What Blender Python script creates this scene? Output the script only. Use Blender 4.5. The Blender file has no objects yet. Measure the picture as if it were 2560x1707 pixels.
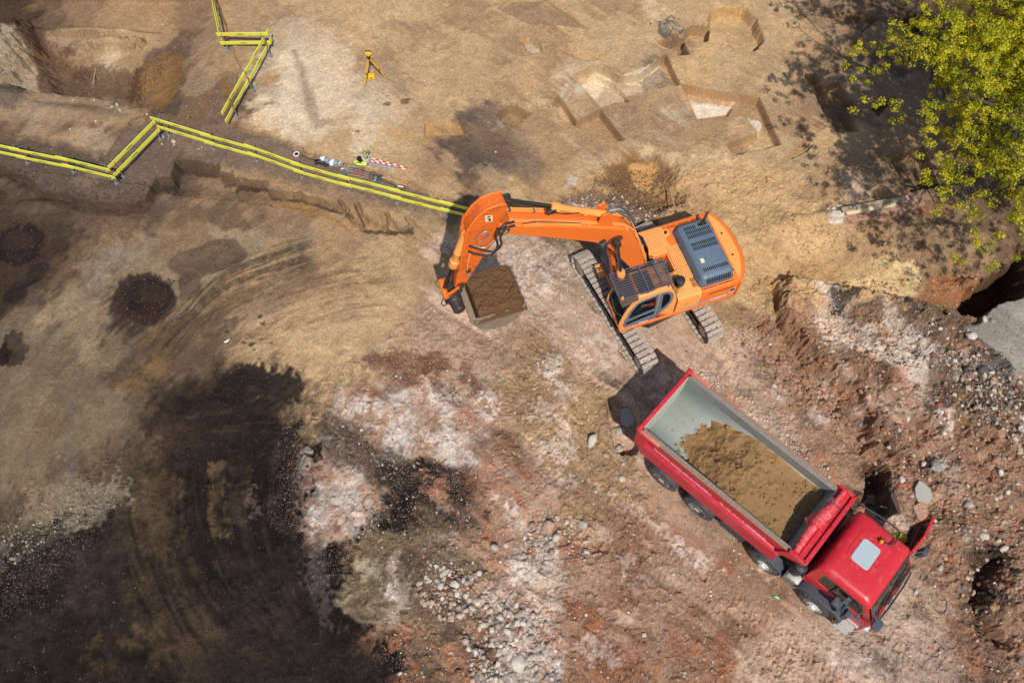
import bpy, bmesh, math, random
import numpy as np
from mathutils import Vector, Matrix
from mathutils.geometry import tessellate_polygon
R = math.radians
sc = bpy.context.scene
# ---------------------------------------------------------------- camera
CAM_H, CAM_T, CAM_F = 27.5, 0.417, 2184.0
cam = bpy.data.cameras.new('camera'); cam.sensor_width = 36.0
cam.lens = CAM_F * 36.0 / 2560.0; cam.clip_start = 0.5; cam.clip_end = 1500
co = bpy.data.objects.new('camera', cam); sc.collection.objects.link(co)
co.location = (0, 0, CAM_H); co.rotation_euler = (CAM_T, 0, 0)
sc.camera = co
# ---------------------------------------------------------------- light
SUN_EL = R(56.5); SX, SY = -0.135, 0.65          # shadow of a 1 m pole on the ground
wd = bpy.data.worlds.new('World'); sc.world = wd; wd.use_nodes = True
nt = wd.node_tree; bg = nt.nodes['Background']
sky = nt.nodes.new('ShaderNodeTexSky'); sky.sky_type = 'NISHITA'; sky.sun_disc = False
sky.sun_elevation = SUN_EL; sky.sun_rotation = math.atan2(-SX, -SY)
nt.links.new(sky.outputs[0], bg.inputs[0]); bg.inputs[1].default_value = 0.095
sl = bpy.data.lights.new('sun', 'SUN'); sl.energy = 3.7; sl.angle = R(0.55); sl.color = (1.0, 0.95, 0.87)
so = bpy.data.objects.new('sun', sl); sc.collection.objects.link(so)
so.rotation_euler = Vector((-SX, -SY, 1)).to_track_quat('Z', 'Y').to_euler(); so.location = (4, -30, 40)
sc.view_settings.view_transform = 'Standard'; sc.view_settings.look = 'None'
sc.view_settings.exposure = 0.20; sc.view_settings.gamma = 1.0
C = sc.collection

# ---------------------------------------------------------------- survey: photo point -> ground point
_F = np.array([0, math.sin(CAM_T), -math.cos(CAM_T)]); _U = np.array([0, math.cos(CAM_T), math.sin(CAM_T)])
def at(u, v, z=0.0):
    d = _F * CAM_F + np.array([u - 1280.0, 0, 0]) - (v - 853.5) * _U
    p = np.array([0, 0, CAM_H]) + d * ((CAM_H - z) / -d[2])
    return float(p[0]), float(p[1])
def survey(x, y):
    d = y * _F[1] - CAM_H * _F[2]
    return 1280 + CAM_F * x / d, 853.5 - CAM_F * (y * _U[1] - CAM_H * _U[2]) / d

# ---------------------------------------------------------------- helpers
def lin(c):
    return tuple((x / 255 / 12.92) if x / 255 <= .04045 else ((x / 255 + .055) / 1.055) ** 2.4 for x in c)
GAIN = 1.20     # sunlit level ground: picture value / albedo
def alb(c): return tuple(min(.9, v / GAIN) for v in lin(c))
MATS = {}
def mat(name, rgb, rough=.6, metal=0.0, dirt=0.0, dcol=(.33, .26, .19), dscale=3.0, var=.08, bump=0.0, bscale=40.0, coat=0.0, spec=.5, holes=None, streak=None):
    if name in MATS: return MATS[name]
    m = bpy.data.materials.new(name); m.use_nodes = True; n = m.node_tree.nodes; L = m.node_tree.links
    b = n['Principled BSDF']; b.inputs['Roughness'].default_value = rough; b.inputs['Metallic'].default_value = metal
    b.inputs['Coat Weight'].default_value = coat; b.inputs['Specular IOR Level'].default_value = spec
    tc = n.new('ShaderNodeTexCoord')
    no = n.new('ShaderNodeTexNoise'); no.inputs['Scale'].default_value = dscale; no.inputs['Detail'].default_value = 8; no.inputs['Roughness'].default_value = .65
    L.new(tc.outputs['Object'], no.inputs['Vector'])
    if streak:
        mp = n.new('ShaderNodeMapping'); mp.inputs['Scale'].default_value = streak
        L.new(tc.outputs['Object'], mp.inputs['Vector']); L.new(mp.outputs[0], no.inputs['Vector'])
    hs = n.new('ShaderNodeMixRGB'); hs.blend_type = 'MIX'
    hs.inputs[1].default_value = (*[c * (1 - var) for c in rgb], 1); hs.inputs[2].default_value = (*[min(1, c * (1 + var)) for c in rgb], 1)
    L.new(no.outputs['Fac'], hs.inputs[0]); out = hs.outputs[0]
    if dirt > 0:
        n2 = n.new('ShaderNodeTexNoise'); n2.inputs['Scale'].default_value = dscale * 2.3; n2.inputs['Detail'].default_value = 10; n2.inputs['Roughness'].default_value = .72
        L.new(tc.outputs['Object'], n2.inputs['Vector'])
        if streak: L.new(mp.outputs[0], n2.inputs['Vector'])
        rp = n.new('ShaderNodeMapRange'); rp.inputs[1].default_value = .62 - .3 * dirt; rp.inputs[2].default_value = .80 - .18 * dirt
        rp.inputs[4].default_value = min(1, .35 + dirt); L.new(n2.outputs['Fac'], rp.inputs[0])
        mx = n.new('ShaderNodeMixRGB'); mx.inputs[2].default_value = (*dcol, 1)
        L.new(rp.outputs[0], mx.inputs[0]); L.new(out, mx.inputs[1]); out = mx.outputs[0]
        r2 = n.new('ShaderNodeMapRange'); r2.inputs[3].default_value = rough; r2.inputs[4].default_value = .9
        L.new(rp.outputs[0], r2.inputs[0]); L.new(r2.outputs[0], b.inputs['Roughness'])
    if holes:      # punched sheet: pitch, radius
        sp = n.new('ShaderNodeVectorMath'); sp.operation = 'SCALE'; sp.inputs['Scale'].default_value = 1 / holes[0]; L.new(tc.outputs['Object'], sp.inputs[0])
        fr = n.new('ShaderNodeVectorMath'); fr.operation = 'FRACTION'; L.new(sp.outputs[0], fr.inputs[0])
        sb = n.new('ShaderNodeVectorMath'); sb.operation = 'SUBTRACT'; sb.inputs[1].default_value = (.5, .5, .5); L.new(fr.outputs[0], sb.inputs[0])
        ml = n.new('ShaderNodeVectorMath'); ml.operation = 'MULTIPLY'; ml.inputs[1].default_value = (1, 1, 0); L.new(sb.outputs[0], ml.inputs[0])
        ln = n.new('ShaderNodeVectorMath'); ln.operation = 'LENGTH'; L.new(ml.outputs[0], ln.inputs[0])
        lt = n.new('ShaderNodeMath'); lt.operation = 'LESS_THAN'; lt.inputs[1].default_value = holes[1] / holes[0]; L.new(ln.outputs['Value'], lt.inputs[0])
        mh = n.new('ShaderNodeMixRGB'); mh.inputs[2].default_value = (*holes[2], 1); L.new(lt.outputs[0], mh.inputs[0]); L.new(out, mh.inputs[1]); out = mh.outputs[0]
    L.new(out, b.inputs['Base Color'])
    if bump > 0:
        nb = n.new('ShaderNodeTexNoise'); nb.inputs['Scale'].default_value = bscale; nb.inputs['Detail'].default_value = 6
        L.new(tc.outputs['Object'], nb.inputs['Vector'])
        bp = n.new('ShaderNodeBump'); bp.inputs['Strength'].default_value = bump; bp.inputs['Distance'].default_value = .02
        L.new(nb.outputs['Fac'], bp.inputs['Height']); L.new(bp.outputs[0], b.inputs['Normal'])
    MATS[name] = m; return m
def glass(name, rgb, alpha_like=.6):
    if name in MATS: return MATS[name]
    m = bpy.data.materials.new(name); m.use_nodes = True; n = m.node_tree.nodes; L = m.node_tree.links
    b = n['Principled BSDF']; b.inputs['Base Color'].default_value = (*rgb, 1); b.inputs['Roughness'].default_value = .05
    t = n.new('ShaderNodeBsdfTransparent'); t.inputs[0].default_value = (.8, .86, .84, 1)
    x = n.new('ShaderNodeMixShader'); x.inputs[0].default_value = 1 - alpha_like
    L.new(t.outputs[0], x.inputs[2]); L.new(b.outputs[0], x.inputs[1]); L.new(x.outputs[0], n['Material Output'].inputs[0])
    MATS[name] = m; return m

def tag(o, label=None, cat=None, group=None, kind=None):
    if label: o['label'] = label
    if cat: o['category'] = cat
    if group: o['group'] = group
    if kind: o['kind'] = kind
    return o
def empty(name, loc, rz=0.0, label=None, cat=None, group=None):
    o = bpy.data.objects.new(name, None); C.objects.link(o); o.location = loc; o.rotation_euler = (0, 0, rz)
    o.empty_display_size = .3
    return tag(o, label, cat, group)
def frame(d, up=(0, 0, 1)):
    d = Vector(d).normalized(); u = Vector(up)
    if abs(d.dot(u)) > .98: u = Vector((1, 0, 0))
    s = u.cross(d).normalized(); t = d.cross(s); return d, s, t
class MB:
    def __init__(s): s.v = []; s.f = []
    def add(s, vs, fs):
        k = len(s.v); s.v += [tuple(p) for p in vs]; s.f += [tuple(i + k for i in f) for f in fs]; return s
    def hexa(s, p):      # 8 points: bottom 4 ccw, top 4
        return s.add(p, [(3, 2, 1, 0), (4, 5, 6, 7), (0, 1, 5, 4), (1, 2, 6, 5), (2, 3, 7, 6), (3, 0, 4, 7)])
    def box(s, x0, x1, y0, y1, z0, z1):
        return s.hexa([(x0, y0, z0), (x1, y0, z0), (x1, y1, z0), (x0, y1, z0), (x0, y0, z1), (x1, y0, z1), (x1, y1, z1), (x0, y1, z1)])
    def bar(s, a, b, w, h, up=(0, 0, 1)):
        a = Vector(a); b = Vector(b); d, q, t = frame(b - a, up); q = q * w / 2; t = t * h / 2
        return s.hexa([a - q - t, b - q - t, b + q - t, a + q - t, a - q + t, b - q + t, b + q + t, a + q + t])
    def loft(s, rings, cap=True):
        n = len(rings[0]); vs = [p for r in rings for p in r]; fs = []
        for i in range(len(rings) - 1):
            for j in range(n):
                k = (j + 1) % n; fs.append((i * n + j, i * n + k, (i + 1) * n + k, (i + 1) * n + j))
        if cap: fs += [tuple(reversed(range(n))), tuple(range((len(rings) - 1) * n, len(rings) * n))]
        return s.add(vs, fs)
    def cyl(s, a, b, r0, r1=None, n=16, cap=True):
        r1 = r0 if r1 is None else r1; a = Vector(a); b = Vector(b); d, q, t = frame(b - a)
        ring = lambda c, r: [c + q * (r * math.cos(2 * math.pi * i / n)) + t * (r * math.sin(2 * math.pi * i / n)) for i in range(n)]
        return s.loft([ring(a, r0), ring(b, r1)], cap)
    def lathe(s, a, b, prof, n=20):      # prof: (t along a->b in metres, radius)
        a = Vector(a); d, q, t = frame(Vector(b) - a)
        return s.loft([[a + d * h + q * (r * math.cos(2 * math.pi * i / n)) + t * (r * math.sin(2 * math.pi * i / n)) for i in range(n)] for h, r in prof])
    def tube(s, pts, r, n=8):
        pts = [Vector(p) for p in pts]; rings = []; q0 = None
        for i, p in enumerate(pts):
            d = (pts[min(i + 1, len(pts) - 1)] - pts[max(i - 1, 0)]).normalized()
            if q0 is None: _, q, t = frame(d)
            else: q = (q0 - d * q0.dot(d)).normalized(); t = d.cross(q)
            q0 = q; rr = r[i] if isinstance(r, (list, tuple)) else r
            rings.append([p + q * (rr * math.cos(2 * math.pi * j / n)) + t * (rr * math.sin(2 * math.pi * j / n)) for j in range(n)])
        return s.loft(rings)
    def hose(s, ctrl, r, n=8, k=6): return s.tube(spline(ctrl, k), r, n)
    def prism(s, pts, f, lo, hi):       # f(a, b, h) -> point
        n = len(pts); return s.loft([[f(a, b, lo) for a, b in pts], [f(a, b, hi) for a, b in pts]])
    def plate(s, outer, holes, f, lo, hi):
        loops = [[Vector((a, b, 0)) for a, b in outer]] + [[Vector((a, b, 0)) for a, b in h] for h in holes]
        tri = tessellate_polygon(loops); flat = [p for l in loops for p in l]; n = len(flat)
        vs = [f(p.x, p.y, lo) for p in flat] + [f(p.x, p.y, hi) for p in flat]
        fs = [tuple(reversed(t)) for t in tri] + [tuple(i + n for i in t) for t in tri]; k = 0
        for l in loops:
            m = len(l); fs += [(k + i, k + (i + 1) % m, n + k + (i + 1) % m, n + k + i) for i in range(m)]; k += m
        return s.add(vs, fs)
    def ball(s, c, r, n=12, m=8, sq=(1, 1, 1)):
        c = Vector(c); rings = []
        for i in range(m + 1):
            th = math.pi * i / m; rr = max(.002, math.sin(th)) * r
            rings.append([c + Vector((rr * math.cos(2 * math.pi * j / n) * sq[0], rr * math.sin(2 * math.pi * j / n) * sq[1], -r * math.cos(th) * sq[2])) for j in range(n)])
        return s.loft(rings)
    def build(s, name, m, parent=None, bevel=0.0, smooth=True, seg=2, ang=38, **kw):
        me = bpy.data.meshes.new(name); me.from_pydata(s.v, [], s.f); me.validate()
        bm = bmesh.new(); bm.from_mesh(me); bmesh.ops.recalc_face_normals(bm, faces=bm.faces); bm.to_mesh(me); bm.free()
        if smooth:
            me.shade_smooth(); me.set_sharp_from_angle(angle=R(ang))
        me.materials.append(m); o = bpy.data.objects.new(name, me); C.objects.link(o)
        if parent is not None: o.parent = parent
        if bevel > 0:
            b = o.modifiers.new('bevel', 'BEVEL'); b.width = bevel; b.segments = seg; b.limit_method = 'ANGLE'; b.angle_limit = R(35); b.harden_normals = False
        return tag(o, **kw)
def spline(c, k=6):
    c = [Vector(p) for p in c]; c = [c[0] * 2 - c[1]] + c + [c[-1] * 2 - c[-2]]; out = []
    for i in range(1, len(c) - 2):
        for j in range(k):
            t = j / k; a, b, d, e = c[i - 1], c[i], c[i + 1], c[i + 2]
            out.append(.5 * ((2 * b) + (d - a) * t + (2 * a - 5 * b + 4 * d - e) * t * t + (3 * b - a - 3 * d + e) * t ** 3))
    out.append(c[-2]); return out
XZ = lambda a, b, h: (a, h, b)      # side profile (x, z) extruded along y
XY = lambda a, b, h: (a, b, h)
YZ = lambda a, b, h: (h, a, b)
def rrect(x0, x1, y0, y1, r, n=4):
    o = []
    for cx, cy, a0 in ((x1 - r, y1 - r, 0), (x0 + r, y1 - r, 90), (x0 + r, y0 + r, 180), (x1 - r, y0 + r, 270)):
        o += [(cx + r * math.cos(R(a0 + 90 * i / n)), cy + r * math.sin(R(a0 + 90 * i / n))) for i in range(n + 1)]
    return o
def text(name, s, size, origin, dx, dy, m, parent, bold=0.0, th=.003):
    cu = bpy.data.curves.new(name, 'FONT'); cu.body = s; cu.size = size; cu.extrude = th; cu.offset = bold * size
    cu.resolution_u = 2; t = bpy.data.objects.new(name, cu); C.objects.link(t)
    bpy.context.view_layer.update(); me = bpy.data.meshes.new_from_object(t); C.objects.unlink(t); bpy.data.objects.remove(t)
    dx = Vector(dx).normalized(); dy = Vector(dy).normalized(); dz = dx.cross(dy); o = Vector(origin)
    for v in me.vertices: v.co = o + dx * v.co.x + dy * v.co.y + dz * v.co.z
    me.materials.clear(); me.materials.append(m); me.name = name
    ob = bpy.data.objects.new(name, me); C.objects.link(ob); ob.parent = parent; return ob

# ---------------------------------------------------------------- noise on arrays
_lat = {}
def vn(x, y, s, seed):
    if seed not in _lat: _lat[seed] = np.random.RandomState(seed).rand(256, 256).astype(np.float32)
    l = _lat[seed]; x = x / s + seed * 7.3; y = y / s + seed * 3.1
    xi = np.floor(x).astype(np.int32); yi = np.floor(y).astype(np.int32); fx = x - xi; fy = y - yi
    fx = fx * fx * (3 - 2 * fx); fy = fy * fy * (3 - 2 * fy); x0 = xi & 255; x1 = (xi + 1) & 255; y0 = yi & 255; y1 = (yi + 1) & 255
    return (l[x0, y0] * (1 - fx) + l[x1, y0] * fx) * (1 - fy) + (l[x0, y1] * (1 - fx) + l[x1, y1] * fx) * fy
def fbm(x, y, s, o=4, seed=1, g=.55):      # -1 .. 1
    a = 1.0; t = 0; w = 0
    for i in range(o):
        t = t + a * (vn(x, y, s, seed + i) * 2 - 1); w += a; a *= g; s *= .5
    return t / w
def ss(t): t = np.clip(t, 0, 1); return t * t * (3 - 2 * t)
# ================================================================ TERRAIN
gx = np.concatenate([-23 - np.geomspace(170, .2, 26), np.arange(-23, 23.001, .035), 23 + np.geomspace(.2, 170, 26)])
gy = np.concatenate([-.6 - np.geomspace(120, .2, 24), np.arange(-.6, 29.001, .035), 29 + np.geomspace(.2, 200, 26)])
NX, NY = len(gx), len(gy)
X, Y = [a.astype(np.float32) for a in np.meshgrid(gx, gy, indexing='ij')]
U, V = survey(np.clip(X, -30, 30), np.clip(Y, -4, 34))
W1 = fbm(X, Y, 1.6, 4, 11); W2 = fbm(X, Y, 1.6, 4, 31); W3 = fbm(X, Y, .35, 4, 51); W4 = fbm(X, Y, .12, 3, 61)
Z = np.zeros_like(X)
# drag direction of the machines: arcs round a turning point on the left, straight pulls on the right
_tx, _ty = at(1180, 1480); _rr = np.hypot(X - _tx, Y - _ty); _aa = np.arctan2(Y - _ty, X - _tx)
_c, _s = math.cos(R(-38)), math.sin(R(-38))
def arcs(s, seed, o=4): return fbm(_rr + .35 * W1 + 40, _aa * 1.1 + 9 + .05 * W2, s, 1, seed) if o == 1 else sum(a_ * (vn((_rr + .3 * W1 + 40) / k_, _aa * 5.0 / max(1, k_ ** .5) + 9, s, seed + i) * 2 - 1) for i, (k_, a_) in enumerate(((4, .30), (2, .28), (1, .25), (.5, .17))))
def pulls(s, seed): return sum(a_ * (vn((-X * _s + Y * _c + .15 * W2) / k_ + 30, (X * _c + Y * _s) / (9 * k_ ** .4) + 30, s, seed + i) * 2 - 1) for i, (k_, a_) in enumerate(((4, .28), (2, .27), (1, .25), (.5, .2))))
_side = ss((U - 800 - (V - 900) * .15) / 260); ST = (arcs(.16, 501) * (1 - _side) + pulls(.13, 521) * _side).astype(np.float32) * 1.7
def window(poly, pad):
    xs = [p[0] for p in poly]; ys = [p[1] for p in poly]
    i0, i1 = np.searchsorted(gx, [min(xs) - pad, max(xs) + pad]); j0, j1 = np.searchsorted(gy, [min(ys) - pad, max(ys) + pad])
    return slice(max(i0 - 1, 0), i1 + 1), slice(max(j0 - 1, 0), j1 + 1)
def sdf(poly, w):        # signed distance in metres, inside positive
    x = X[w]; y = Y[w]; d = np.full(x.shape, 1e9, np.float32); ins = np.zeros(x.shape, bool); n = len(poly)
    for i in range(n):
        ax, ay = poly[i]; bx, by = poly[(i + 1) % n]; ex, ey = bx - ax, by - ay
        t = np.clip(((x - ax) * ex + (y - ay) * ey) / (ex * ex + ey * ey + 1e-9), 0, 1)
        d = np.minimum(d, (x - ax - t * ex) ** 2 + (y - ay - t * ey) ** 2)
        if abs(ey) > 1e-9: ins ^= ((ay > y) != (by > y)) & (x < ex * (y - ay) / ey + ax)
    d = np.sqrt(d); return np.where(ins, d, -d)
def G2(pts, k=1.0, ox=0, oy=0, z=0.0): return [at(ox + p[0] / k, oy + p[1] / k, z) for p in pts]
def dig(pts, depth, w=.10, rough=.05, fade=None, k=1.0, ox=0, oy=0, wob=.0):
    poly = G2(pts, k, ox, oy); win = window(poly, .8 + w * 2 + rough * 3); s = sdf(poly, win)
    m = ss((s + W3[win] * rough + W1[win] * wob) / w + .5)
    if fade is not None: m = m * fade(U[win], V[win])
    Z[win] -= depth * m
def hump(u, v, ru, rv, h, ang=0, p=1.0, rough=.15):
    x, y = at(u, v); sc_ = 1 / 72.0; ru *= sc_; rv *= sc_; r = max(ru, rv) * 1.6
    win = window([(x - r, y - r), (x + r, y + r)], 0); c, s = math.cos(R(ang)), math.sin(R(ang))
    dx = X[win] - x; dy = Y[win] - y; q = np.sqrt(((dx * c + dy * s) / ru) ** 2 + ((-dx * s + dy * c) / rv) ** 2) + W3[win] * rough
    Z[win] += h * ss(1 - np.maximum(q, 0) ** p)
Zo3 = (2.306, 1040, 0); Zr = (1.913, 1860, 0); Zl = (2.613, 0, 0); Zm = (1.83, 700, 850); Zb = (1.47, 1760, 640); Zt = (3.41, 700, 100)
def dg(pts, depth, zf, **a): dig(pts, depth, k=zf[0], ox=zf[1], oy=zf[2], **a)

# gentle relief of the whole site
Z += .10 * W1 + .05 * W2
# lower working floor south of the trench edge (left half)
low = [(-500, 395), (0, 412), (38, 432), (72, 446), (104, 482), (160, 486), (198, 500), (290, 508), (343, 507), (368, 497), (388, 440), (425, 442), (437, 393), (540, 405),
       (545, 428), (579, 424), (580, 442), (664, 448), (668, 470), (748, 476), (800, 492), (866, 520), (846, 492), (873, 548), (905, 560), (888, 502), (932, 552), (965, 565), (963, 522),
       (993, 562), (1030, 560), (1006, 528), (1040, 555), (1090, 590), (1130, 640), (1140, 700), (1110, 2100), (-700, 2100)]
dig(low, .40, w=.13, rough=.15, fade=lambda u, v: (1 - .45 * ss((u - 650) / 450)) * (1 - .75 * ss((v - 620) / 420)) * (1 - ss((u - 740) / 320) * ss((v - 560) / 110)))
dig([(433, 395), (541, 407), (545, 430), (579, 426), (582, 450), (600, 520), (500, 540), (420, 500)], .25, w=.08, rough=.05, fade=lambda u, v: 1 - ss((v - 440) / 50))
# upper-left excavation: sharp crest on the south, long ramp on the east
dig([(-260, -60), (-260, 150), (20, 205), (60, 222), (95, 226), (160, 235), (250, 243), (330, 266), (400, 275), (450, 282), (540, 300), (562, 292), (600, 170), (560, 60), (520, -60)], 1.35,
    w=.16, rough=.12, fade=lambda u, v: ss((590 - u + (150 - v) * .5) / 260) * .85 + .15)
dig([(60, 45), (110, 100), (150, 118), (260, 130), (330, 150), (300, 220), (100, 205)], .5, w=.9, rough=.4)
hump(250, 58, 150, 34, .55, 4, 1.2, .5); hump(200, 30, 260, 26, .5, 0); hump(340, 150, 24, 110, .35, -28, 1.2, .4); hump(-10, 90, 90, 170, 1.1, -6, 1.2, .35); hump(0, 250, 120, 60, .5)
hump(180, 285, 190, 40, .28, -8); hump(90, 500, 90, 30, .2)
# crest line between the terrace and the dark bench (north edge of the fence bench is 15 cm lower)
dig([(-300, 318), (0, 330), (120, 352), (265, 385), (330, 300), (400, 276), (545, 300), (640, 330), (705, 352), (790, 388), (960, 430), (1120, 492), (1180, 520), (1180, 640), (1060, 600), (860, 520), (0, 420), (-300, 400)], .14, w=.07, rough=.12)
# archaeological cuttings
dg([(910, 430), (1040, 375), (1180, 440), (1290, 430), (1440, 315), (1520, 487), (1062, 617)], .42, Zo3, w=.08, rough=.02)
dg([(935, 450), (1040, 400), (1130, 440), (1210, 520), (1215, 575), (1060, 612)], .22, Zo3, w=.14, rough=.14)
dg([(820, 545), (925, 705), (1062, 632), (1200, 800), (1150, 812), (1040, 775), (925, 728), (850, 690), (785, 600)], .45, Zo3, w=.08, rough=.02,
   fade=lambda u, v: np.maximum(ss((u - 1385 + (310 - v) * .3) / 30), .8))
dg([(1532, 487), (1830, 545), (1975, 570), (2100, 830), (2010, 855), (1830, 897), (1790, 832), (1975, 770), (1900, 670), (1780, 672), (1620, 688)], .45, Zo3, w=.08, rough=.02)
dg([(1830, 600), (1960, 575), (2040, 760), (1900, 668), (1785, 670)], -.15, Zo3, w=.10, rough=.04)
dg([(1705, 65), (1800, 45), (1890, 45), (1960, 110), (2000, 230), (1950, 290), (1850, 305), (1810, 240), (1780, 180), (1692, 160)], .5, Zo3, w=.22, rough=.1)
dg([(1550, 175), (1600, 145), (1692, 155), (1680, 235), (1640, 232), (1560, 248)], .55, Zo3, w=.08, rough=.02)
dg([(1508, 275), (1545, 252), (1575, 308), (1516, 316)], .8, Zo3, w=.08, rough=.02)
dg([(1395, 235), (1555, 215), (1540, 265), (1490, 285), (1420, 262)], .5, Zo3, w=.10, rough=.03)
hump(1677, 73, 36, 30, .22, 0, 1.6, .3); dg([(470, 660), (540, 610), (600, 622), (662, 652), (600, 702), (540, 742), (490, 690)], .5, Zo3, w=.10, rough=.04)
dg([(50, 703), (250, 700), (285, 778), (50, 785)], .13, Zo3, w=.08, rough=.02); dg([(615, 240), (655, 218), (705, 240), (728, 285), (690, 312), (640, 290)], .14, Zo3, w=.1, rough=.08)
dg([(475, 42), (500, 8), (560, -20), (720, -20), (972, 150), (1000, 165), (880, 150), (720, 135), (676, 150)], .18, Zo3, w=.08, rough=.02)
dg([(725, 130), (790, 150), (890, 215), (790, 200)], .14, Zo3, w=.10, rough=.03); dg([(865, 245), (1052, 342), (980, 350), (840, 290)], .12, Zo3, w=.15, rough=.04)
# slots beneath the tree
dg([(290, 360), (340, 355), (375, 425), (445, 395), (520, 500), (478, 528), (545, 625), (450, 632), (400, 560), (365, 490)], .5, Zr, w=.10, rough=.05)
dg([(600, 515), (720, 470), (640, 552)], .4, Zr, w=.10); dg([(690, 750), (850, 705), (932, 880), (800, 915)], .6, Zr, w=.10, rough=.06)
dg([(410, 268), (565, 165), (645, 250), (600, 330), (470, 330)], .16, Zr, w=.10); dg([(430, 75), (560, 160), (640, 90), (560, 60)], .3, Zr, w=.1); dg([(240, 40), (560, 62), (560, 110), (250, 60)], .1, Zr, w=.10)
dg([(780, 60), (1100, -40), (1339, -60), (1339, 230), (1000, 220), (860, 180)], .9, Zr, w=1.2, rough=.5); dg([(200, 745), (330, 690), (300, 720), (232, 752)], .2, Zr, w=.10)
# sandy hollow, its south lip and the deep shaded hole at its east end
dg([(-60, 1240), (130, 1180), (380, 1080), (700, 1060), (1000, 1100), (1339, 1150), (1339, 1440), (1260, 1460), (1190, 1515), (1100, 1515), (1010, 1480), (900, 1455), (760, 1438), (640, 1412), (500, 1388), (350, 1360), (180, 1326), (75, 1340), (0, 1400)], .55, Zr, w=.30, rough=.3,
   fade=lambda u, v: ss((v - 560) / 120) * ss((u - 1830) / 160))
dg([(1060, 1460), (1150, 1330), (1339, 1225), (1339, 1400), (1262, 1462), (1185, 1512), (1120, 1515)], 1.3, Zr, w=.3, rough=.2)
hump(2440, 700, 90, 32, .35, 0, 1, .5); hump(2090, 540, 170, 22, .28, 8, 1.2, .3); hump(1960, 560, 70, 60, .3); hump(2350, 570, 130, 20, .2)
dg([(95, 1330), (150, 1322), (165, 1420), (190, 1568), (165, 1568), (140, 1420)], .3, Zr, w=.12, rough=.12)
# bank in the rubble right of the digger
dg([(245, 72), (290, 95), (275, 190), (330, 290), (400, 385), (480, 450), (560, 500), (600, 600), (640, 720), (700, 740), (760, 600), (900, 640), (1100, 700), (1500, 800), (1500, 120), (1170, 130), (1000, 212), (880, 185), (750, 162), (600, 130), (450, 108), (350, 85)], -.38, Zb, w=.40, rough=.6)
dg([(262, 75), (285, 90), (278, 190), (330, 290), (400, 380), (480, 450), (540, 520), (500, 560), (380, 470), (300, 330), (255, 190)], .40, Zb, w=.35, rough=.3)
dg([(600, 760), (650, 740), (680, 830), (660, 870), (690, 930), (650, 960), (590, 900)], .9, Zb, w=.22, rough=.2); hump(2260, 940, 120, 60, .25)
dg([(1080, 1110), (1060, 1150), (1040, 1220), (1010, 1290), (1060, 1350), (1120, 1420), (1090, 1420), (1020, 1360), (975, 1270), (1000, 1170), (1050, 1105)], .6, Zb, w=.3, rough=.25); hump(2540, 1500, 70, 130, .5, 0, 1.2, .3)
hump(2400, 1330, 90, 60, .25, 20, 1, .5)
# crater above the digger and the holes behind the tipper
dg([(1090, 1000), (1130, 940), (1220, 900), (1380, 888), (1470, 940), (1480, 1050), (1520, 1150), (1400, 1200), (1200, 1150)], .6, Zo3, w=.9, rough=.2)
hump(1540, 530, 120, 28, .2); dig([(1518, 1000), (1550, 990), (1580, 1020), (1606, 1090), (1590, 1130), (1550, 1128), (1528, 1080)], .5, w=.16, rough=.18)
dig([(1430, 930), (1460, 900), (1500, 930), (1510, 1000), (1490, 1090), (1460, 1130), (1440, 1050), (1425, 980)], .16, w=.5, rough=.3); hump(1410, 1000, 26, 120, .14, 10)
for u, v, a, b, h, g in [(35, 600, 62, 45, -.18, 0), (60, 690, 50, 18, -.15, 35), (360, 735, 76, 60, -.22, 12), (20, 870, 32, 38, -.14, 0), (470, 640, 90, 34, -.08, 18), (1280, 1080, 20, 70, -.12, 20),
                         (620, 1000, 150, 90, .12, 0), (900, 1560, 130, 70, .1, 0), (880, 1440, 60, 90, -.12, 0), (330, 930, 200, 60, .1, 40), (1190, 320, 120, 70, .05, -25)]: hump(u, v, a, b, h, g)

# roughness masks
def pmask(pts, w, rough=.5, k=1.0, ox=0, oy=0):
    m = np.zeros_like(X); poly = G2(pts, k, ox, oy); win = window(poly, 2.5); m[win] = ss((sdf(poly, win) + W1[win] * rough) / w + .5); return m
RUB = pmask([(1060, 760), (1150, 830), (1230, 700), (1290, 600), (1440, 560), (1500, 640), (1700, 860), (1860, 720), (1960, 690), (2150, 735), (2400, 790), (2900, 800), (2900, 2000), (1030, 2000), (960, 1560), (800, 1480), (690, 1280), (690, 1060), (760, 960), (940, 880)], 1.0, .8)
RUB = np.maximum(RUB, .8 * pmask([(0, 1260), (180, 1200), (300, 1130), (300, 1250), (200, 1400), (120, 1500), (0, 1560), (-100, 1400)], .8, .6))
COARSE = np.maximum(pmask([(1900, 700), (2500, 780), (2900, 900), (2900, 1900), (2480, 1750), (2350, 1420), (2150, 1180), (1950, 900)], 1.0, .8), .8 * pmask([(1100, 1480), (1280, 1380), (1500, 1290), (1560, 1380), (1380, 1480), (1420, 1750), (1160, 1750)], .7, .5))
COARSE = np.maximum(COARSE, .7 * pmask([(1480, 470), (1560, 400), (1680, 440), (1740, 540), (1560, 560)], .8, .4))
DARK = pmask([(520, 930), (620, 905), (700, 915), (755, 960), (745, 1040), (700, 1130), (715, 1260), (760, 1380), (860, 1480), (1000, 1560), (1000, 2000), (-300, 2000), (-300, 1520), (60, 1380), (290, 1250), (330, 1150), (430, 1010)], .5, .5)
SANDR = pmask([(1560, 470), (1760, 400), (1950, 400), (2060, 520), (2330, 600), (2300, 700), (2160, 690), (1960, 660), (1840, 700), (1760, 640), (1700, 520)], 1.2, .8)
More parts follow.
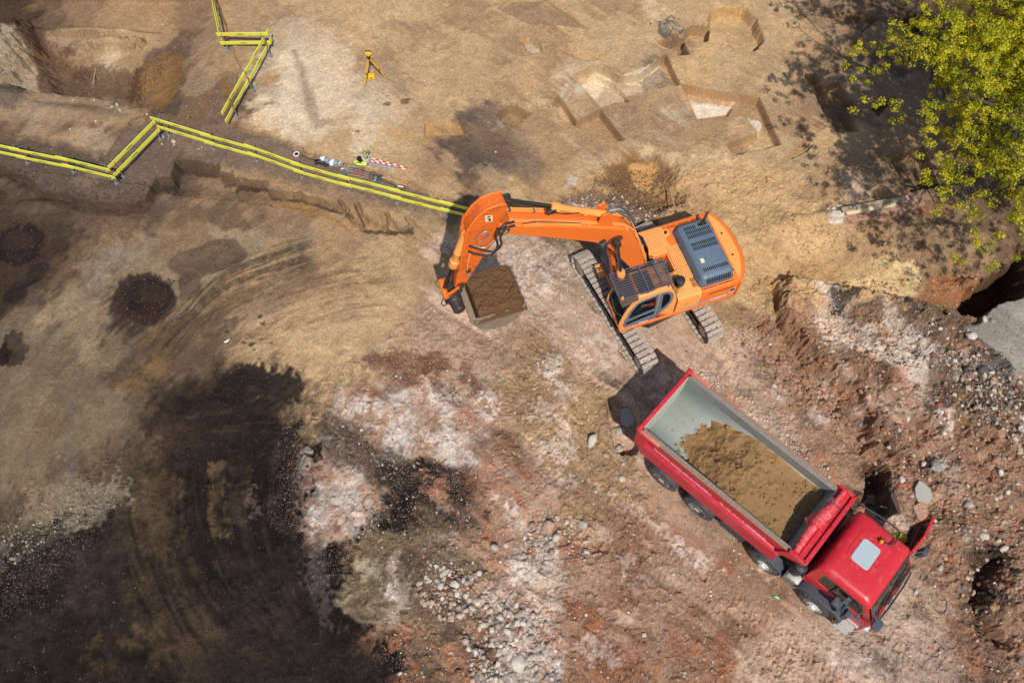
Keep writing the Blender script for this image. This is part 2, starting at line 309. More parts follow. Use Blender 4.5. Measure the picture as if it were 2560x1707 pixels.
rid = 1 - np.abs(fbm(X, Y, .9, 5, 71, .6)); Z += SANDR * (.16 * (rid - .8) + .07 * fbm(X, Y, .5, 5, 77, .7)); rid2 = 1 - np.abs(fbm(X, Y, 2.2, 4, 73))
Z += .020 * W3 + .009 * W4 + RUB * (.040 * W3 + .020 * W4 + .03 * fbm(X, Y, .8, 3, 79)) + COARSE * (.13 * fbm(X, Y, .45, 5, 75, .75) + .38 * (rid - .8) + .60 * (rid2 - .8) + .10 * np.abs(fbm(X, Y, .22, 3, 76))) + DARK * (.035 * W3 + .02 * W4 + .10 * (1 - np.abs(fbm(X, Y, 1.1, 5, 81, .65)) - .8)) + (1 - COARSE) * .014 * ST * ss((V - 420) / 200)
_rs = np.random.RandomState(99).rand(*X.shape).astype(np.float32) - .5
Z += (.25 + .75 * np.maximum(RUB, SANDR * .8)) * (.20 * np.maximum(0, fbm(X, Y, .20, 3, 83, .6) - .22) - .16 * np.maximum(0, fbm(X, Y, .26, 3, 87, .6) - .30)) * ss(1.2 - DARK * .6) + (.004 + .010 * RUB + .004 * SANDR) * _rs
_q = G2([(2402, 838), (2440, 812), (2474, 775), (2500, 765), (2600, 732), (2760, 720), (2780, 950), (2600, 980), (2540, 960), (2480, 890), (2440, 880), (2410, 860)]); _w = window(_q, .5); _m = ss((sdf(_q, _w) + W3[_w] * .12) / .12 + .5); Z[_w] += (.42 + .02 * W1[_w] + .006 * W4[_w] - Z[_w]) * _m; COARSE[_w] *= 1 - _m; RUB[_w] *= 1 - .8 * _m
# caterpillar and tyre tracks: ribs across the driving line
def ruts(path, width, pitch, amp, twin=1.9):
    pts = [at(*p) for p in path]
    for side in ((-twin / 2, twin / 2) if twin else (0,)):
        L = 0
        for (ax, ay), (bx, by) in zip(pts[:-1], pts[1:]):
            ex, ey = bx - ax, by - ay; ln = math.hypot(ex, ey); ex /= ln; ey /= ln; ax_, ay_ = ax - ey * side, ay + ex * side
            win = window([(ax_, ay_), (ax_ + ex * ln, ay_ + ey * ln)], width); dx = X[win] - ax_; dy = Y[win] - ay_
            s = dx * ex + dy * ey; t = -dx * ey + dy * ex
            m = ss((width / 2 - np.abs(t)) / .08) * ss((s + .1) / .2) * ss((ln - s + .1) / .2) * ss(.75 + W1[win] * 1.1 + W3[win] * .5)
            Z[win] += m * (amp * np.sin((s + L + .25 * t) * 2 * math.pi / pitch) - amp * .8); L += ln
ruts([(1560, 1180), (1900, 1440), (2160, 1660), (2400, 1860)], .55, .17, .017, 2.0)
ruts([(1120, 1420), (1400, 1520), (1800, 1640), (2100, 1800)], .6, .17, .014, 2.3); ruts([(1500, 1330), (1750, 1500), (2050, 1760)], .6, .17, .012, 0)
ruts([(1620, 950), (1500, 720)], .6, .19, .015, 2.5); ruts([(700, 1000), (860, 1120), (1100, 1280)], .6, .17, .012, 2.2); ruts([(1300, 820), (1180, 1020), (1170, 1200)], .5, .17, .010, 2.0)
ruts([(1340, 930), (1330, 1080), (1420, 1260)], .55, .17, .012, 0); ruts([(560, 700), (640, 830), (600, 900)], .5, .2, .006, 0)

# flatten under the two machines
def flat(cx, cy, r, zt, w=.9):
    win = window([(cx - r - w, cy - r - w), (cx + r + w, cy + r + w)], 0); q = np.hypot(X[win] - cx, Y[win] - cy)
    m = ss((r + w - q) / w); Z[win] += (zt + .25 * (Z[win] - Z[win].mean()) * 0 + .3 * (W3[win] * .03) - Z[win]) * m * .93
flat(4.62, 13.68, 2.6, .0); flat(6.3, 7.3, 1.6, 0.0); flat(9.0, 4.8, 1.7, 0.0); flat(7.6, 6.1, 1.6, 0.0)
def hz(x, y):
    i = int(np.clip(np.searchsorted(gx, x) - 1, 0, NX - 2)); j = int(np.clip(np.searchsorted(gy, y) - 1, 0, NY - 2))
    a = (x - gx[i]) / (gx[i + 1] - gx[i]); b = (y - gy[j]) / (gy[j + 1] - gy[j])
    return float((Z[i, j] * (1 - a) + Z[i + 1, j] * a) * (1 - b) + (Z[i, j + 1] * (1 - a) + Z[i + 1, j + 1] * a) * b)
def g3(u, v, dz=0.0):       # photo point -> point on the modelled ground
    x, y = at(u, v)
    for _ in range(4): x, y = at(u, v, hz(x, y))
    return Vector((x, y, hz(x, y) + dz))

# ---------------------------------------------------------------- soil colours (surveyed soil map, one letter per 0.9 m)
PAL = dict(a=(204, 182, 152), b=(192, 160, 122), c=(176, 144, 110), d=(156, 128, 100), e=(130, 105, 84), f=(114, 97, 84), g=(94, 76, 62), h=(72, 58, 48), i=(50, 41, 36), j=(166, 143, 115),
           k=(146, 125, 100), l=(124, 104, 84), m=(196, 166, 142), n=(182, 148, 124), o=(166, 126, 100), p=(208, 184, 164), q=(206, 192, 178), r=(202, 167, 124), s=(184, 149, 110), t=(150, 114, 74), u=(160, 156, 146), v=(174, 138, 114))
ROWS = """gedcccddcccbbbbbbccbbbbccbbbbbbcddeeeehh
eecacdddccdabbbccbbcccbbbbcrrcbbcddeeeeh
deeddcetccjabbccbbbbbcbbbkrrbbccddeeeeee
ddeeeefttdlaaajjbbbcbcaccbbbbcbcccddddee
djdeedttelaaababbbfdccbcccaccccddddddeee
edccdeeldcbbbbabcffeccccccccccbbbbccddee
ffeelffedcbbbbbbccffdcbbtdbbbbbbccdddeee
gffffffededcbbbbbbedssssdessrrrccmcdeeee
gggeeedeeeddcccbbccddfeddessrrrrrccdddee
hgedddddjjcjccbbcmmmmdddesrrrrrrrccdddce
ggekjjjjjccdcbbbccmmmmmmccssrrrrrrrcdodg
gfjjgfjjdddcccbbcmmmmmmmmcccrrrrrrrrsoog
kkjjggkeecbbbbbbnnmmmmmmmmmcccvvppvfvogu
kkkjkleedcbbbbbbnnnncmmmmmmmmmvvpppqlnvu
kkkklgeeggbbbbboommbccmmmmmmmmnvvolqplvu
kkkkklggiihdbnoqnqncccmlmmmmmmnvvovpllvv
kkkkklgiiiihcnnqnqnncbbvmmmmmmmvvvvnvvvv
kkkkllegiiihinnqnqqnncccmmmmmmmvvvvvvvvv
kkleeeggigiioqnihlnnnccccnnnmmmmvvvvvvvv
ljjjkhigiiiiqqnihhonnncccnnnmmmvvgvvvvvv
ljhhfghgiiiiqoihllonmnccoonnnmmmmvvvvvvv
hhhhfghhgiiiiheekknnqqnnonnnoonnmmvvvvgv
ihhhgghhhiiiiihflkknqqnnonmnnoonnmmmvvgv
iihhggihghiiiihdllnqnpnnonnnnnonmmmmmvgv
iiiigghihhhiiihddlnoqqnnnnonoommmmmmmvvv
iiihgihehhhhiiiilooqqqooonooommmmmmnvvvv
iiihgihehhhhiiiilooqqqooonooommmmmmnvvvv""".split()
grid = np.array([[alb(PAL[ch]) for ch in r.ljust(40, 'v')[:40]] for r in ROWS])
def soilmap(u, v):
    a = np.clip(u / 64 - .5, 0, 38.999); b = np.clip(v / 64 - .5, 0, 25.999); i = a.astype(int); j = b.astype(int)
    fa = ss((a - i - .5) * 1.5 + .5)[..., None]; fb = ss((b - j - .5) * 1.5 + .5)[..., None]
    return (grid[j, i] * (1 - fa) + grid[j, i + 1] * fa) * (1 - fb) + (grid[j + 1, i] * (1 - fa) + grid[j + 1, i + 1] * fa) * fb
COL = soilmap(U + 46 * W1 + 22 * W3 + 40 * ST, V + 46 * W2 - 34 * ST + 22 * fbm(X, Y, .4, 3, 91)).astype(np.float32)
def paint(pts, rgb, soft=.15, rough=.2, a=1.0, k=1.0, ox=0, oy=0, grain=.0, dots=0.0, fade=None, z=0.0):
    poly = G2(pts, k, ox, oy, z); win = window(poly, .5 + soft + rough * 2); s = sdf(poly, win)
    n = W1[win] * .5 + W3[win] * .7 + W4[win] * .5
    m = ss((s + n * rough) / soft + .5) * a
    if dots: m = m * ss((W4[win] * .8 + W3[win] * .8 + .30 - dots) * 8)
    if grain: m = m * (1 - grain * ss(W4[win] * 1.5 + W3[win] + .1))
    if fade is not None: m = m * fade(U[win], V[win])
    COL[win] += (np.array(alb(rgb), np.float32) - COL[win]) * m[..., None]
def pt(pts, rgb, zf, **a): paint(pts, rgb, k=zf[0], ox=zf[1], oy=zf[2], **a)
def ell(u, v, ru, rv, ang=0, n=18): return [(u + ru * math.cos(t) * math.cos(R(ang)) - rv * math.sin(t) * math.sin(R(ang)), v + ru * math.cos(t) * math.sin(R(ang)) + rv * math.sin(t) * math.cos(R(ang))) for t in np.linspace(0, 2 * math.pi, n, endpoint=False)]
def streaks(path, half, rgb, a=.6, pitch=.16, thr=.0, seed=5, k=1.0, ox=0, oy=0):     # long brushed bands along a driving line
    pts = [at(ox + p[0] / k, oy + p[1] / k) for p in path]; pts = [(p.x, p.y) for p in spline([Vector((x, y, 0)) for x, y in pts], 5)]
    best = None; win = window(pts, half + .5); x = X[win]; y = Y[win]; D = np.full(x.shape, 1e9, np.float32); S = np.zeros_like(D); T = np.zeros_like(D); L = 0
    for (ax, ay), (bx, by) in zip(pts[:-1], pts[1:]):
        ex, ey = bx - ax, by - ay; ln = math.hypot(ex, ey); ex /= ln; ey /= ln; dx = x - ax; dy = y - ay; s = np.clip(dx * ex + dy * ey, 0, ln); t = -dx * ey + dy * ex
        d = np.hypot(dx - s * ex, dy - s * ey); c = d < D; D = np.where(c, d, D); S = np.where(c, s + L, S); T = np.where(c, np.sign(t) * d, T); L += ln
    band = fbm(T + 50, S / 16 + 9, pitch, 4, seed, .7) + .35 * W1[win]
    m = ss((half - np.abs(T)) / (half * .6)) * ss((band - thr) * 3.2 + .5) * a * ss(S / .8) * ss((L - S) / .8) * (1 - .35 * ss(W4[win] * 2 + .3))
    COL[win] += (np.array(alb(rgb), np.float32) - COL[win]) * m[..., None]; Z[win] += .012 * (m - .5 * a)
# ---- beds and stains of the dug soil
bench = [(-60, 322), (0, 332), (110, 350), (262, 380), (320, 315), (395, 278), (545, 302), (640, 330), (705, 352), (790, 388), (930, 428), (1050, 470), (1180, 520), (1130, 560), (1040, 545), (1010, 520), (960, 520), (840, 500), (660, 445), (580, 420), (540, 400), (437, 392), (425, 440), (388, 440), (368, 495), (290, 505), (160, 482), (70, 446), (0, 412), (-60, 400)]
paint(bench, (128, 108, 94), .25, .3, .85); paint([(-60, 330), (100, 350), (262, 385), (300, 470), (160, 478), (60, 440), (-60, 400)], (108, 91, 80), .3, .3, .7)
paint([(560, 420), (700, 440), (900, 480), (1100, 540), (1090, 590), (960, 560), (800, 495), (640, 450)], (168, 138, 106), .4, .5, .6)
paint(ell(250, 430, 70, 26, -18), (160, 134, 106), .4, .4, .5); paint(ell(480, 355, 60, 25, 20), (148, 124, 104), .4, .4, .5)
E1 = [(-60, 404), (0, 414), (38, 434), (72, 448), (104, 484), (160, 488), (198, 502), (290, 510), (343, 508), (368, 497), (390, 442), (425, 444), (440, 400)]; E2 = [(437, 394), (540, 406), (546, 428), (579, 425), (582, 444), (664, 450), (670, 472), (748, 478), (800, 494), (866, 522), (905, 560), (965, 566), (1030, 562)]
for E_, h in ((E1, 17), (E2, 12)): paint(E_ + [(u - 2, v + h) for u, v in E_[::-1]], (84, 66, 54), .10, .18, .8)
paint([(680, 482), (760, 492), (850, 540), (880, 575), (800, 530), (690, 500)], (166, 122, 70), .1, .12, .7); paint([(0, 450), (80, 460), (110, 500), (300, 520), (380, 500), (420, 470), (400, 560), (200, 560), (0, 520)], (112, 92, 76), .5, .4, .5)
# upper-left pit
paint([(30, 0), (70, 10), (95, 90), (260, 110), (330, 150), (300, 240), (160, 232), (90, 212), (60, 130)], (118, 92, 74), .3, .4, .8)
paint([(-40, 0), (20, 30), (50, 120), (55, 205), (0, 230), (-40, 230)], (176, 158, 136), .15, .2, .8)
paint([(80, 38), (140, 24), (300, 32), (420, 36), (410, 60), (330, 66), (250, 88), (160, 90), (100, 62)], (184, 158, 126), .4, .6, .6, grain=.4); paint([(90, 18), (260, 22), (260, 30), (100, 32)], (132, 106, 84), .15, .2, .7)
paint([(330, 80), (430, 22), (500, 30), (470, 90), (420, 110), (360, 160), (310, 240), (290, 200)], (118, 94, 80), .3, .4, .75)
paint([(330, 165), (400, 118), (458, 140), (452, 220), (430, 262), (388, 272), (316, 262), (300, 220)], (150, 110, 70), .12, .15, .92, z=-1.05); paint(ell(392, 195, 40, 60, 20), (166, 128, 86), .4, .3, .5, z=-1.05); paint([(318, 262), (300, 215), (335, 160), (352, 160), (330, 215), (336, 268)], (92, 70, 56), .15, .3, .7, z=-1.05)
paint([(455, 145), (520, 190), (590, 190), (555, 260), (545, 302), (425, 268), (448, 220)], (136, 112, 96), .15, .25, .8, dots=.1)
paint(ell(490, 180, 50, 40), (182, 156, 126), .3, .4, .5); paint([(220, 170), (290, 190), (300, 262), (200, 232)], (150, 126, 104), .3, .4, .5)
paint([(0, 215), (95, 228), (170, 244), (330, 270), (380, 285), (300, 310), (60, 300), (0, 300)], (164, 140, 112), .3, .4, .6); paint(ell(230, 350, 60, 25, 14), (178, 160, 136), .3, .4, .5); paint(ell(25, 240, 45, 40), (118, 104, 92), .2, .3, .8)
# light floor in the middle top
paint(ell(760, 190, 120, 150, -20), (208, 190, 164), .8, .9, .6, grain=.2); paint(ell(880, 260, 150, 60, 10), (204, 180, 150), .7, .8, .5, grain=.3); paint(ell(650, 60, 200, 60), (180, 150, 120), .8, .6, .45)
paint([(735, 130), (760, 170), (790, 260), (800, 300), (880, 295), (790, 320), (760, 260)], (150, 126, 104), .25, .25, .6); paint(ell(672, 198, 30, 18, -15), (182, 142, 98), .15, .2, .7)
for u, v, r in [(965, 260, 12), (1010, 255, 11), (1020, 248, 6), (895, 330, 4), (1075, 70, 3), (970, 240, 5)]: paint(ell(u, v, r, r * .6), (124, 94, 74), .08, .1, .8)
for i in range(46):
    rr = random.Random(i); u = rr.uniform(900, 2000); v = rr.uniform(0, 480); paint(ell(u, v, rr.uniform(30, 90), rr.uniform(6, 20), rr.uniform(-10, 50)), rr.choice([(204, 174, 134), (160, 126, 94), (190, 150, 104), (150, 122, 98), (208, 186, 152)]), .3, .5, .32)
# charcoal-stained patch and shallow cuttings
pt([(250, 670), (320, 598), (420, 598), (500, 640), (540, 735), (580, 790), (700, 850), (740, 1000), (690, 1088), (600, 1030), (480, 930), (350, 870), (290, 760)], (132, 114, 98), Zo3, soft=.35, rough=.16, a=.55, grain=.35)
pt([(380, 720), (520, 760), (600, 860), (520, 930), (420, 860)], (134, 96, 78), Zo3, soft=.3, rough=.5, a=.5, dots=.15); pt([(400, 690), (500, 720), (480, 770), (420, 750)], (176, 160, 146), Zo3, soft=.2, rough=.3, a=.5, dots=.2)
pt([(50, 703), (250, 700), (285, 778), (50, 785)], (194, 154, 102), Zo3, soft=.05, rough=.05, a=.7)
pt([(1395, 130), (1470, 95), (1530, 110), (1550, 170), (1520, 220), (1440, 235), (1400, 190)], (112, 98, 84), Zo3, soft=.06, rough=.1, a=.8, dots=-.05); pt([(1410, 140), (1470, 105), (1530, 125), (1540, 160), (1510, 190), (1430, 190)], (184, 172, 152), Zo3, soft=.1, rough=.1, a=.8, dots=.05)
pt([(960, 480), (1040, 410), (1150, 470), (1290, 440), (1400, 390), (1420, 470), (1220, 560), (1070, 600)], (224, 204, 172), Zo3, soft=.12, rough=.15, a=.85, grain=.2, z=-.42); pt([(1290, 480), (1400, 400), (1500, 490), (1330, 530)], (150, 128, 108), Zo3, soft=.1, rough=.1, a=.7, z=-.42)
pt([(1565, 545), (1700, 570), (1835, 600), (1780, 668), (1622, 686)], (222, 206, 184), Zo3, soft=.05, rough=.03, a=.95, z=-.45); pt([(1532, 485), (1830, 545), (1835, 575), (1600, 545)], (186, 130, 66), Zo3, soft=.12, rough=.12, a=.6)
pt([(1900, 680), (1990, 720), (1970, 790), (1930, 760)], (212, 196, 174), Zo3, soft=.06, rough=.06, a=.8, z=-.35); pt([(1705, 60), (1890, 45), (1900, 110), (1830, 170), (1700, 155)], (208, 172, 122), Zo3, soft=.12, rough=.1, a=.7, z=-.4)
pt([(1800, 200), (1900, 150), (1980, 220), (1930, 300), (1840, 300)], (196, 164, 122), Zo3, soft=.2, rough=.15, a=.7); pt([(940, 620), (1060, 500), (1100, 420), (1500, 500), (1600, 680), (1500, 780), (1200, 800), (1080, 640), (930, 700), (840, 560), (900, 470)], (164, 136, 108), Zo3, soft=.12, rough=.1, a=.45)
pt([(480, 35), (560, -10), (720, -10), (960, 140), (880, 145), (720, 130), (670, 145)], (150, 124, 100), Zo3, soft=.06, rough=.05, a=.6); pt([(625, 245), (690, 235), (715, 285), (670, 300)], (200, 180, 158), Zo3, soft=.1, rough=.15, a=.8, dots=0)
# crater
pt([(1090, 1010), (1140, 920), (1260, 890), (1400, 890), (1480, 960), (1500, 1120), (1420, 1210), (1200, 1180)], (138, 104, 74), Zo3, soft=.2, rough=.3, a=.85)
pt([(1215, 905), (1400, 900), (1410, 960), (1350, 1060), (1300, 1060), (1260, 1000)], (206, 160, 106), Zo3, soft=.12, rough=.15, a=.9); pt([(830, 1290), (880, 1160), (1060, 1110), (1200, 1130), (1350, 1200), (1330, 1291)], (132, 108, 90), Zo3, soft=.3, rough=.5, a=.8)
pt([(880, 1030), (960, 990), (960, 1040), (870, 1080)], (196, 182, 166), Zo3, soft=.2, rough=.3, a=.7, dots=.1); pt([(860, 1200), (1000, 1180), (1200, 1230), (1300, 1291), (850, 1291)], (196, 180, 164), Zo3, soft=.2, rough=.3, a=.7, dots=.15)
paint([(1590, 470), (1700, 440), (1850, 400), (1960, 440), (2000, 560), (1900, 700), (1780, 700), (1860, 600), (1760, 500)], (200, 164, 120), .5, .7, .45, grain=.3)
# right side: hollow, brick footing, dark earth, slab ground
pt([(500, 1255), (720, 1200), (880, 1240), (880, 1330), (820, 1400), (680, 1410), (540, 1360)], (218, 190, 142), Zr, soft=.3, rough=.4, a=.8); pt([(240, 1230), (520, 1190), (700, 1260), (520, 1300), (300, 1340)], (180, 144, 104), Zr, soft=.3, rough=.3, a=.6)
pt([(395, 1000), (460, 990), (480, 1070), (400, 1070)], (212, 200, 186), Zr, soft=.08, rough=.1, a=.85); pt([(460, 1000), (700, 955), (1000, 900), (1000, 1000), (700, 1040), (480, 1075)], (172, 140, 120), Zr, soft=.08, rough=.12, a=.7); pt([(640, 1000), (1000, 930), (990, 1020), (680, 1050)], (150, 96, 70), Zr, soft=.1, rough=.2, a=.6, dots=.05)
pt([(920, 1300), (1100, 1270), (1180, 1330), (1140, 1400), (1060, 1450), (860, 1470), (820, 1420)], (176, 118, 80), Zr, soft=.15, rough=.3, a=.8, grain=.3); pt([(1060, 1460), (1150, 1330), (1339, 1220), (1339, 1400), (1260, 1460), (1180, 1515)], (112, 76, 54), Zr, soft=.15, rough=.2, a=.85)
pt([(780, 40), (1000, -20), (1339, -20), (1339, 220), (1000, 220), (880, 170)], (92, 70, 54), Zr, soft=.5, rough=.5, a=.85); pt([(760, 90), (860, 80), (900, 140), (840, 180)], (132, 116, 50), Zr, soft=.2, rough=.3, a=.5)
pt([(200, 745), (330, 640), (300, 700)], (160, 100, 72), Zr, soft=.1, rough=.2, a=.6, dots=0)
pt([(395, 115), (470, 130), (480, 200), (430, 170)], (212, 200, 186), Zb, soft=.2, rough=.3, a=.85, dots=-.1); pt([(450, 150), (560, 140), (480, 225), (460, 200)], (70, 66, 62), Zb, soft=.15, rough=.25, a=.85, dots=.0)
pt([(640, 185), (660, 200), (760, 290), (860, 350), (800, 420), (760, 460), (690, 430), (600, 380), (560, 290), (640, 330), (640, 250)], (206, 192, 176), Zb, soft=.15, rough=.4, a=.75, dots=-.05)
pt([(540, 190), (630, 180), (640, 240), (560, 280), (500, 240)], (128, 100, 80), Zb, soft=.2, rough=.2, a=.8); pt([(780, 200), (930, 200), (970, 320), (880, 380), (780, 270)], (136, 112, 92), Zb, soft=.2, rough=.3, a=.8); pt([(800, 400), (920, 380), (1080, 520), (1100, 640), (980, 640), (880, 560), (800, 500)], (130, 106, 88), Zb, soft=.3, rough=.4, a=.7)
pt([(300, 190), (370, 190), (400, 330), (480, 420), (580, 500), (520, 570), (400, 560), (340, 440), (380, 380), (300, 260)], (184, 140, 106), Zb, soft=.3, rough=.5, a=.6); pt([(600, 740), (660, 740), (700, 860), (690, 950), (600, 900)], (88, 66, 54), Zb, soft=.15, rough=.2, a=.8)
pt([(1060, 1100), (1110, 1110), (1030, 1220), (1080, 1400), (1010, 1380), (970, 1260), (1000, 1160)], (104, 80, 64), Zb, soft=.2, rough=.3, a=.7); pt([(960, 250), (1050, 300), (1110, 470), (1176, 560), (1176, 640), (1080, 500), (960, 400)], (96, 88, 84), Zb, soft=.2, rough=.3, a=.8, dots=-.1)
paint([(2395, 830), (2440, 815), (2470, 770), (2560, 742), (2640, 720), (2700, 950), (2560, 960), (2500, 900), (2460, 880)], (158, 152, 142), .08, .14, .92, grain=.15)
paint([(2380, 1500), (2440, 1440), (2500, 1600), (2540, 1760), (2380, 1760)], (112, 88, 72), .4, .5, .55); paint([(2050, 1560), (2250, 1480), (2380, 1600), (2440, 1760), (2100, 1760)], (204, 184, 172), .5, .6, .4, grain=.4)
# middle: pink rubble, white lime, brick dust
for q in [(1186, 985, 40, 34, 60), (1130, 1060, 95, 60, 15), (1085, 1080, 60, 50, 0), (880, 1020, 36, 18, -20), (930, 1025, 30, 20, 0), (830, 1130, 46, 40, 10), (780, 1240, 60, 90, -10), (870, 1290, 70, 36, -20), (1160, 1320, 30, 18), (975, 1480, 22, 60, 15), (985, 900, 60, 20, 10),
          (1330, 690, 60, 50, 20), (1390, 660, 60, 34, 0), (1050, 985, 80, 50, 30), (1500, 880, 50, 30, 40), (1700, 980, 90, 30, 40), (1400, 1130, 34, 90, 0)]:
    paint(ell(q[0], q[1], q[2], q[3], q[4] if len(q) > 4 else 0), (216, 202, 190), .7, 1.0, .55, dots=.16, grain=.3)
for q in [(790, 1270, 64, 86, 0), (840, 1160, 60, 30, 20), (1010, 920, 90, 40, 10), (1180, 1010, 80, 60, 0), (1060, 1040, 120, 40, 0), (1040, 1620, 70, 40), (1100, 1700, 120, 40), (960, 1600, 60, 30), (1190, 1150, 50, 40), (1200, 1330, 60, 30), (1300, 1290, 60, 20)]:
    paint(ell(*q[:4], q[4] if len(q) > 4 else 0), (168, 112, 80), .3, .5, .5, dots=.2)
for q in [(1090, 910, 40, 24), (1000, 960, 60, 20, -30), (1180, 950, 50, 20, 60), (1000, 905, 90, 22, 10)]: paint(ell(*q[:4], q[4] if len(q) > 4 else 0), (122, 84, 62), .3, .5, .7)
pt([(140, 330), (260, 340), (420, 450), (560, 520), (640, 560), (860, 580), (900, 650), (900, 760), (820, 700), (640, 690), (440, 670), (360, 600), (240, 560), (180, 460)], (78, 67, 60), Zm, soft=.3, rough=.5, a=.75, grain=.15)
pt([(650, 740), (760, 750), (890, 820), (860, 880), (760, 850)], (84, 66, 56), Zm, soft=.3, rough=.4, a=.7); pt([(930, 760), (990, 770), (960, 820), (920, 810)], (56, 48, 46), Zm, soft=.2, rough=.3, a=.8); pt([(960, 400), (1060, 420), (1110, 520), (1110, 610), (1040, 580), (980, 500)], (150, 112, 82), Zm, soft=.25, rough=.3, a=.7)
pt([(880, 440), (960, 460), (960, 540), (860, 520)], (120, 98, 88), Zm, soft=.3, rough=.3, a=.6); pt([(250, 1150), (330, 1050), (360, 920), (440, 860), (560, 900), (560, 1140), (480, 1240), (380, 1310), (280, 1290)], (140, 120, 94), Zm, soft=.35, rough=.4, a=.85); pt([(255, 1180), (330, 1150), (330, 1290), (270, 1270)], (176, 160, 132), Zm, soft=.3, rough=.4, a=.6)
pt([(350, 1010), (440, 990), (460, 1080), (370, 1090)], (176, 162, 136), Zm, soft=.2, rough=.3, a=.7, dots=0); pt([(480, 1120), (530, 1100), (540, 1160), (490, 1160)], (206, 192, 180), Zm, soft=.15, rough=.3, a=.8, dots=0); pt([(510, 980), (545, 960), (520, 1090), (500, 1060)], (206, 180, 166), Zm, soft=.15, rough=.2, a=.6)
pt([(900, 1330), (960, 1280), (1000, 1420), (1040, 1440), (960, 1470), (900, 1420)], (110, 96, 88), Zm, soft=.4, rough=.5, a=.7); pt([(1350, 170), (1440, 200), (1520, 240), (1500, 330), (1520, 500), (1440, 500), (1360, 360), (1330, 260)], (184, 152, 112), Zm, soft=.3, rough=.3, a=.8)
pt([(1220, 150), (1290, 170), (1320, 240), (1200, 420), (1180, 300)], (172, 136, 104), Zm, soft=.4, rough=.5, a=.6); pt([(1400, 540), (1640, 560), (1720, 640), (1720, 800), (1560, 780), (1440, 640)], (180, 146, 116), Zm, soft=.4, rough=.5, a=.6)
pt([(1300, 1200), (1430, 1190), (1560, 1260), (1720, 1360), (1720, 1420), (1500, 1330), (1330, 1270)], (128, 84, 62), Zm, soft=.25, rough=.3, a=.6); pt([(1430, 1210), (1560, 1240), (1640, 1310), (1600, 1320), (1460, 1250)], (204, 170, 150), Zm, soft=.1, rough=.12, a=.7)
pt([(1280, 1290), (1400, 1330), (1720, 1480), (1720, 1568), (1400, 1568), (1380, 1420)], (160, 104, 74), Zm, soft=.4, rough=.5, a=.6)
for i in range(120):      # brick dust and lime streaks over the rubble field
    rr = random.Random(500 + i); u = rr.uniform(1080, 2450); v = rr.uniform(900, 1700)
    if u < 1350 and v < 950: continue
    paint(ell(u, v, rr.uniform(14, 60), rr.uniform(6, 22), rr.uniform(20, 60)), rr.choice([(178, 108, 74), (186, 128, 96), (222, 210, 200), (208, 188, 174), (120, 96, 82), (140, 92, 66), (150, 116, 96)]), .25, .5, .55, dots=.05 + .1 * rr.random())
# left side stains
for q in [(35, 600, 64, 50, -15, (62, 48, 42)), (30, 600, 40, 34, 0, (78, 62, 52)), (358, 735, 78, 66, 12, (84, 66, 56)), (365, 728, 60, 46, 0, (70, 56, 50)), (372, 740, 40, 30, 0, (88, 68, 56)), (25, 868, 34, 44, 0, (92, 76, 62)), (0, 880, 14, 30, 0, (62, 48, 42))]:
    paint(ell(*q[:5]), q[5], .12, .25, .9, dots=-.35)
pt([(-20, 820), (60, 770), (130, 740), (170, 650), (270, 628), (305, 680), (230, 730), (150, 790), (140, 860), (40, 915), (-20, 905)], (74, 60, 52), (2.614, 0, 400), soft=.1, rough=.10, a=.95)
pt([(1050, 640), (1100, 590), (1380, 480), (1520, 480), (1600, 570), (1560, 640), (1450, 690), (1290, 730), (1290, 860), (1150, 900), (1130, 720)], (124, 102, 84), (2.614, 0, 400), soft=.12, rough=.12, a=.9)
pt([(300, 560), (420, 600), (440, 760), (330, 900), (260, 860)], (134, 108, 80), (2.614, 0, 400), soft=.6, rough=.4, a=.6); pt([(500, 640), (700, 520), (1000, 420), (1000, 520), (700, 700), (560, 820)], (172, 156, 136), (2.614, 0, 400), soft=.8, rough=.5, a=.6, grain=.3)
streaks([(380, 900), (470, 790), (560, 700), (700, 640), (800, 610)], 1.0, (82, 68, 58), .7, .12, -.1, 5); streaks([(340, 930), (440, 800), (540, 740), (640, 690)], .9, (140, 108, 72), .5, .2, .0, 8)
streaks([(470, 900), (560, 820), (700, 760), (860, 720), (1010, 720)], 1.7, (124, 100, 76), .55, .14, .02, 6); streaks([(560, 880), (700, 810), (860, 770), (1000, 760)], 1.2, (198, 168, 132), .5, .2, .0, 9)
pt([(1380, 1480), (1440, 1400), (1560, 1300), (1660, 1290), (1780, 1370), (1900, 1320), (1980, 1500), (1950, 1568), (1380, 1568)], (70, 57, 50), (2.614, 0, 400), soft=.3, rough=.5, a=.9)
for u, v in [(645, 782), (652, 800), (625, 825), (650, 840), (600, 847), (630, 870), (622, 855), (672, 850), (605, 850), (560, 820)]: paint(ell(u, v, 7, 5), (92, 72, 58), .08, .15, .9)
pt([(800, 1400), (900, 1380), (1000, 1250), (1040, 1250), (1060, 1300), (1010, 1400), (900, 1520), (760, 1480)], (150, 118, 78), (2.614, 0, 400), soft=.3, rough=.4, a=.6)
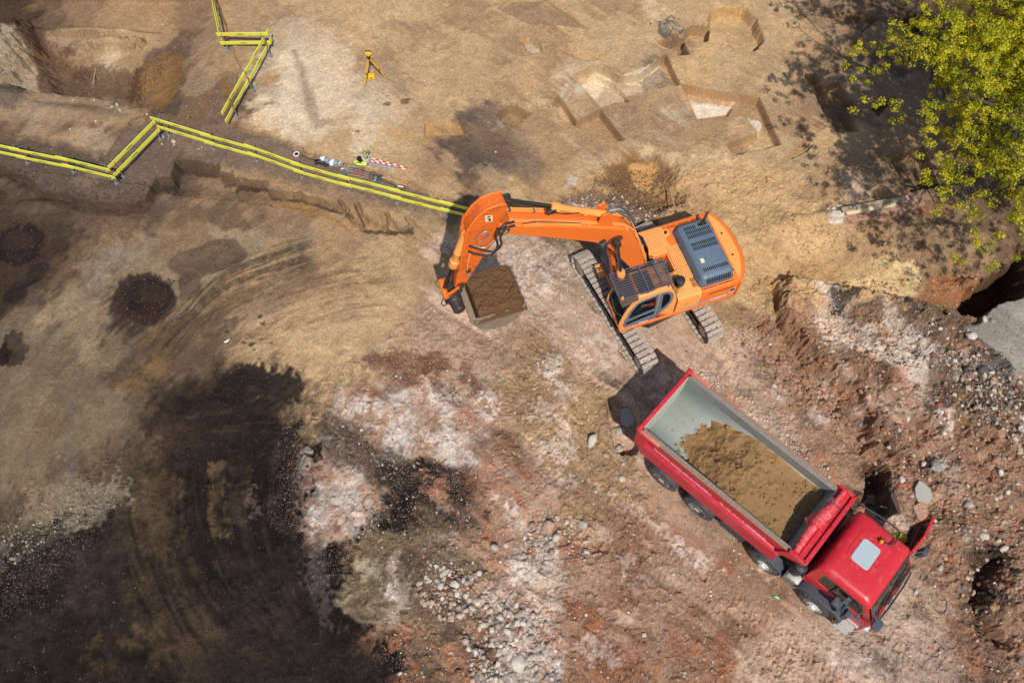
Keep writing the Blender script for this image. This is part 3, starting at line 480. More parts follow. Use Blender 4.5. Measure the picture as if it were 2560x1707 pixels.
# black earth in the lower left, with brushed tan bands and lime edge
Zd = (1.943, 0, 900)
pt([(1020, 120), (1150, 10), (1400, 30), (1480, 180), (1370, 330), (1400, 500), (1420, 800), (1500, 1100), (1600, 1300), (1749, 1500), (1749, 1700), (-100, 1700), (-100, 1250), (200, 900), (420, 800), (600, 700), (600, 560), (700, 400), (800, 200)], (60, 50, 43), Zd, soft=1.6, rough=1.3, a=.82)
pt([(1000, 500), (1400, 480), (1420, 800), (1300, 1000), (1000, 900)], (40, 32, 29), Zd, soft=.6, rough=.7, a=.8)
pt([(650, 560), (860, 520), (860, 880), (740, 890), (660, 800)], (112, 92, 68), Zd, soft=.35, rough=.8, a=.65); pt([(1010, 500), (1080, 500), (1090, 840), (1050, 850), (1010, 740)], (128, 104, 74), Zd, soft=.25, rough=.35, a=.8); pt([(1110, 500), (1200, 520), (1160, 800), (1110, 760)], (92, 76, 60), Zd, soft=.3, rough=.6, a=.6)
pt([(1200, 620), (1260, 590), (1240, 740), (1200, 720)], (136, 112, 104), Zd, soft=.2, rough=.5, a=.5, dots=.15); pt([(900, 940), (1000, 1020), (980, 1220), (930, 1120)], (96, 78, 58), Zd, soft=.25, rough=.3, a=.6)
streaks([(840, 480), (850, 800), (960, 1100), (1200, 1360), (1400, 1480)], 1.5, (88, 72, 58), .5, .13, .05, 12, *Zd); streaks([(640, 420), (660, 760), (760, 1100), (1000, 1500)], 1.3, (104, 86, 66), .6, .13, .0, 16, *Zd); streaks([(1250, 300), (1230, 700), (1330, 1100), (1500, 1400)], 1.4, (84, 70, 60), .55, .14, .05, 18, *Zd); streaks([(700, 300), (1000, 330), (1380, 300)], .9, (92, 74, 58), .5, .16, .0, 20, *Zd); streaks([(980, 480), (990, 800), (1100, 1080), (1300, 1300)], 1.3, (38, 32, 30), .7, .15, -.05, 14, *Zd)
pt([(0, 840), (200, 740), (420, 620), (580, 560), (600, 640), (480, 760), (300, 840), (100, 960), (0, 1000)], (158, 144, 122), Zd, soft=.4, rough=.8, a=.7, dots=.1); pt([(60, 840), (300, 760), (280, 980), (200, 1180), (0, 1200), (0, 960)], (74, 62, 56), Zd, soft=.4, rough=.8, a=.7, dots=-.1)
pt([(300, 900), (560, 820), (600, 1000), (440, 1240), (280, 1200)], (84, 68, 60), Zd, soft=.5, rough=.5, a=.7); pt([(170, 280), (330, 250), (320, 300), (200, 400)], (134, 108, 80), Zd, soft=.4, rough=.5, a=.5); pt([(310, 180), (370, 180), (360, 620), (330, 620)], (134, 122, 112), Zd, soft=.35, rough=.2, a=.45)
pt([(600, 1360), (780, 1340), (790, 1390), (740, 1430), (640, 1400)], (112, 88, 62), Zd, soft=.35, rough=.7, a=.6); pt([(430, 1340), (490, 1320), (440, 1440), (380, 1480)], (100, 80, 58), Zd, soft=.2, rough=.3, a=.6); pt([(450, 1480), (560, 1450), (590, 1500), (470, 1520)], (108, 86, 60), Zd, soft=.2, rough=.3, a=.6)
pt([(1440, 880), (1520, 900), (1600, 1060), (1640, 1300), (1560, 1280), (1480, 1100)], (112, 100, 94), Zd, soft=.3, rough=.8, a=.5, dots=.12); pt([(0, 1250), (250, 1280), (200, 1500), (0, 1568)], (72, 62, 58), Zd, soft=.4, rough=.5, a=.6, dots=0)

# small-scale colour variation + broad darkening towards the lower left
lum = (1 - .16 * ss((760 - U) / 500) * ss((V - 380) / 300)) * (1 + RUB * (.16 * fbm(X, Y, .5, 4, 145) + .12 * W4)) * 1.0 + .10 * W3 + .07 * W4 + .07 * W1 + .05 * W2 + .10 * fbm(X, Y, .22, 3, 141)
lum = lum * (1 + (.13 + .14 * DARK + .08 * RUB) * ST * ss((V - 420) / 200) + DARK * (.22 * W3 + .20 * fbm(X, Y, 1.3, 4, 149)) + .08 * fbm(X, Y, .09, 2, 147)); COL = np.clip(COL * lum[..., None], .004, .9)
l_ = (COL @ np.array([.3, .55, .15], np.float32))[..., None]; COL = np.clip(l_ + (COL - l_) * 1.04, .003, .9) * np.clip((l_ / .36) ** .30, .5, 1.12)
warm = .05 * fbm(X, Y, .9, 4, 151); COL[..., 0] *= 1 + warm; COL[..., 2] *= 1 - warm

COL = np.nan_to_num(COL, nan=.2)
# cut faces: soil layers, tops darkened as painted shade, instead of stretched surface grain
def box(a, r):
    for ax in (0, 1):
        c = np.cumsum(np.concatenate([np.repeat(np.take(a, [0], ax), r + 1, ax), a, np.repeat(np.take(a, [-1], ax), r, ax)], ax), ax, dtype=np.float64); n_ = a.shape[ax]
        a = ((np.take(c, range(2 * r + 1, 2 * r + 1 + n_), ax) - np.take(c, range(0, n_), ax)) / (2 * r + 1)).astype(np.float32)
    return a
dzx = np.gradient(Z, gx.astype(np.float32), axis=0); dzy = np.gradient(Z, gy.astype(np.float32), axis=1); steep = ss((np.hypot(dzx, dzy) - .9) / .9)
zr = Z - box(Z, 30); lay_shade = 1 + .16 * np.sin(Z * 34 + W1 * 2.5) * .5 - .16 * ss((zr + .05) / .25) + .10 * (vn(Z * 1.0, X * .15 + Y * .1, .06, 611) - .5) + .10 * W1
lay_shade = np.nan_to_num(lay_shade, nan=1.0); steep = np.nan_to_num(steep)
B_ = box(COL, 5) * lay_shade[..., None] * np.array([.98, .93, .86], np.float32); COL += (B_ - COL) * steep[..., None] * .85
me = bpy.data.meshes.new('ground'); me.vertices.add(NX * NY)
me.vertices.foreach_set('co', np.stack([X, Y, Z], -1).astype(np.float32).ravel())
idx = np.arange(NX * NY, dtype=np.int32).reshape(NX, NY)
q = np.stack([idx[:-1, :-1], idx[1:, :-1], idx[1:, 1:], idx[:-1, 1:]], -1).reshape(-1, 4)
me.loops.add(q.size); me.loops.foreach_set('vertex_index', q.ravel()); me.polygons.add(len(q))
me.polygons.foreach_set('loop_start', np.arange(0, q.size, 4, dtype=np.int32)); me.update(calc_edges=True)
me.shade_flat()
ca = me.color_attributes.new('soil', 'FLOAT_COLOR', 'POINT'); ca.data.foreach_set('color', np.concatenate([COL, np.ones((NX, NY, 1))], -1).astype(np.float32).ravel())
cb = me.color_attributes.new('kind_mix', 'FLOAT_COLOR', 'POINT'); cb.data.foreach_set('color', np.stack([RUB, COARSE, DARK, np.ones_like(RUB)], -1).astype(np.float32).ravel())
gm = bpy.data.materials.new('soil'); gm.use_nodes = True; n = gm.node_tree.nodes; L = gm.node_tree.links; b = n['Principled BSDF']; b.inputs['Roughness'].default_value = .95; b.inputs['Specular IOR Level'].default_value = .15
def N(t, **k):
    x = n.new(t)
    for a, v in k.items(): setattr(x, a, v)
    return x
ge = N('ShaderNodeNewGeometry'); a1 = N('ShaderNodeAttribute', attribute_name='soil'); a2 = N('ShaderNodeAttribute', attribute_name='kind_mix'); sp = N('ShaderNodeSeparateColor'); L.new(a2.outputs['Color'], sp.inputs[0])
f1 = N('ShaderNodeTexNoise'); f1.inputs['Scale'].default_value = 14; f1.inputs['Detail'].default_value = 9; f1.inputs['Roughness'].default_value = .75; L.new(ge.outputs['Position'], f1.inputs['Vector'])
mr = N('ShaderNodeMapRange'); mr.inputs[1].default_value = .3; mr.inputs[2].default_value = .7; mr.inputs[3].default_value = .58; mr.inputs[4].default_value = 1.42; L.new(f1.outputs['Fac'], mr.inputs[0])
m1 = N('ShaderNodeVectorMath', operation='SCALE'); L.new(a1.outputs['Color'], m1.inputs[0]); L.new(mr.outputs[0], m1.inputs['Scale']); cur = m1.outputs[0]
def specks(scale, size, rgb, chan, lo, seed, gain=1.0):
    global cur
    of = N('ShaderNodeVectorMath', operation='ADD'); of.inputs[1].default_value = (seed, seed * .7, 0); L.new(ge.outputs['Position'], of.inputs[0])
    vo = N('ShaderNodeTexVoronoi'); vo.inputs['Scale'].default_value = scale; L.new(of.outputs[0], vo.inputs['Vector'])
    sc2 = N('ShaderNodeSeparateColor'); L.new(vo.outputs['Color'], sc2.inputs[0])
    g1 = N('ShaderNodeMath', operation='GREATER_THAN'); g1.inputs[1].default_value = lo; L.new(sc2.outputs[0], g1.inputs[0])
    sz = N('ShaderNodeMath', operation='MULTIPLY'); sz.inputs[1].default_value = size; L.new(sc2.outputs[1], sz.inputs[0])
    l1 = N('ShaderNodeMath', operation='LESS_THAN'); L.new(vo.outputs['Distance'], l1.inputs[0]); L.new(sz.outputs[0], l1.inputs[1])
    mu = N('ShaderNodeMath', operation='MULTIPLY'); L.new(g1.outputs[0], mu.inputs[0]); L.new(l1.outputs[0], mu.inputs[1])
    m3 = N('ShaderNodeMath', operation='MULTIPLY', use_clamp=True); L.new(mu.outputs[0], m3.inputs[0])
    if chan is None: m3.inputs[1].default_value = gain
    else:
        gg = N('ShaderNodeMath', operation='MULTIPLY'); gg.inputs[1].default_value = gain; L.new(sp.outputs[chan], gg.inputs[0]); L.new(gg.outputs[0], m3.inputs[1])
    mx = N('ShaderNodeMixRGB'); mx.inputs[2].default_value = (*rgb, 1); L.new(m3.outputs[0], mx.inputs[0]); L.new(cur, mx.inputs[1]); cur = mx.outputs[0]
specks(12, .42, (.34, .17, .09), 0, .91, 3, .5); specks(19, .42, (.54, .46, .38), 0, .80, 11, .55); specks(33, .42, (.58, .51, .44), 0, .78, 27, .6); specks(28, .5, (.16, .11, .08), 0, .72, 31, .55); specks(26, .42, (.36, .18, .10), 0, .90, 41, .65)
specks(30, .4, (.42, .35, .27), None, .95, 57, .3); specks(11, .4, (.12, .09, .07), 0, .88, 77, .6)
L.new(cur, b.inputs['Base Color'])
f2 = N('ShaderNodeTexNoise'); f2.inputs['Scale'].default_value = 22; f2.inputs['Detail'].default_value = 10; f2.inputs['Roughness'].default_value = .8; L.new(ge.outputs['Position'], f2.inputs['Vector'])
ds = N('ShaderNodeMath', operation='MULTIPLY_ADD'); ds.inputs[1].default_value = .030; ds.inputs[2].default_value = .028; L.new(sp.outputs[0], ds.inputs[0])
bp = N('ShaderNodeBump'); bp.inputs['Strength'].default_value = .8; L.new(ds.outputs[0], bp.inputs['Distance']); L.new(f2.outputs['Fac'], bp.inputs['Height']); L.new(bp.outputs[0], b.inputs['Normal'])
me.materials.append(gm); go = bpy.data.objects.new('ground', me); C.objects.link(go); tag(go, kind='structure')

# ================================================================ STONES
def rockmesh(name, pos, size, col, seed, flatten=.7, m=None):
    rs = np.random.RandomState(seed); ph = (1 + 5 ** .5) / 2
    bv = np.array([(-1, ph, 0), (1, ph, 0), (-1, -ph, 0), (1, -ph, 0), (0, -1, ph), (0, 1, ph), (0, -1, -ph), (0, 1, -ph), (ph, 0, -1), (ph, 0, 1), (-ph, 0, -1), (-ph, 0, 1)]) / 1.9
    bf = np.array([(0, 11, 5), (0, 5, 1), (0, 1, 7), (0, 7, 10), (0, 10, 11), (1, 5, 9), (5, 11, 4), (11, 10, 2), (10, 7, 6), (7, 1, 8), (3, 9, 4), (3, 4, 2), (3, 2, 6), (3, 6, 8), (3, 8, 9), (4, 9, 5), (2, 4, 11), (6, 2, 10), (8, 6, 7), (9, 8, 1)])
    bv = np.sign(bv) * np.abs(bv) ** .7; k = len(pos); v = bv[None] * (1 + rs.uniform(-.32, .32, (k, 12, 1))) + rs.uniform(-.14, .14, (k, 12, 3))
    v *= np.stack([rs.uniform(.8, 1.35, k), rs.uniform(.7, 1.1, k), rs.uniform(.45, .9, k) * flatten / .7], -1)[:, None]
    a = rs.uniform(0, 6.28, k); c, s = np.cos(a)[:, None], np.sin(a)[:, None]; t = rs.uniform(-.35, .35, k)[:, None]
    x = v[..., 0] * c - v[..., 1] * s; y = v[..., 0] * s + v[..., 1] * c; z = v[..., 2] + x * t
    v = np.stack([x, y, z], -1) * size[:, None, None] * .5 + pos[:, None]
    me = bpy.data.meshes.new(name); f = (bf[None] + (np.arange(k) * 12)[:, None, None]).reshape(-1, 3)
    me.vertices.add(k * 12); me.vertices.foreach_set('co', v.astype(np.float32).ravel()); me.loops.add(f.size); me.loops.foreach_set('vertex_index', f.astype(np.int32).ravel())
    me.polygons.add(len(f)); me.polygons.foreach_set('loop_start', np.arange(0, f.size, 3, dtype=np.int32)); me.update(calc_edges=True)
    ca = me.color_attributes.new('stone', 'FLOAT_COLOR', 'POINT'); ca.data.foreach_set('color', np.repeat(np.concatenate([col, np.ones((k, 1))], 1), 12, 0).astype(np.float32).ravel())
    if m is None: m = STONE
    me.materials.append(m); o = bpy.data.objects.new(name, me); C.objects.link(o); return o
STONE = bpy.data.materials.new('stone'); STONE.use_nodes = True; n = STONE.node_tree.nodes; L = STONE.node_tree.links; b = n['Principled BSDF']; b.inputs['Roughness'].default_value = .9; b.inputs['Specular IOR Level'].default_value = .25
a1 = N('ShaderNodeAttribute', attribute_name='stone'); ge = N('ShaderNodeNewGeometry'); f1 = N('ShaderNodeTexNoise'); f1.inputs['Scale'].default_value = 22; f1.inputs['Detail'].default_value = 8; L.new(ge.outputs['Position'], f1.inputs['Vector'])
mr = N('ShaderNodeMapRange'); mr.inputs[1].default_value = .3; mr.inputs[2].default_value = .7; mr.inputs[3].default_value = .72; mr.inputs[4].default_value = 1.2; L.new(f1.outputs['Fac'], mr.inputs[0])
m1 = N('ShaderNodeVectorMath', operation='SCALE'); L.new(a1.outputs['Color'], m1.inputs[0]); L.new(mr.outputs[0], m1.inputs['Scale']); L.new(m1.outputs[0], b.inputs['Base Color'])
bp = N('ShaderNodeBump'); bp.inputs['Strength'].default_value = .5; bp.inputs['Distance'].default_value = .02; L.new(f1.outputs['Fac'], bp.inputs['Height']); L.new(bp.outputs[0], b.inputs['Normal'])
PALE = [(204, 188, 170), (186, 168, 150), (216, 206, 194), (172, 156, 140), (196, 172, 152)]; PINK = [(200, 158, 134), (186, 148, 126), (172, 136, 114)]; BRICK = [(184, 116, 82), (168, 96, 66), (196, 140, 108)]; EARTH = [(150, 118, 88), (170, 136, 102), (132, 104, 80)]; GREY = [(150, 146, 140), (128, 124, 118)]; BLK = [(70, 60, 54), (90, 78, 70)]
def scatter(name, zones, seed, label, cat):
    rs = np.random.RandomState(seed); P = []; S = []; K = []
    for poly, cnt, s0, s1, pal in zones:
        px = np.array(poly, float); lo = px.min(0); hi = px.max(0); got = 0
        while got < cnt:
            u = rs.uniform(lo[0], hi[0]); v = rs.uniform(lo[1], hi[1]); ins = False
            for i in range(len(px)):
                (ax, ay), (bx, by) = px[i], px[(i + 1) % len(px)]
                if (ay > v) != (by > v) and u < (bx - ax) * (v - ay) / (by - ay) + ax: ins = not ins
            if not ins: continue
            x, y = at(u, v)
            if rs.rand() > .35 + 1.0 * (.5 + CLP(x, y)): continue
            got += 1; s = s0 * .8 + (s1 * .85 - s0 * .8) * rs.rand() ** 4.5; P.append((x, y, hz(x, y) + s * .02)); S.append(s); K.append(alb(pal[rs.randint(len(pal))]))
    return tag(rockmesh(name, np.array(P), np.array(S), np.array(K), seed), label, cat, kind='stuff')
_c = np.random.RandomState(8).rand(64, 64)
def CLP(x, y):      # clumping
    return (vn(np.float32(x), np.float32(y), .9, 171) - .5) * 1.3 + (vn(np.float32(x), np.float32(y), .35, 172) - .5) * .7
FIELD = [(1060, 780), (1300, 600), (1440, 560), (1700, 860), (1880, 720), (2150, 740), (2560, 800), (2560, 1707), (1000, 1707), (980, 1560), (900, 1360), (840, 1120), (850, 980), (950, 880)]
scatter('rubble_gravel', [
    (FIELD, 9500, .025, .11, PALE + PINK + PALE + BRICK[:2]), ([(1900, 960), (2160, 1150), (2330, 1330), (2480, 1707), (2560, 1707), (2560, 960), (2300, 800), (2050, 860)], 2100, .03, .24, PALE + PINK + EARTH + EARTH + BRICK[:2] + GREY),
    ([(1840, 760), (2000, 860), (2130, 980), (2110, 1060), (2000, 1010), (1860, 900)], 800, .03, .2, EARTH + PINK + EARTH + BRICK[:2]), ([(1240, 640), (1440, 590), (1420, 700), (1240, 760)], 900, .02, .09, PALE),
    ([(1140, 1480), (1290, 1500), (1420, 1600), (1400, 1707), (1180, 1707)], 700, .06, .26, PALE + PALE + GREY), ([(1050, 1400), (1200, 1430), (1230, 1520), (1120, 1560), (1040, 1500)], 420, .05, .24, PALE + PINK), ([(1300, 1330), (1360, 1290), (1480, 1290), (1470, 1400), (1340, 1430)], 330, .05, .26, PALE + PINK),
    ([(1830, 1120), (2060, 1190), (2100, 1250), (1900, 1150)], 250, .05, .16, PALE + PINK), ([(1700, 900), (1880, 980), (2080, 1180), (2050, 1190), (1850, 1060)], 900, .03, .14, PALE),
    ([(0, 1290), (290, 1190), (300, 1260), (140, 1340), (0, 1430)], 500, .03, .14, [(160, 150, 132), (130, 120, 108)]), ([(0, 1350), (200, 1330), (400, 1450), (300, 1700), (0, 1700)], 300, .03, .09, [(96, 88, 80), (78, 68, 62)]), ([(350, 960), (760, 960), (900, 1500), (900, 1700), (350, 1700)], 140, .02, .05, [(110, 98, 88), (130, 118, 106), (120, 76, 56)]),
    ([(2330, 900), (2420, 880), (2520, 1000), (2560, 1080), (2560, 1140), (2440, 1060)], 500, .06, .26, GREY + BLK + PALE), ([(1400, 500), (1560, 480), (1700, 520), (1620, 560), (1420, 540)], 500, .03, .15, PALE + EARTH),
    ([(760, 960), (1100, 1000), (1160, 1300), (860, 1380), (720, 1150)], 450, .02, .06, PALE + BRICK), ([(690, 1150), (850, 1120), (880, 1260), (800, 1340), (700, 1320)], 300, .02, .06, BRICK + BLK), ([(1010, 940), (1240, 930), (1260, 1080), (1060, 1130)], 420, .02, .06, BRICK + BLK), ([(1500, 1250), (1750, 1420), (2100, 1600), (1900, 1707), (1300, 1600), (1250, 1450)], 1500, .02, .08, PINK + EARTH + BRICK), ([(2150, 690), (2480, 640), (2440, 760), (2200, 770)], 500, .04, .16, BRICK + EARTH + EARTH + PINK),
    ([(2000, 760), (2200, 780), (2330, 840), (2330, 900), (2150, 880), (2020, 830)], 700, .03, .12, PALE + BRICK), ([(2060, 770), (2100, 760), (2110, 800), (2075, 800)], 160, .04, .14, BLK + GREY)], 5, 'scattered stone, lime and brick rubble strewn over the lower right ground', 'rubble')
scatter('soil_clods', [
    ([(1500, 410), (1680, 400), (1720, 520), (1560, 550), (1470, 500)], 1300, .03, .15, [(138, 108, 80), (120, 92, 68), (158, 126, 94)]), ([(1600, 420), (2000, 400), (2100, 620), (1900, 720), (1830, 560), (1700, 470)], 600, .02, .09, [(200, 164, 118), (186, 150, 108), (170, 134, 96)]),
    ([(1900, 550), (2200, 560), (2160, 640), (1960, 640)], 350, .02, .10, [(186, 150, 108), (160, 124, 90)]), ([(300, 130), (400, 40), (480, 40), (370, 140), (330, 280), (280, 260)], 900, .03, .14, [(112, 90, 76), (130, 106, 90)]), ([(60, 130), (180, 140), (330, 230), (250, 240), (90, 205)], 500, .03, .12, [(120, 98, 82), (140, 116, 98)]),
    ([(430, 270), (470, 200), (560, 200), (545, 300)], 300, .03, .11, [(126, 104, 92), (150, 130, 114)]), ([(0, 335), (260, 390), (420, 290), (700, 360), (1100, 510), (1050, 540), (600, 420), (430, 400), (300, 500), (0, 410)], 1500, .02, .09, [(124, 104, 92), (104, 86, 76), (150, 132, 118)]),
    ([(560, 930), (720, 920), (750, 1020), (700, 1250), (800, 1400), (950, 1700), (400, 1700), (300, 1300)], 1800, .02, .09, [(60, 50, 44), (46, 38, 34), (76, 62, 54)]), ([(0, 420), (140, 490), (350, 510), (380, 470), (360, 440), (280, 490), (150, 470), (0, 400)], 500, .03, .12, [(96, 80, 70), (80, 66, 58)]),
    ([(0, 560), (80, 560), (110, 620), (60, 650), (0, 650)], 240, .03, .12, [(58, 46, 42), (72, 58, 50)]), ([(300, 680), (430, 670), (430, 760), (370, 800), (290, 770)], 300, .03, .12, [(70, 56, 48), (84, 66, 56), (96, 70, 56)]), ([(1340, 880), (1500, 900), (1500, 1180), (1380, 1180), (1330, 1000)], 700, .03, .14, [(184, 150, 112), (160, 128, 96), (196, 176, 156)]),
    ([(1150, 270), (1260, 260), (1350, 380), (1340, 470), (1200, 400)], 500, .02, .07, [(112, 94, 84), (150, 130, 116)]), ([(1640, 55), (1700, 45), (1715, 90), (1680, 105), (1640, 95)], 120, .05, .13, [(112, 100, 88), (150, 138, 120)]), ([(650, 0), (1850, 0), (1850, 420), (1300, 480), (700, 340)], 900, .015, .05, [(180, 150, 118), (150, 120, 94), (200, 180, 156)])], 6, 'loose clods and crumbs of brown soil lying over the dig', 'soil clods')
ROCKS = [  # u, v, size px, colour, place
 (1388, 1344, 27, 0, 'c'), (1238, 1369, 24, 1, 'c'), (1369, 1312, 33, 4, 'c'), (1137, 1459, 22, 0, 'c'), (1102, 1465, 18, 0, 'c'), (1112, 1432, 24, 1, 'c'), (1295, 1656, 42, 2, 'c'), (1268, 1579, 20, 0, 'c'), (1293, 1557, 24, 0, 'c'), (1180, 1520, 18, 1, 'c'), (905, 1074, 15, 2, 'c'),
 (1386, 1377, 20, 0, 'c'), (1366, 1393, 18, 1, 'c'), (1457, 1314, 24, 1, 'c'), (1481, 1104, 34, 2, 'c'), (1552, 1079, 32, 1, 'c'), (1555, 1197, 18, 2, 'c'), (1610, 1587, 15, 2, 'c'), (1545, 1125, 26, 1, 'c'), (1515, 1140, 22, 4, 'c'), (1416, 1305, 15, 0, 'c'), (1323, 1335, 14, 0, 'c'), (1229, 1573, 18, 2, 'c'), (1165, 1488, 16, 0, 'c'), (1206, 1500, 14, 1, 'c'), (1250, 1545, 16, 0, 'c'), (1318, 1600, 18, 1, 'c'), (1000, 1683, 13, 2, 'c'), (1230, 1610, 14, 0, 'c'), (1265, 1362, 13, 0, 'c'),
 (2342, 1167, 28, 5, 'r'), (2233, 972, 17, 2, 'r'), (2420, 1262, 26, 1, 'r'), (2457, 1340, 22, 2, 'r'), (2508, 1371, 20, 2, 'r'), (2457, 926, 22, 6, 'r'), (2481, 803, 20, 5, 'r'), (2423, 840, 26, 2, 'r'), (2461, 800, 18, 2, 'r'), (2255, 1200, 20, 2, 'r'), (2270, 1215, 14, 7, 'r'), (2235, 1345, 14, 1, 'r'), (2300, 1020, 14, 4, 'r'), (2350, 1420, 16, 1, 'r'), (2290, 1480, 14, 0, 'r'), (2500, 1180, 18, 0, 'r'), (2380, 1120, 14, 1, 'r'), (1925, 860, 12, 0, 'r'),
 (237, 252, 11, 1, 'l'), (293, 262, 12, 0, 'l'), (239, 304, 8, 0, 'l'), (176, 323, 8, 0, 'l'), (410, 344, 13, 5, 'l'), (434, 354, 13, 1, 'l'), (436, 362, 11, 4, 'l'), (405, 361, 8, 4, 'l'), (421, 348, 8, 5, 'l'), (301, 276, 9, 1, 'l'), (368, 287, 10, 1, 'l'), (497, 373, 7, 2, 'l'), (505, 369, 6, 4, 'l'), (1135, 402, 6, 2, 'l'), (1239, 381, 7, 2, 'l'), (280, 268, 8, 1, 'l'), (183, 252, 8, 1, 'l')]
RC = [(210, 198, 184), (190, 176, 162), (208, 196, 182), (0, 0, 0), (196, 156, 136), (150, 148, 142), (96, 92, 90), (190, 108, 70)]
RCN = ['pale grey', 'buff', 'whitish', '', 'pinkish', 'grey', 'dark', 'brick-red']
RG = {'c': ('stone block lying on the trampled rubble left of the red truck', 'loose blocks on the rubble between digger, black earth and truck'), 'r': ('stone block in the broken ground right of the red truck', 'loose blocks in the broken ground on the right'), 'l': ('small stone on the dug ground above and around the yellow barriers', 'small stones near the yellow barriers')}
for i, (u, v, s, c, z) in enumerate(ROCKS):
    p = g3(u, v); w = s / 74.0; o = rockmesh('stone_block', np.array([[0, 0, w * .12]]), np.array([w * .92]), np.array([alb(RC[c])]), 900 + i, .75); o.location = p
    b_ = o.modifiers.new('bevel', 'BEVEL'); b_.width = w * .05; b_.segments = 1
    tag(o, RCN[c] + ' ' + RG[z][0], 'stone', RG[z][1])
# ================================================================ EXCAVATOR  (x forward, y left, z up; house centre at origin)
ORG = mat('orange_paint', (.84, .175, .016), .42, dirt=.24, dcol=(.46, .22, .10), dscale=2.3, var=.10, coat=.25)
ORL = mat('faded_orange_paint', (.88, .34, .08), .45, dirt=.2, dcol=(.55, .34, .18), dscale=1.6, var=.07, coat=.15)
OPF = mat('punched_orange_sheet', (.86, .36, .10), .5, dirt=.2, dcol=(.5, .3, .16), dscale=2, holes=(.062, .016, (.30, .09, .02)))
GRB = mat('blue_grey_plastic', (.105, .15, .20), .5, dirt=.25, dcol=(.25, .26, .26), dscale=2.2, var=.1)
GRD = mat('dark_grey_paint', (.075, .095, .125), .45, dirt=.1, dcol=(.2, .18, .16))
BLK_ = mat('black_rubber', (.018, .018, .02), .6, dirt=.15, dcol=(.12, .10, .08))
DST = mat('dusty_steel', (.34, .27, .22), .6, dirt=.6, dcol=(.36, .28, .21), dscale=5, var=.3)
TRK = mat('worn_track_steel', (.45, .375, .31), .55, dirt=.55, dcol=(.17, .13, .11), dscale=6.5, var=.35, bump=.4)
DKS = mat('greasy_dark_steel', (.05, .042, .038), .45, metal=.4, dirt=.5, dcol=(.13, .09, .07), dscale=4)
ROD = mat('chrome_rod', (.10, .105, .09), .2, metal=.9, dirt=.2, dcol=(.05, .04, .035), dscale=6)
GLS = glass('cab_glass', (.02, .03, .03), .12); DBR = mat('brown_visor', (.10, .065, .055), .4, dirt=.3, dcol=(.2, .15, .12))
AMB = mat('amber_lens', (.75, .25, .01), .12, coat=.8); VOID = mat('unlit_gap', (.012, .011, .01), .9); WHT = mat('white_print', (.72, .74, .76), .5); BLK2 = mat('black_print', (.03, .03, .03), .6)
SIL = mat('silver_fitting', (.55, .55, .52), .35, metal=.7, dirt=.3, dcol=(.2, .17, .14)); YEL = mat('pale_yellow_sticker', (.72, .66, .36), .6); SDC = mat('grey_stripe', (.30, .33, .40), .5)
EA = 3.4748
EX = empty('excavator', (4.58, 13.79, 0), EA, 'orange tracked excavator with grey engine hood, boom raised and bucket full of soil', 'excavator')
# ---- undercarriage (turned under the house)
dA = -1.0939 - EA; ca_, sa_ = math.cos(dA), math.sin(dA); off = (Vector((4.62, 13.66)) - Vector((4.58, 13.79))); ce, se = math.cos(-EA), math.sin(-EA); offx, offy = off.x * ce - off.y * se, off.x * se + off.y * ce
TR = lambda x, y, z: (offx + x * ca_ - y * sa_, offy + x * sa_ + y * ca_, z)
class TM(MB):
    def build(s, *a, **k): s.v = [TR(*p) for p in s.v]; return MB.build(s, *a, **k)
def shoe_path(n):      # points round the track, half length 2.05 + wheel radius .43
    hl, r, zc = 2.02, .44, .5; per = 4 * hl + 2 * math.pi * r; out = []
    for i in range(n):
        s = per * i / n
        if s < 2 * hl: sag = -.025 * math.sin(math.pi * s / (2 * hl)) ; out.append((-hl + s, zc + r + sag, 0.0))
        elif s < 2 * hl + math.pi * r: a = (s - 2 * hl) / r; out.append((hl + r * math.sin(a), zc + r * math.cos(a), a))
        elif s < 4 * hl + math.pi * r: out.append((hl - (s - 2 * hl - math.pi * r), zc - r, math.pi))
        else: a = math.pi + (s - 4 * hl - math.pi * r) / r; out.append((-hl + r * math.sin(a), zc + r * math.cos(a), a))
    return out
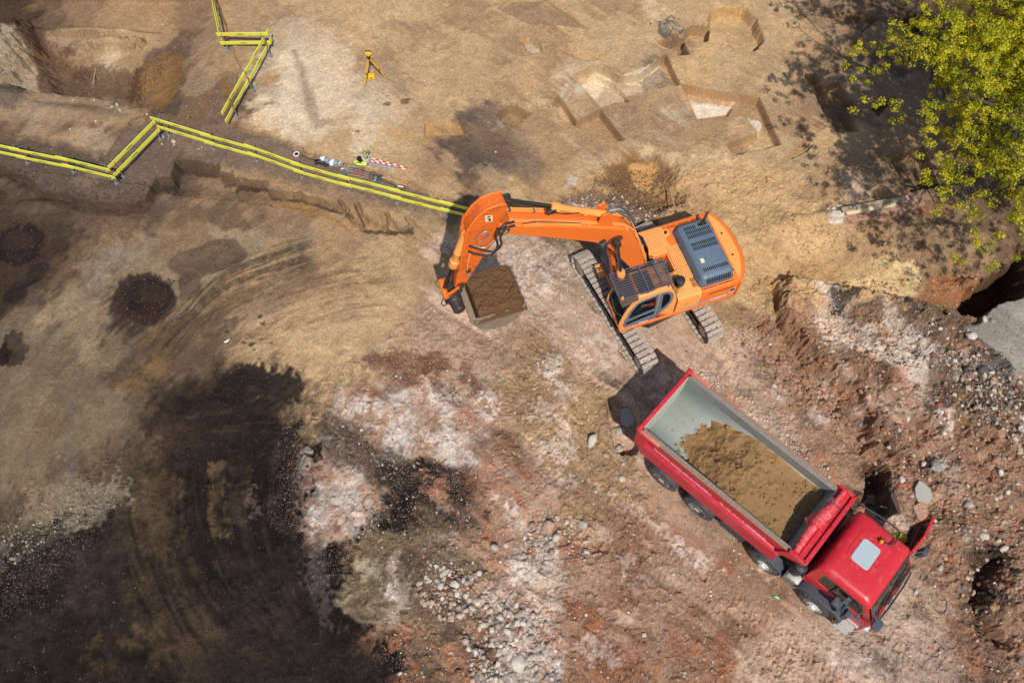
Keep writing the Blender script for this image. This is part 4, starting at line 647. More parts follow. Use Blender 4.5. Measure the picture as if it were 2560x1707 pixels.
for sd in (-1, 1):
    yc = sd * 1.27; m = TM(); mh = TM(); hw = .3
    for x, z, a in shoe_path(52):
        c, s = math.cos(a), -math.sin(a); P = lambda lx, ly, lz: (x + lx * c + lz * -s, yc + ly, z + lx * s + lz * c)
        def hb(x0, x1, y0, y1, z0, z1, M): M.hexa([P(x0, y0, z0), P(x1, y0, z0), P(x1, y1, z0), P(x0, y1, z0), P(x0, y0, z1), P(x1, y0, z1), P(x1, y1, z1), P(x0, y1, z1)])
        hb(-.085, .085, -hw, hw, -.012, .014, m)
        for gx_, gh in ((-.066, .045), (-.012, .028), (.045, .028)): hb(gx_ - .009, gx_ + .009, -hw, hw, .014, gh, m)
        for yy in (-.09, .09): hb(.058, .075, yy - .028, yy + .028, .010, .0175, mh)
        for yy in (-.05, .05): hb(-.07, .07, yy - .02, yy + .02, -.09, -.012, m)
    k0 = len(m.f); m.add(mh.v, mh.f); t = m.build('track_chain', TRK, EX, smooth=False); t.data.materials.append(VOID); t.data.polygons.foreach_set('material_index', [0] * k0 + [1] * (len(t.data.polygons) - k0))
    fr = TM(); pr = [(-1.75, .32), (1.75, .32), (1.95, .45), (1.75, .72), (.5, .78), (-.5, .78), (-1.75, .72), (-1.95, .45)]
    fr.prism(pr, XZ, yc - .17, yc + .17); fr.box(-1.7, 1.7, yc - .23, yc - .17, .34, .42).box(-1.7, 1.7, yc + .17, yc + .23, .34, .42)
    f = fr.build('track_frame', DKS, EX, bevel=.02)
    for k in range(8): TM().cyl((-1.5 + k * .43, yc - .2, .2), (-1.5 + k * .43, yc + .2, .2), .13, n=14).build('track_roller', DKS, f)
    for k in (-.7, .7): TM().cyl((k, yc - .12, .86), (k, yc + .12, .86), .09, n=12).build('carrier_roller', DKS, f)
    w = TM(); w.cyl((2.02, yc - .09, .5), (2.02, yc + .09, .5), .39, n=28).lathe((2.02, yc - .26, .5), (2.02, yc + .26, .5), [(0, .1), (.02, .22), (.5, .22), (.52, .1)], 20); w.build('idler', DST, EX)
    w = TM(); w.cyl((-2.02, yc - .06, .5), (-2.02, yc + .06, .5), .36, n=22).lathe((-2.02, yc - .27, .5), (-2.02, yc + .27, .5), [(0, .18), (.03, .29), (.5, .29), (.54, .18)], 24)
    for k in range(21):
        a = k * 2 * math.pi / 21; w.bar((-2.02 + .33 * math.cos(a), yc, .5 + .33 * math.sin(a)), (-2.02 + .41 * math.cos(a), yc, .5 + .41 * math.sin(a)), .05, .05, (0, 1, 0))
    w.build('drive_sprocket', DST, EX)
m = TM(); m.prism([(-1.1, -.55), (-.5, -1.12), (.5, -1.12), (1.1, -.55), (1.1, .55), (.5, 1.12), (-.5, 1.12), (-1.1, .55)], XY, .5, .86); m.build('car_body', DKS, EX, bevel=.04)
MB().cyl((0, 0, .8), (0, 0, 1.12), .72, n=36).build('swing_ring', DKS, EX)
for x_, s_ in ((1.55, -1), (-.4, -1), (.6, 1)): TM().tube([(x_ - .18, s_ * 1.62, .42), (x_ - .18, s_ * 1.78, .36), (x_ + .18, s_ * 1.78, .36), (x_ + .18, s_ * 1.62, .42)], .014).build('step_bar', BLK_, EX)
# ---- upper structure
MB().prism([(-2.62, -1.5), (.95, -1.5), (1.2, -1.2), (1.2, -.2), (1.50, .1), (1.54, 1.36), (-2.62, 1.36)], XY, 1.1, 1.27).build('platform_skirt', ORG, EX, bevel=.02)
pod = lambda y0, y1, x0, x1, zt, z0=1.27, r=.12: MB().prism([(y0 if y0 < y1 else y0, z0), (y1, z0), (y1, zt - r), (y1 - (r * .3 if y1 > y0 else -r * .3), zt - r * .3), (y1 - (r if y1 > y0 else -r), zt), (y0, zt)], YZ, x0, x1)
pod(.3, 1.35, -1.26, -.40, 2.2).build('side_door', ORL, EX, bevel=.012, label='pale orange side door with grey stripe')
sd = pod(.3, 1.35, -2.58, -1.275, 2.2).build('side_door', ORG, EX, bevel=.012, label='deep orange engine door with slots')
v = MB()
for k in range(15): v.bar((-2.42 + k * .062, 1.352, 2.02), (-2.39 + k * .062, 1.352, 1.90), .022, .01, (0, 1, 0))
v.build('vent_slot', VOID, sd, smooth=False)
v = MB(); v.plate([(-1.62, 1.36), (-1.25, 1.36), (-.62, 1.33), (-.9, 1.43), (-1.25, 1.47), (-1.62, 1.47)], [], XZ, 1.351, 1.3545); v.build('stripe', SDC, EX, smooth=False)
v = MB(); v.box(-2.5, -1.3, 1.351, 1.3535, 1.36, 1.48); v.build('stripe', SDC, sd, smooth=False)
text('model_number', 'DX300LC', .135, (-1.68, 1.357, 1.40), (-1, 0, 0), (0, 0, 1), WHT, sd, .03)
MB().box(-2.5, -2.33, 1.351, 1.355, 1.62, 1.80).build('warning_label', BLK2, sd, smooth=False)
MB().box(-2.51, -2.32, 1.3505, 1.353, 1.55, 1.82).build('label_margin', WHT, sd, smooth=False)
for x_ in (-.75, -1.9): MB().box(x_ - .09, x_ + .09, 1.35, 1.36, 1.72, 1.78).build('door_latch', ORG, EX, bevel=.004)
pod(-.3, -1.5, -2.58, -.98, 2.2).build('right_pump_door', ORG, EX, bevel=.015); pod(-.42, -1.5, -.97, .22, 2.2).build('fuel_tank', ORL, EX, bevel=.02)
MB().box(-2.58, -1.2, -.3, .3, 1.27, 2.195).build('engine_bay', ORG, EX, bevel=.01)
MB().box(-1.2, -.72, -.42, .3, 1.27, 2.17).build('tank_step', ORL, EX, bevel=.01)
MB().box(-.72, .25, -.42, .3, 1.27, 1.5).build('bay_floor', VOID, EX); MB().box(-.70, -.2, -.4, -.36, 1.5, 2.12).build('bay_wall', ORG, EX)
# hoses and valves in the open bay
hs = MB(); vl = MB(); rr = random.Random(4)
for k in range(13): hs.hose([(-.7 + rr.random() * .3, -.35 + rr.random() * .6, 1.6), (-.5 + rr.random() * .3, -.3 + rr.random() * .55, 1.9 + rr.random() * .2), (-.2 + rr.random() * .2, -.3 + rr.random() * .55, 1.95), (.2, -.25 + rr.random() * .5, 1.7)], .018 + rr.random() * .008, 6, 5)
hs.build('valve_hose', BLK_, EX)
for k in range(9): vl.cyl((-.66 + .05 * (k % 3), -.25 + .06 * k, 1.55), (-.66 + .05 * (k % 3), -.25 + .06 * k, 1.98), .022, n=8).box(-.6, -.45, -.26 + .06 * k, -.23 + .06 * k, 1.9, 1.95)
vl.build('control_valve', SIL, EX)
MB().bar((-.35, -.3, 2.16), (.1, .25, 2.16), .1, .05).build('bay_bracket', ORL, EX, bevel=.006)
# punched walkway plates
for x0, x1, y0, y1, z in ((-.76, -.10, -1.24, -.66, 2.206), (-1.19, -.76, -.62, .20, 2.2), (-1.19, -.76, .24, .66, 2.206), (-.72, -.42, .34, 1.12, 2.21)):
    MB().box(x0, x1, y0, y1, z, z + .012).build('walkway_plate', OPF, EX, bevel=.003)
MESH_ = mat('orange_mesh', (.62, .2, .03), .6, holes=(.028, .010, (.1, .03, .01)))
for k in (0, 1): MB().box(-1.17 + k * .0, -1.03, .72 + k * .18, .88 + k * .18, 2.206, 2.216).build('mesh_panel', MESH_, EX)
for x_, y_ in ((-.98, -1.12), (-1.05, -.82)): MB().cyl((x_, y_, 2.2), (x_, y_, 2.215), .15, n=24).build('tank_cover', ORG if y_ > -1 else ORL, EX, bevel=.004)
MB().cyl((-.98, -1.12, 2.21), (-.98, -1.12, 2.30), .045, n=12).build('filler_cap', BLK_, EX); MB().cyl((-.02, -1.3, 2.2), (-.02, -1.3, 2.36), .07, n=14).build('tank_filler', ORG, EX, bevel=.008)
bl = MB()
for x_, y_ in ((-.74, -1.2), (-.14, -.7), (-1.15, -.58), (-.8, .16), (-1.16, .62), (-.7, 1.08), (-.46, .38), (-1.22, 1.1), (-.5, 1.22), (-1.1, 1.2), (-.9, -1.4)): bl.cyl((x_, y_, 2.2), (x_, y_, 2.226), .016, n=8)
bl.build('deck_bolt', SIL, EX)
a_ = MB(); a_.lathe((-.62, .82, 2.2), (-.62, .82, 2.62), [(0, .13), (.06, .145), (.2, .145), (.21, .16), (.36, .16), (.38, .12), (.40, .03)], 26); ac = a_.build('air_cleaner', BLK_, EX)
lb = MB(); lb.v = [(-.62 + .1475 * math.cos(t), .82 + .1475 * math.sin(t), z) for t in np.linspace(.9, 2.3, 9) for z in (2.30, 2.335)]; lb.f = [(2 * i, 2 * i + 2, 2 * i + 3, 2 * i + 1) for i in range(8)]; lb.build('cleaner_label', WHT, ac)
# engine hood
def ring(x0, x1, y0, y1, z, r): return [(a, b, z) for a, b in rrect(x0, x1, y0, y1, r, 4)]
hd = MB(); hd.loft([ring(-2.44, -1.22, -1.13, 1.14, 2.2, .16), ring(-2.44, -1.22, -1.13, 1.14, 2.28, .16), ring(-2.40, -1.30, -1.06, 1.05, 2.52, .14), ring(-2.34, -1.38, -1.00, .98, 2.58, .12), ring(-2.3, -1.42, -.96, .94, 2.592, .1)])
hood = hd.build('engine_hood', GRB, EX, bevel=.012, ang=30)
MB().loft([ring(-2.47, -1.19, -1.16, 1.17, 2.2, .17), ring(-2.47, -1.19, -1.16, 1.17, 2.225, .17)]).build('hood_seal', GRD, hood)
sl_ = MB()
def row(y, n0, n1, ln=.13):
    sl_ = MB()
    for k in range(n0, n1): x = -1.47 - k * .062; sl_.box(x - .019, x + .019, y - ln / 2, y + ln / 2, 2.585, 2.5965)
    sl_.build('vent_slot', VOID, hood, smooth=False)
row(-.84, 0, 7); row(-.68, 0, 14); row(-.52, 0, 14); row(-.22, 0, 14); row(-.06, 0, 14); row(.76, 0, 14)
for k in range(14): x = -1.47 - k * .062; sl_.hexa([(x - .015, 1.052, 2.50), (x + .015, 1.052, 2.50), (x + .015, 1.125, 2.33), (x - .015, 1.125, 2.33), (x - .015, 1.075, 2.52), (x + .015, 1.075, 2.52), (x + .015, 1.15, 2.34), (x - .015, 1.15, 2.34)])
sl_.build('vent_slot', VOID, hood, smooth=False)
MB().prism(rrect(-2.28, -1.95, -.93, -.80, .06), XY, 2.585, 2.596).build('exhaust_opening', VOID, hood)
ex = MB(); ex.cyl((-2.13, -.87, 2.5), (-2.18, -.90, 2.85), .05, n=16).cyl((-2.18, -.90, 2.85), (-2.30, -1.0, 3.02), .05, .048, n=16); ex.build('exhaust_pipe', DKS, EX)
MB().box(-1.62, -1.50, .34, .50, 2.592, 2.5955).build('hood_sticker', YEL, hood)
for y_ in (-.55, .62):
    MB().tube([(-1.28, y_ - .09, 2.42), (-1.20, y_ - .09, 2.47), (-1.20, y_ + .09, 2.47), (-1.28, y_ + .09, 2.42)], .012).build('hood_handle', GRD, hood)
    MB().bar((-1.2, y_ + .17, 2.3), (-1.2, y_ + .25, 2.3), .05, .06).build('hood_catch', GRD, hood)
for y_ in (-.72, .9): MB().box(-2.52, -2.42, y_ - .05, y_ + .05, 2.24, 2.30).build('hood_hinge', GRD, hood, bevel=.008)
for x0, x1, y_ in ((-2.35, -1.95, -1.3), (-1.9, -1.5, -1.3), (-1.45, -1.1, -1.3), (-2.4, -1.85, 1.23), (-1.8, -1.3, 1.23)): MB().box(x0, x1, y_ - .014, y_ + .014, 2.195, 2.203).build('deck_gap', VOID, EX, smooth=False)
# counterweight
def cwr(z, ex_=0.0, s=1.0):
    o = [(-2.58, 1.40 * s)] + [(-2.62 - (.56 + ex_) * (1 - (abs(t) / 1.5) ** 2.6), -.07 + t * .99 * s) for t in np.linspace(1.46, -1.46, 17)] + [(-2.58, -1.52 * s)]
    return [(a, b, z) for a, b in o]
cw = MB().loft([cwr(1.12, -.08, .97), cwr(1.25), cwr(2.0, .02), cwr(2.13, -.02, .99), cwr(2.2, -.10, .96)]).build('counterweight', ORG, EX, bevel=.02)
o = [(-2.585, 1.28)] + [(-2.62 - .36 * (1 - (abs(t) / 1.5) ** 2.6), -.07 + t * .86) for t in np.linspace(1.46, -1.46, 15)] + [(-2.585, -1.4)]
cp = MB().prism(o, XY, 2.2, 2.206).build('counterweight_top', ORL, cw)
for y_ in (-.5, .36): MB().cyl((-2.76, y_, 2.2), (-2.76, y_, 2.212), .04, n=14).build('lifting_hole', DKS, cw)
# front right: tool box, step, covers
MB().box(.25, .80, -1.5, -.5, 1.27, 1.80).build('tool_box', ORG, EX, bevel=.02)
tb = MB().loft([[(x, -1.38 + .0 * x, z) for x, z in ((.5, 1.27), (1.15, 1.27), (1.17, 1.5), (1.05, 1.72), (.8, 1.82), (.5, 1.82))], [(x, -.46, z) for x, z in ((.5, 1.27), (1.15, 1.27), (1.17, 1.5), (1.05, 1.72), (.8, 1.82), (.5, 1.82))]]).build('front_cover', GRD, EX, bevel=.02)
MB().box(1.2, 1.46, -1.20, -.74, 1.22, 1.30).build('access_step', OPF, EX, bevel=.01)
MB().tube([(.05, -1.45, 2.2), (.1, -1.48, 2.75), (.45, -1.48, 2.75), (.62, -1.46, 2.2), (.7, -1.46, 1.8)], .018).build('hand_rail', GRD, EX)
MB().tube([(.1, -1.3, 2.2), (.15, -1.42, 2.7), (.45, -1.48, 2.75)], .016).build('hand_rail', GRD, EX)
MB().tube([(.95, -1.35, 1.8), (1.1, -1.42, 2.3), (1.12, -1.2, 2.42)], .012).build('mirror_arm', BLK_, EX)
# ---- cab
cabp = [(-.37, 1.27), (1.50, 1.27), (1.56, 1.5), (1.55, 1.85), (1.40, 2.35), (1.16, 2.82), (1.02, 2.95), (.0, 2.95), (-.16, 2.84), (-.30, 2.45), (-.37, 2.15)]
door = [(.30, 1.31), (1.38, 1.31), (1.45, 1.5), (1.44, 1.85), (1.30, 2.32), (1.08, 2.68), (.9, 2.78), (.30, 2.86)]
rear = [(.26, 1.31), (.26, 2.86), (.06, 2.84), (-.12, 2.72), (-.22, 2.48), (-.2, 2.2), (-.02, 1.85), (.16, 1.6)]
cab = empty('cab', (0, 0, 0)); cab.parent = EX
YS = lambda a, b, h: (a, h + (.0 if b < 1.9 else -(b - 1.9) * .13), b)     # side leans inwards above the waist
MB().plate(cabp, [door, rear], YS, 1.27, 1.31).build('side_frame', ORL, cab, bevel=.008)
w1 = [(.40, 2.03), (1.33, 1.86), (1.22, 2.28), (1.02, 2.62), (.86, 2.69), (.40, 2.76)]; w2 = [(.40, 1.93), (.40, 1.66), (1.30, 1.44), (1.36, 1.52), (1.35, 1.74)]
dr = MB().plate(door, [w1, w2], YS, 1.285, 1.325).build('door', GRB, cab, bevel=.008)
MB().plate(w1, [], YS, 1.297, 1.303).build('door_glass', GLS, dr); MB().plate(w2, [], YS, 1.297, 1.303).build('lower_glass', GLS, dr)
text('maker_name', 'DOOSAN', .075, (.88, 1.328, 1.335), (-1, 0, 0), (0, 0, 1), WHT, dr, .04); MB().ball((1.22, 1.325, 1.38), .07, 10, 6, (1, .25, .7)).build('door_handle', GRD, dr)
w3 = [(.17, 1.86), (.17, 2.74), (.03, 2.72), (-.07, 2.6), (-.12, 2.4), (-.08, 2.15), (.06, 1.95)]
rw = MB().plate(rear, [w3], YS, 1.285, 1.32).build('quarter_panel', GRB, cab, bevel=.008); MB().plate(w3, [], YS, 1.297, 1.303).build('quarter_glass', GLS, rw)
MB().plate(cabp, [[(-.2, 1.9), (1.35, 1.9), (1.2, 2.4), (1.0, 2.75), (-.05, 2.75)]], XZ, .20, .24).build('inner_frame', GRD, cab)
MB().box(-.36, 1.48, .24, 1.27, 1.27, 1.31).build('cab_floor', BLK_, cab); MB().box(-.37, -.33, .24, 1.27, 1.27, 2.3).build('cab_back', GRD, cab); MB().plate([(.26, 2.3), (1.2, 2.3), (1.2, 2.9), (.26, 2.9)], [], lambda a, b, h: (h, a, b), -.36, -.35).build('rear_glass', GLS, cab)
MB().hexa([(1.52, .28, 1.5), (1.53, .28, 1.5), (1.53, 1.22, 1.5), (1.52, 1.22, 1.5), (1.04, .28, 2.88), (1.05, .28, 2.88), (1.05, 1.16, 2.88), (1.04, 1.16, 2.88)]).build('windscreen', GLS, cab)
MB().tube([(1.52, 1.27, 1.27), (1.56, 1.27, 1.5), (1.55, 1.27, 1.85), (1.4, 1.22, 2.35), (1.14, 1.15, 2.84)], .035).build('front_pillar', ORL, cab); MB().tube([(1.52, .24, 1.27), (1.56, .24, 1.5), (1.55, .24, 1.85), (1.4, .24, 2.35), (1.14, .24, 2.84)], .03).build('front_pillar', ORL, cab)
MB().tube([(1.5, .3, 1.9), (1.62, .75, 1.93), (1.6, 1.0, 1.95), (1.5, 1.2, 2.05)], .012).build('wiper', GRD, cab)
rf = MB(); rf.loft([[(-.14, .2, 2.88), (1.04, .2, 2.88), (1.04, 1.17, 2.88), (-.14, 1.17, 2.88)], [(-.08, .22, 2.97), (1.0, .22, 2.97), (1.0, 1.13, 2.97), (-.08, 1.13, 2.97)]]); roof = rf.build('roof', ORL, cab, bevel=.03)
rb = MB()
for k in range(7): rb.box(-.02, .38, .32 + k * .115, .37 + k * .115, 2.97, 2.985)
rb.build('roof_rib', ORL, roof, bevel=.006); MB().prism(rrect(.42, .96, .30, 1.08, .06), XY, 2.97, 2.995).build('roof_hatch', DBR, roof, bevel=.006)
vs = MB(); vs.hexa([(1.05, .16, 2.90), (1.60, .12, 2.78), (1.60, 1.24, 2.78), (1.05, 1.2, 2.90), (1.05, .16, 2.98), (1.62, .12, 2.86), (1.62, 1.24, 2.86), (1.05, 1.2, 2.98)]); vs.build('sun_visor', DBR, cab, bevel=.01)
gd = MB(); zg = 3.16
gd.bar((-.13, .17, zg), (1.66, .17, zg), .035, .035).bar((-.13, 1.10, zg), (1.66, 1.10, zg), .035, .035)
for x_ in (-.13, .18, .68, 1.66): gd.bar((x_, .17, zg), (x_, 1.10, zg), .035 if x_ != .18 else .06, .035)
for k in range(1, 11): gd.bar((-.13, .17 + k * .0845, zg), (1.66, .17 + k * .0845, zg), .021, .03)
for x_ in (.0, .7, 1.5):
    for y_ in (.17, 1.10): gd.bar((x_, y_, 2.93), (x_, y_, zg), .035, .035)
gd.build('roof_guard', GRD, EX, smooth=False)
bc = MB(); bc.box(1.52, 1.66, 1.02, 1.16, 3.1, 3.13); bc.build('beacon_plate', GRD, EX); MB().lathe((1.59, 1.09, 3.13), (1.59, 1.09, 3.27), [(0, .06), (.02, .062), (.09, .055), (.13, .03), (.14, .004)], 16).build('beacon', AMB, EX)
SEAT = mat('seat_fabric', (.03, .03, .035), .8)
st = MB(); st.box(.0, .5, .48, 1.0, 1.62, 1.76).box(-.1, .04, .5, .98, 1.74, 2.4).box(.0, .5, .4, .48, 1.62, 1.95).box(.0, .5, 1.0, 1.08, 1.62, 1.95); st.build('seat', SEAT, cab, bevel=.04)
ctl = MB(); ctl.cyl((1.0, .6, 1.3), (.95, .6, 1.95), .015).cyl((1.0, .85, 1.3), (.95, .85, 1.95), .015).box(1.1, 1.3, .3, .5, 1.4, 1.9); ctl.build('control_lever', BLK_, cab)
# ---- boom
yb = -.12; XB = lambda a, b, h: (a, yb + h, b)
top = [(.22, 2.35), (.36, 2.9), (.59, 3.75), (.85, 4.60), (1.11, 5.27), (1.36, 5.62), (1.62, 5.86), (2.6, 6.47), (3.7, 7.13), (4.6, 7.62), (5.02, 7.90), (5.22, 7.98)]
bot = [(-.05, 2.1), (.0, 1.9), (.2, 1.82), (.42, 2.1), (.72, 2.7), (1.05, 3.35), (1.40, 4.02), (1.64, 4.55), (1.95, 5.05), (2.35, 5.50), (2.94, 5.95), (3.7, 6.50), (4.39, 6.98), (5.0, 7.42), (5.2, 7.5), (5.34, 7.72)]
bm_ = MB().prism(top + bot[::-1], XB, -.28, .28).build('boom', ORG, EX, bevel=.035)
sp_ = MB()
for s_ in (-1, 1): sp_.prism([(a + (.0), b) for a, b in top], XB, s_ * .28, s_ * .30) if False else None
MB().cyl((.18, yb - .34, 2.06), (.18, yb + .34, 2.06), .15, n=20).build('boom_foot_pin', DKS, EX)
MB().prism([(-.25, 1.27), (.6, 1.27), (.36, 2.2), (.05, 2.28)], XB, .29, .34).prism([(-.25, 1.27), (.6, 1.27), (.36, 2.2), (.05, 2.28)], XB, -.34, -.29).build('boom_bracket', ORG, EX, bevel=.01)
# boom cylinders
for s_, o_ in ((1, .0), (-1, .0)):
    y_ = yb + s_ * .42; A = Vector((1.02, y_, 1.55)); B = Vector((1.70, y_, 5.30)); D = (B - A).normalized(); Gp = A + D * 1.95
    c_ = MB(); c_.lathe(A - D * .1, Gp, [(0, .09), (.05, .12), (.12, .10), (1.7, .10), (1.72, .135), (1.98, .135), (2.04, .09)], 20)
    cy = c_.build('boom_cylinder', ORL if s_ > 0 else ORG, EX); MB().cyl(Gp, B - D * .1, .058, n=16).build('piston_rod', ROD, cy)
    MB().cyl((B.x, y_ - .09, B.z), (B.x, y_ + .09, B.z), .115, n=20).build('rod_eye', DKS, cy); MB().cyl((A.x, y_ - .12, A.z), (A.x, y_ + .12, A.z), .12, n=16).build('base_eye', ORG, cy)
MB().cyl((1.70, yb - .5, 5.30), (1.70, yb + .5, 5.30), .055, n=14).build('boom_cylinder_pin', DKS, EX)
lg = MB(); lg.cyl((2.02, yb + .34, 5.50), (2.18, yb + .38, 5.42), .10, .12, n=16); lg.build('work_lamp', BLK_, EX); MB().cyl((2.17, yb + .38, 5.425), (2.19, yb + .384, 5.418), .10, n=16).build('lamp_lens', SIL, EX)
# arm cylinder on top of the boom
A = Vector((2.03, yb, 6.46)); B = Vector((4.93, yb, 8.62)); D = (B - A).normalized(); Gp = A + D * 2.12
c_ = MB(); c_.lathe(A, Gp, [(-.05, .06), (.0, .11), (.08, .12), (.1, .105), (.75, .105), (.76, .125), (.80, .125), (.81, .105), (1.80, .105), (1.82, .14), (2.05, .145), (2.12, .11)], 22)
ay = c_.build('arm_cylinder', ORL, EX); MB().cyl(Gp, B, .065, n=16).build('piston_rod', ROD, ay); MB().cyl((B.x, yb - .14, B.z), (B.x, yb + .14, B.z), .12, n=18).build('rod_eye', DKS, ay)
MB().prism([(1.8, 5.95), (2.35, 6.32), (2.2, 6.75), (1.98, 6.78)], XB, -.2, -.15).prism([(1.8, 5.95), (2.35, 6.32), (2.2, 6.75), (1.98, 6.78)], XB, .15, .2).build('cylinder_lug', ORG, EX, bevel=.01)
# pipes along the boom
nz = Vector((-.52, 0, .855)); pp = [Vector((a, 0, b)) for a, b in top[2:11]]
for y_, r_, h_, e in ((-.25, .026, .07, 0), (-.18, .026, .07, 1), (.10, .020, .05, 0), (.17, .026, .06, 0), (.245, .012, .03, 0)):
    t = MB().tube(spline([Vector((p.x, yb + y_, p.z)) + (Vector((-.95, 0, .3)) if i < 3 else nz) * h_ for i, p in enumerate(pp)], 4), r_, 8); pi = t.build('boom_pipe', ORL, EX)
    for tt in (3, 5, 6.5, 7.6):
        cl = MB()
        i = int(tt); q = pp[i].lerp(pp[min(i + 1, len(pp) - 1)], tt - i) + Vector((0, yb + y_, 0)); cl.bar(q + nz * (h_ - .01) - Vector((.03, 0, .02)), q + nz * (h_ - .01) + Vector((.03, 0, .02)), r_ * 2.9, r_ * 2.6, nz)
        cl.build('pipe_clamp', ORL if y_ > 0 else GRD, pi, smooth=False)
hb = MB()
for k in range(6):
    y_ = yb - .25 + k * .07; hb.hose([(.75, y_, 4.35), (.42, y_ + .02, 3.9), (.25, y_, 3.2), (.05, y_ + .03, 2.5), (-.25, y_ + .06, 2.1)], .022, 7, 5)
hb.build('boom_hose', BLK_, EX)
for k in range(4): MB().tube([(1.05, yb + .3 - k * .03, 5.2 + k * .05), (.82, yb + .3, 4.6), (.62 - k * .03, yb + .3, 3.85), (.45, yb + .3 + .02 * k, 3.3)], .016).build('boom_pipe', ORL, EX)
for k in range(2): MB().hose([A + Vector((.1, .08 - .15 * k, .0)), A + Vector((-.35, .1 - .15 * k, .12)), A + Vector((-.75, .1 - .16 * k, -.35)), A + Vector((-1.0, .1 - .16 * k, -.95))], .032, 8, 6).build('cylinder_hose', GRD, EX)
MB().hose([(2.9, yb + .12, 7.15), (3.4, yb + .16, 7.42), (3.9, yb + .12, 7.8)], .014, 6).build('cylinder_hose', BLK_, EX); MB().box(3.6, 3.85, yb + .02, yb + .16, 7.55, 7.72).build('rupture_valve', DKS, EX, bevel=.02)
# ---- arm
arm = [(5.02, 8.98), (5.10, 9.14), (5.30, 9.20), (5.58, 9.14), (5.84, 8.80), (6.10, 8.15), (6.22, 7.4), (6.36, 6.4), (6.54, 5.66), (6.60, 5.2), (6.50, 5.02), (6.36, 5.06), (6.10, 5.62), (5.66, 6.57), (5.24, 7.42), (5.02, 7.70), (4.98, 8.0), (5.1, 8.4)]
ORS = mat('stained_orange_paint', (.80, .15, .014), .42, dirt=.5, dcol=(.20, .05, .02), dscale=1.8, var=.15)
arm = [(a - (.04 if b > 7 else 0), b if b < 8 else 8 + (b - 8) * .68) for a, b in arm]; am = MB().prism(arm, XB, -.2, .2).build('arm', ORS, EX, bevel=.03)
rib = MB()
for s_ in (-1, 1): rib.tube([(5.04, yb + s_ * .19, 8.78), (5.26, yb + s_ * .19, 8.83), (5.56, yb + s_ * .19, 8.78), (5.82, yb + s_ * .19, 8.55), (6.08, yb + s_ * .19, 8.11), (6.20, yb + s_ * .19, 7.4), (6.38, yb + s_ * .19, 6.4)], .03, 8)
rib.build('arm_edge', ORG, am)
for s_ in (-1, 1): MB().cyl((5.15, yb + s_ * .2, 7.74), (5.15, yb + s_ * .34, 7.74), .17, n=22).build('arm_pin_boss', DKS if s_ > 0 else ORG, EX)
MB().cyl((5.15, yb + .34, 7.74), (5.15, yb + .355, 7.74), .10, n=18).build('arm_pin', ORL, EX)
wl = MB().prism([(5.40, 8.16), (5.60, 8.24), (5.60, 8.54), (5.40, 8.46)], XB, .2015, .204).build('warning_plate', YEL, am, smooth=False)
MB().prism([(5.44, 8.38), (5.50, 8.48), (5.56, 8.42)], XB, .204, .206).prism([(5.45, 8.22), (5.50, 8.22), (5.52, 8.32), (5.56, 8.35), (5.48, 8.36), (5.44, 8.28)], XB, .204, .206).build('warning_symbol', BLK2, wl, smooth=False)
# bucket cylinder in front of the arm
A = Vector((6.10, yb, 7.66)); B = Vector((6.88, yb, 4.98)); D = (B - A).normalized(); Gp = A + D * 1.62
c_ = MB(); c_.lathe(A, Gp, [(-.1, .07), (.0, .11), (.1, .115), (.9, .115), (.91, .122), (.95, .122), (.96, .115), (1.28, .115), (1.3, .145), (1.55, .15), (1.62, .11)], 22)
bcy = c_.build('bucket_cylinder', ORL, EX); MB().cyl(Gp, B, .06, n=16).build('piston_rod', ROD, bcy)
MB().prism([(5.95, 7.45), (6.18, 7.6), (6.20, 7.8), (6.02, 7.95)], XB, -.14, -.1).prism([(5.95, 7.45), (6.18, 7.6), (6.20, 7.8), (6.02, 7.95)], XB, .1, .14).build('cylinder_lug', ORG, EX)
for s_ in (-1, 1):
    MB().bar((6.90, yb + s_ * .24, 4.96), (6.42, yb + s_ * .24, 5.26), .05, .13).build('rocker_link', ORS, EX, bevel=.012)
    MB().bar((6.90, yb + s_ * .17, 4.96), (6.84, yb + s_ * .17, 4.6), .05, .13, (1, 0, 0)).build('bucket_link', ORG, EX, bevel=.012)
MB().cyl((6.90, yb - .30, 4.96), (6.90, yb + .30, 4.96), .085, n=16).build('link_pin', ORG, EX); MB().cyl((6.42, yb - .28, 5.26), (6.42, yb + .28, 5.26), .07, n=16).build('link_pin', DKS, EX); MB().cyl((6.50, yb - .3, 5.10), (6.50, yb + .3, 5.10), .09, n=16).build('bucket_pin', DKS, EX)
# arm hoses
for c in ([(4.85, yb + .3, 8.0), (5.15, yb + .38, 8.12), (5.38, yb + .40, 7.8), (5.36, yb + .42, 7.2), (5.55, yb + .36, 6.75), (5.95, yb + .30, 6.95), (6.12, yb + .24, 7.1)], [(4.85, yb + .36, 7.92), (5.1, yb + .42, 7.98), (5.28, yb + .44, 7.7), (5.26, yb + .44, 7.3), (5.48, yb + .38, 6.95), (5.9, yb + .28, 7.2), (6.08, yb + .24, 7.35)]):
    MB().hose(c, .034, 8, 7).build('arm_hose', DKS, EX)
MB().hose([(5.95, yb + .22, 7.55), (5.8, yb + .32, 7.9), (5.62, yb + .34, 8.0), (5.55, yb + .34, 7.75), (5.72, yb + .26, 7.45), (5.8, yb + .22, 7.4)], .022, 8, 7).build('arm_hose', SIL, EX)
MB().hose([(5.98, yb + .22, 7.3), (5.7, yb + .3, 7.15), (5.4, yb + .3, 7.4)], .018, 7, 6).build('arm_hose', SIL, EX)
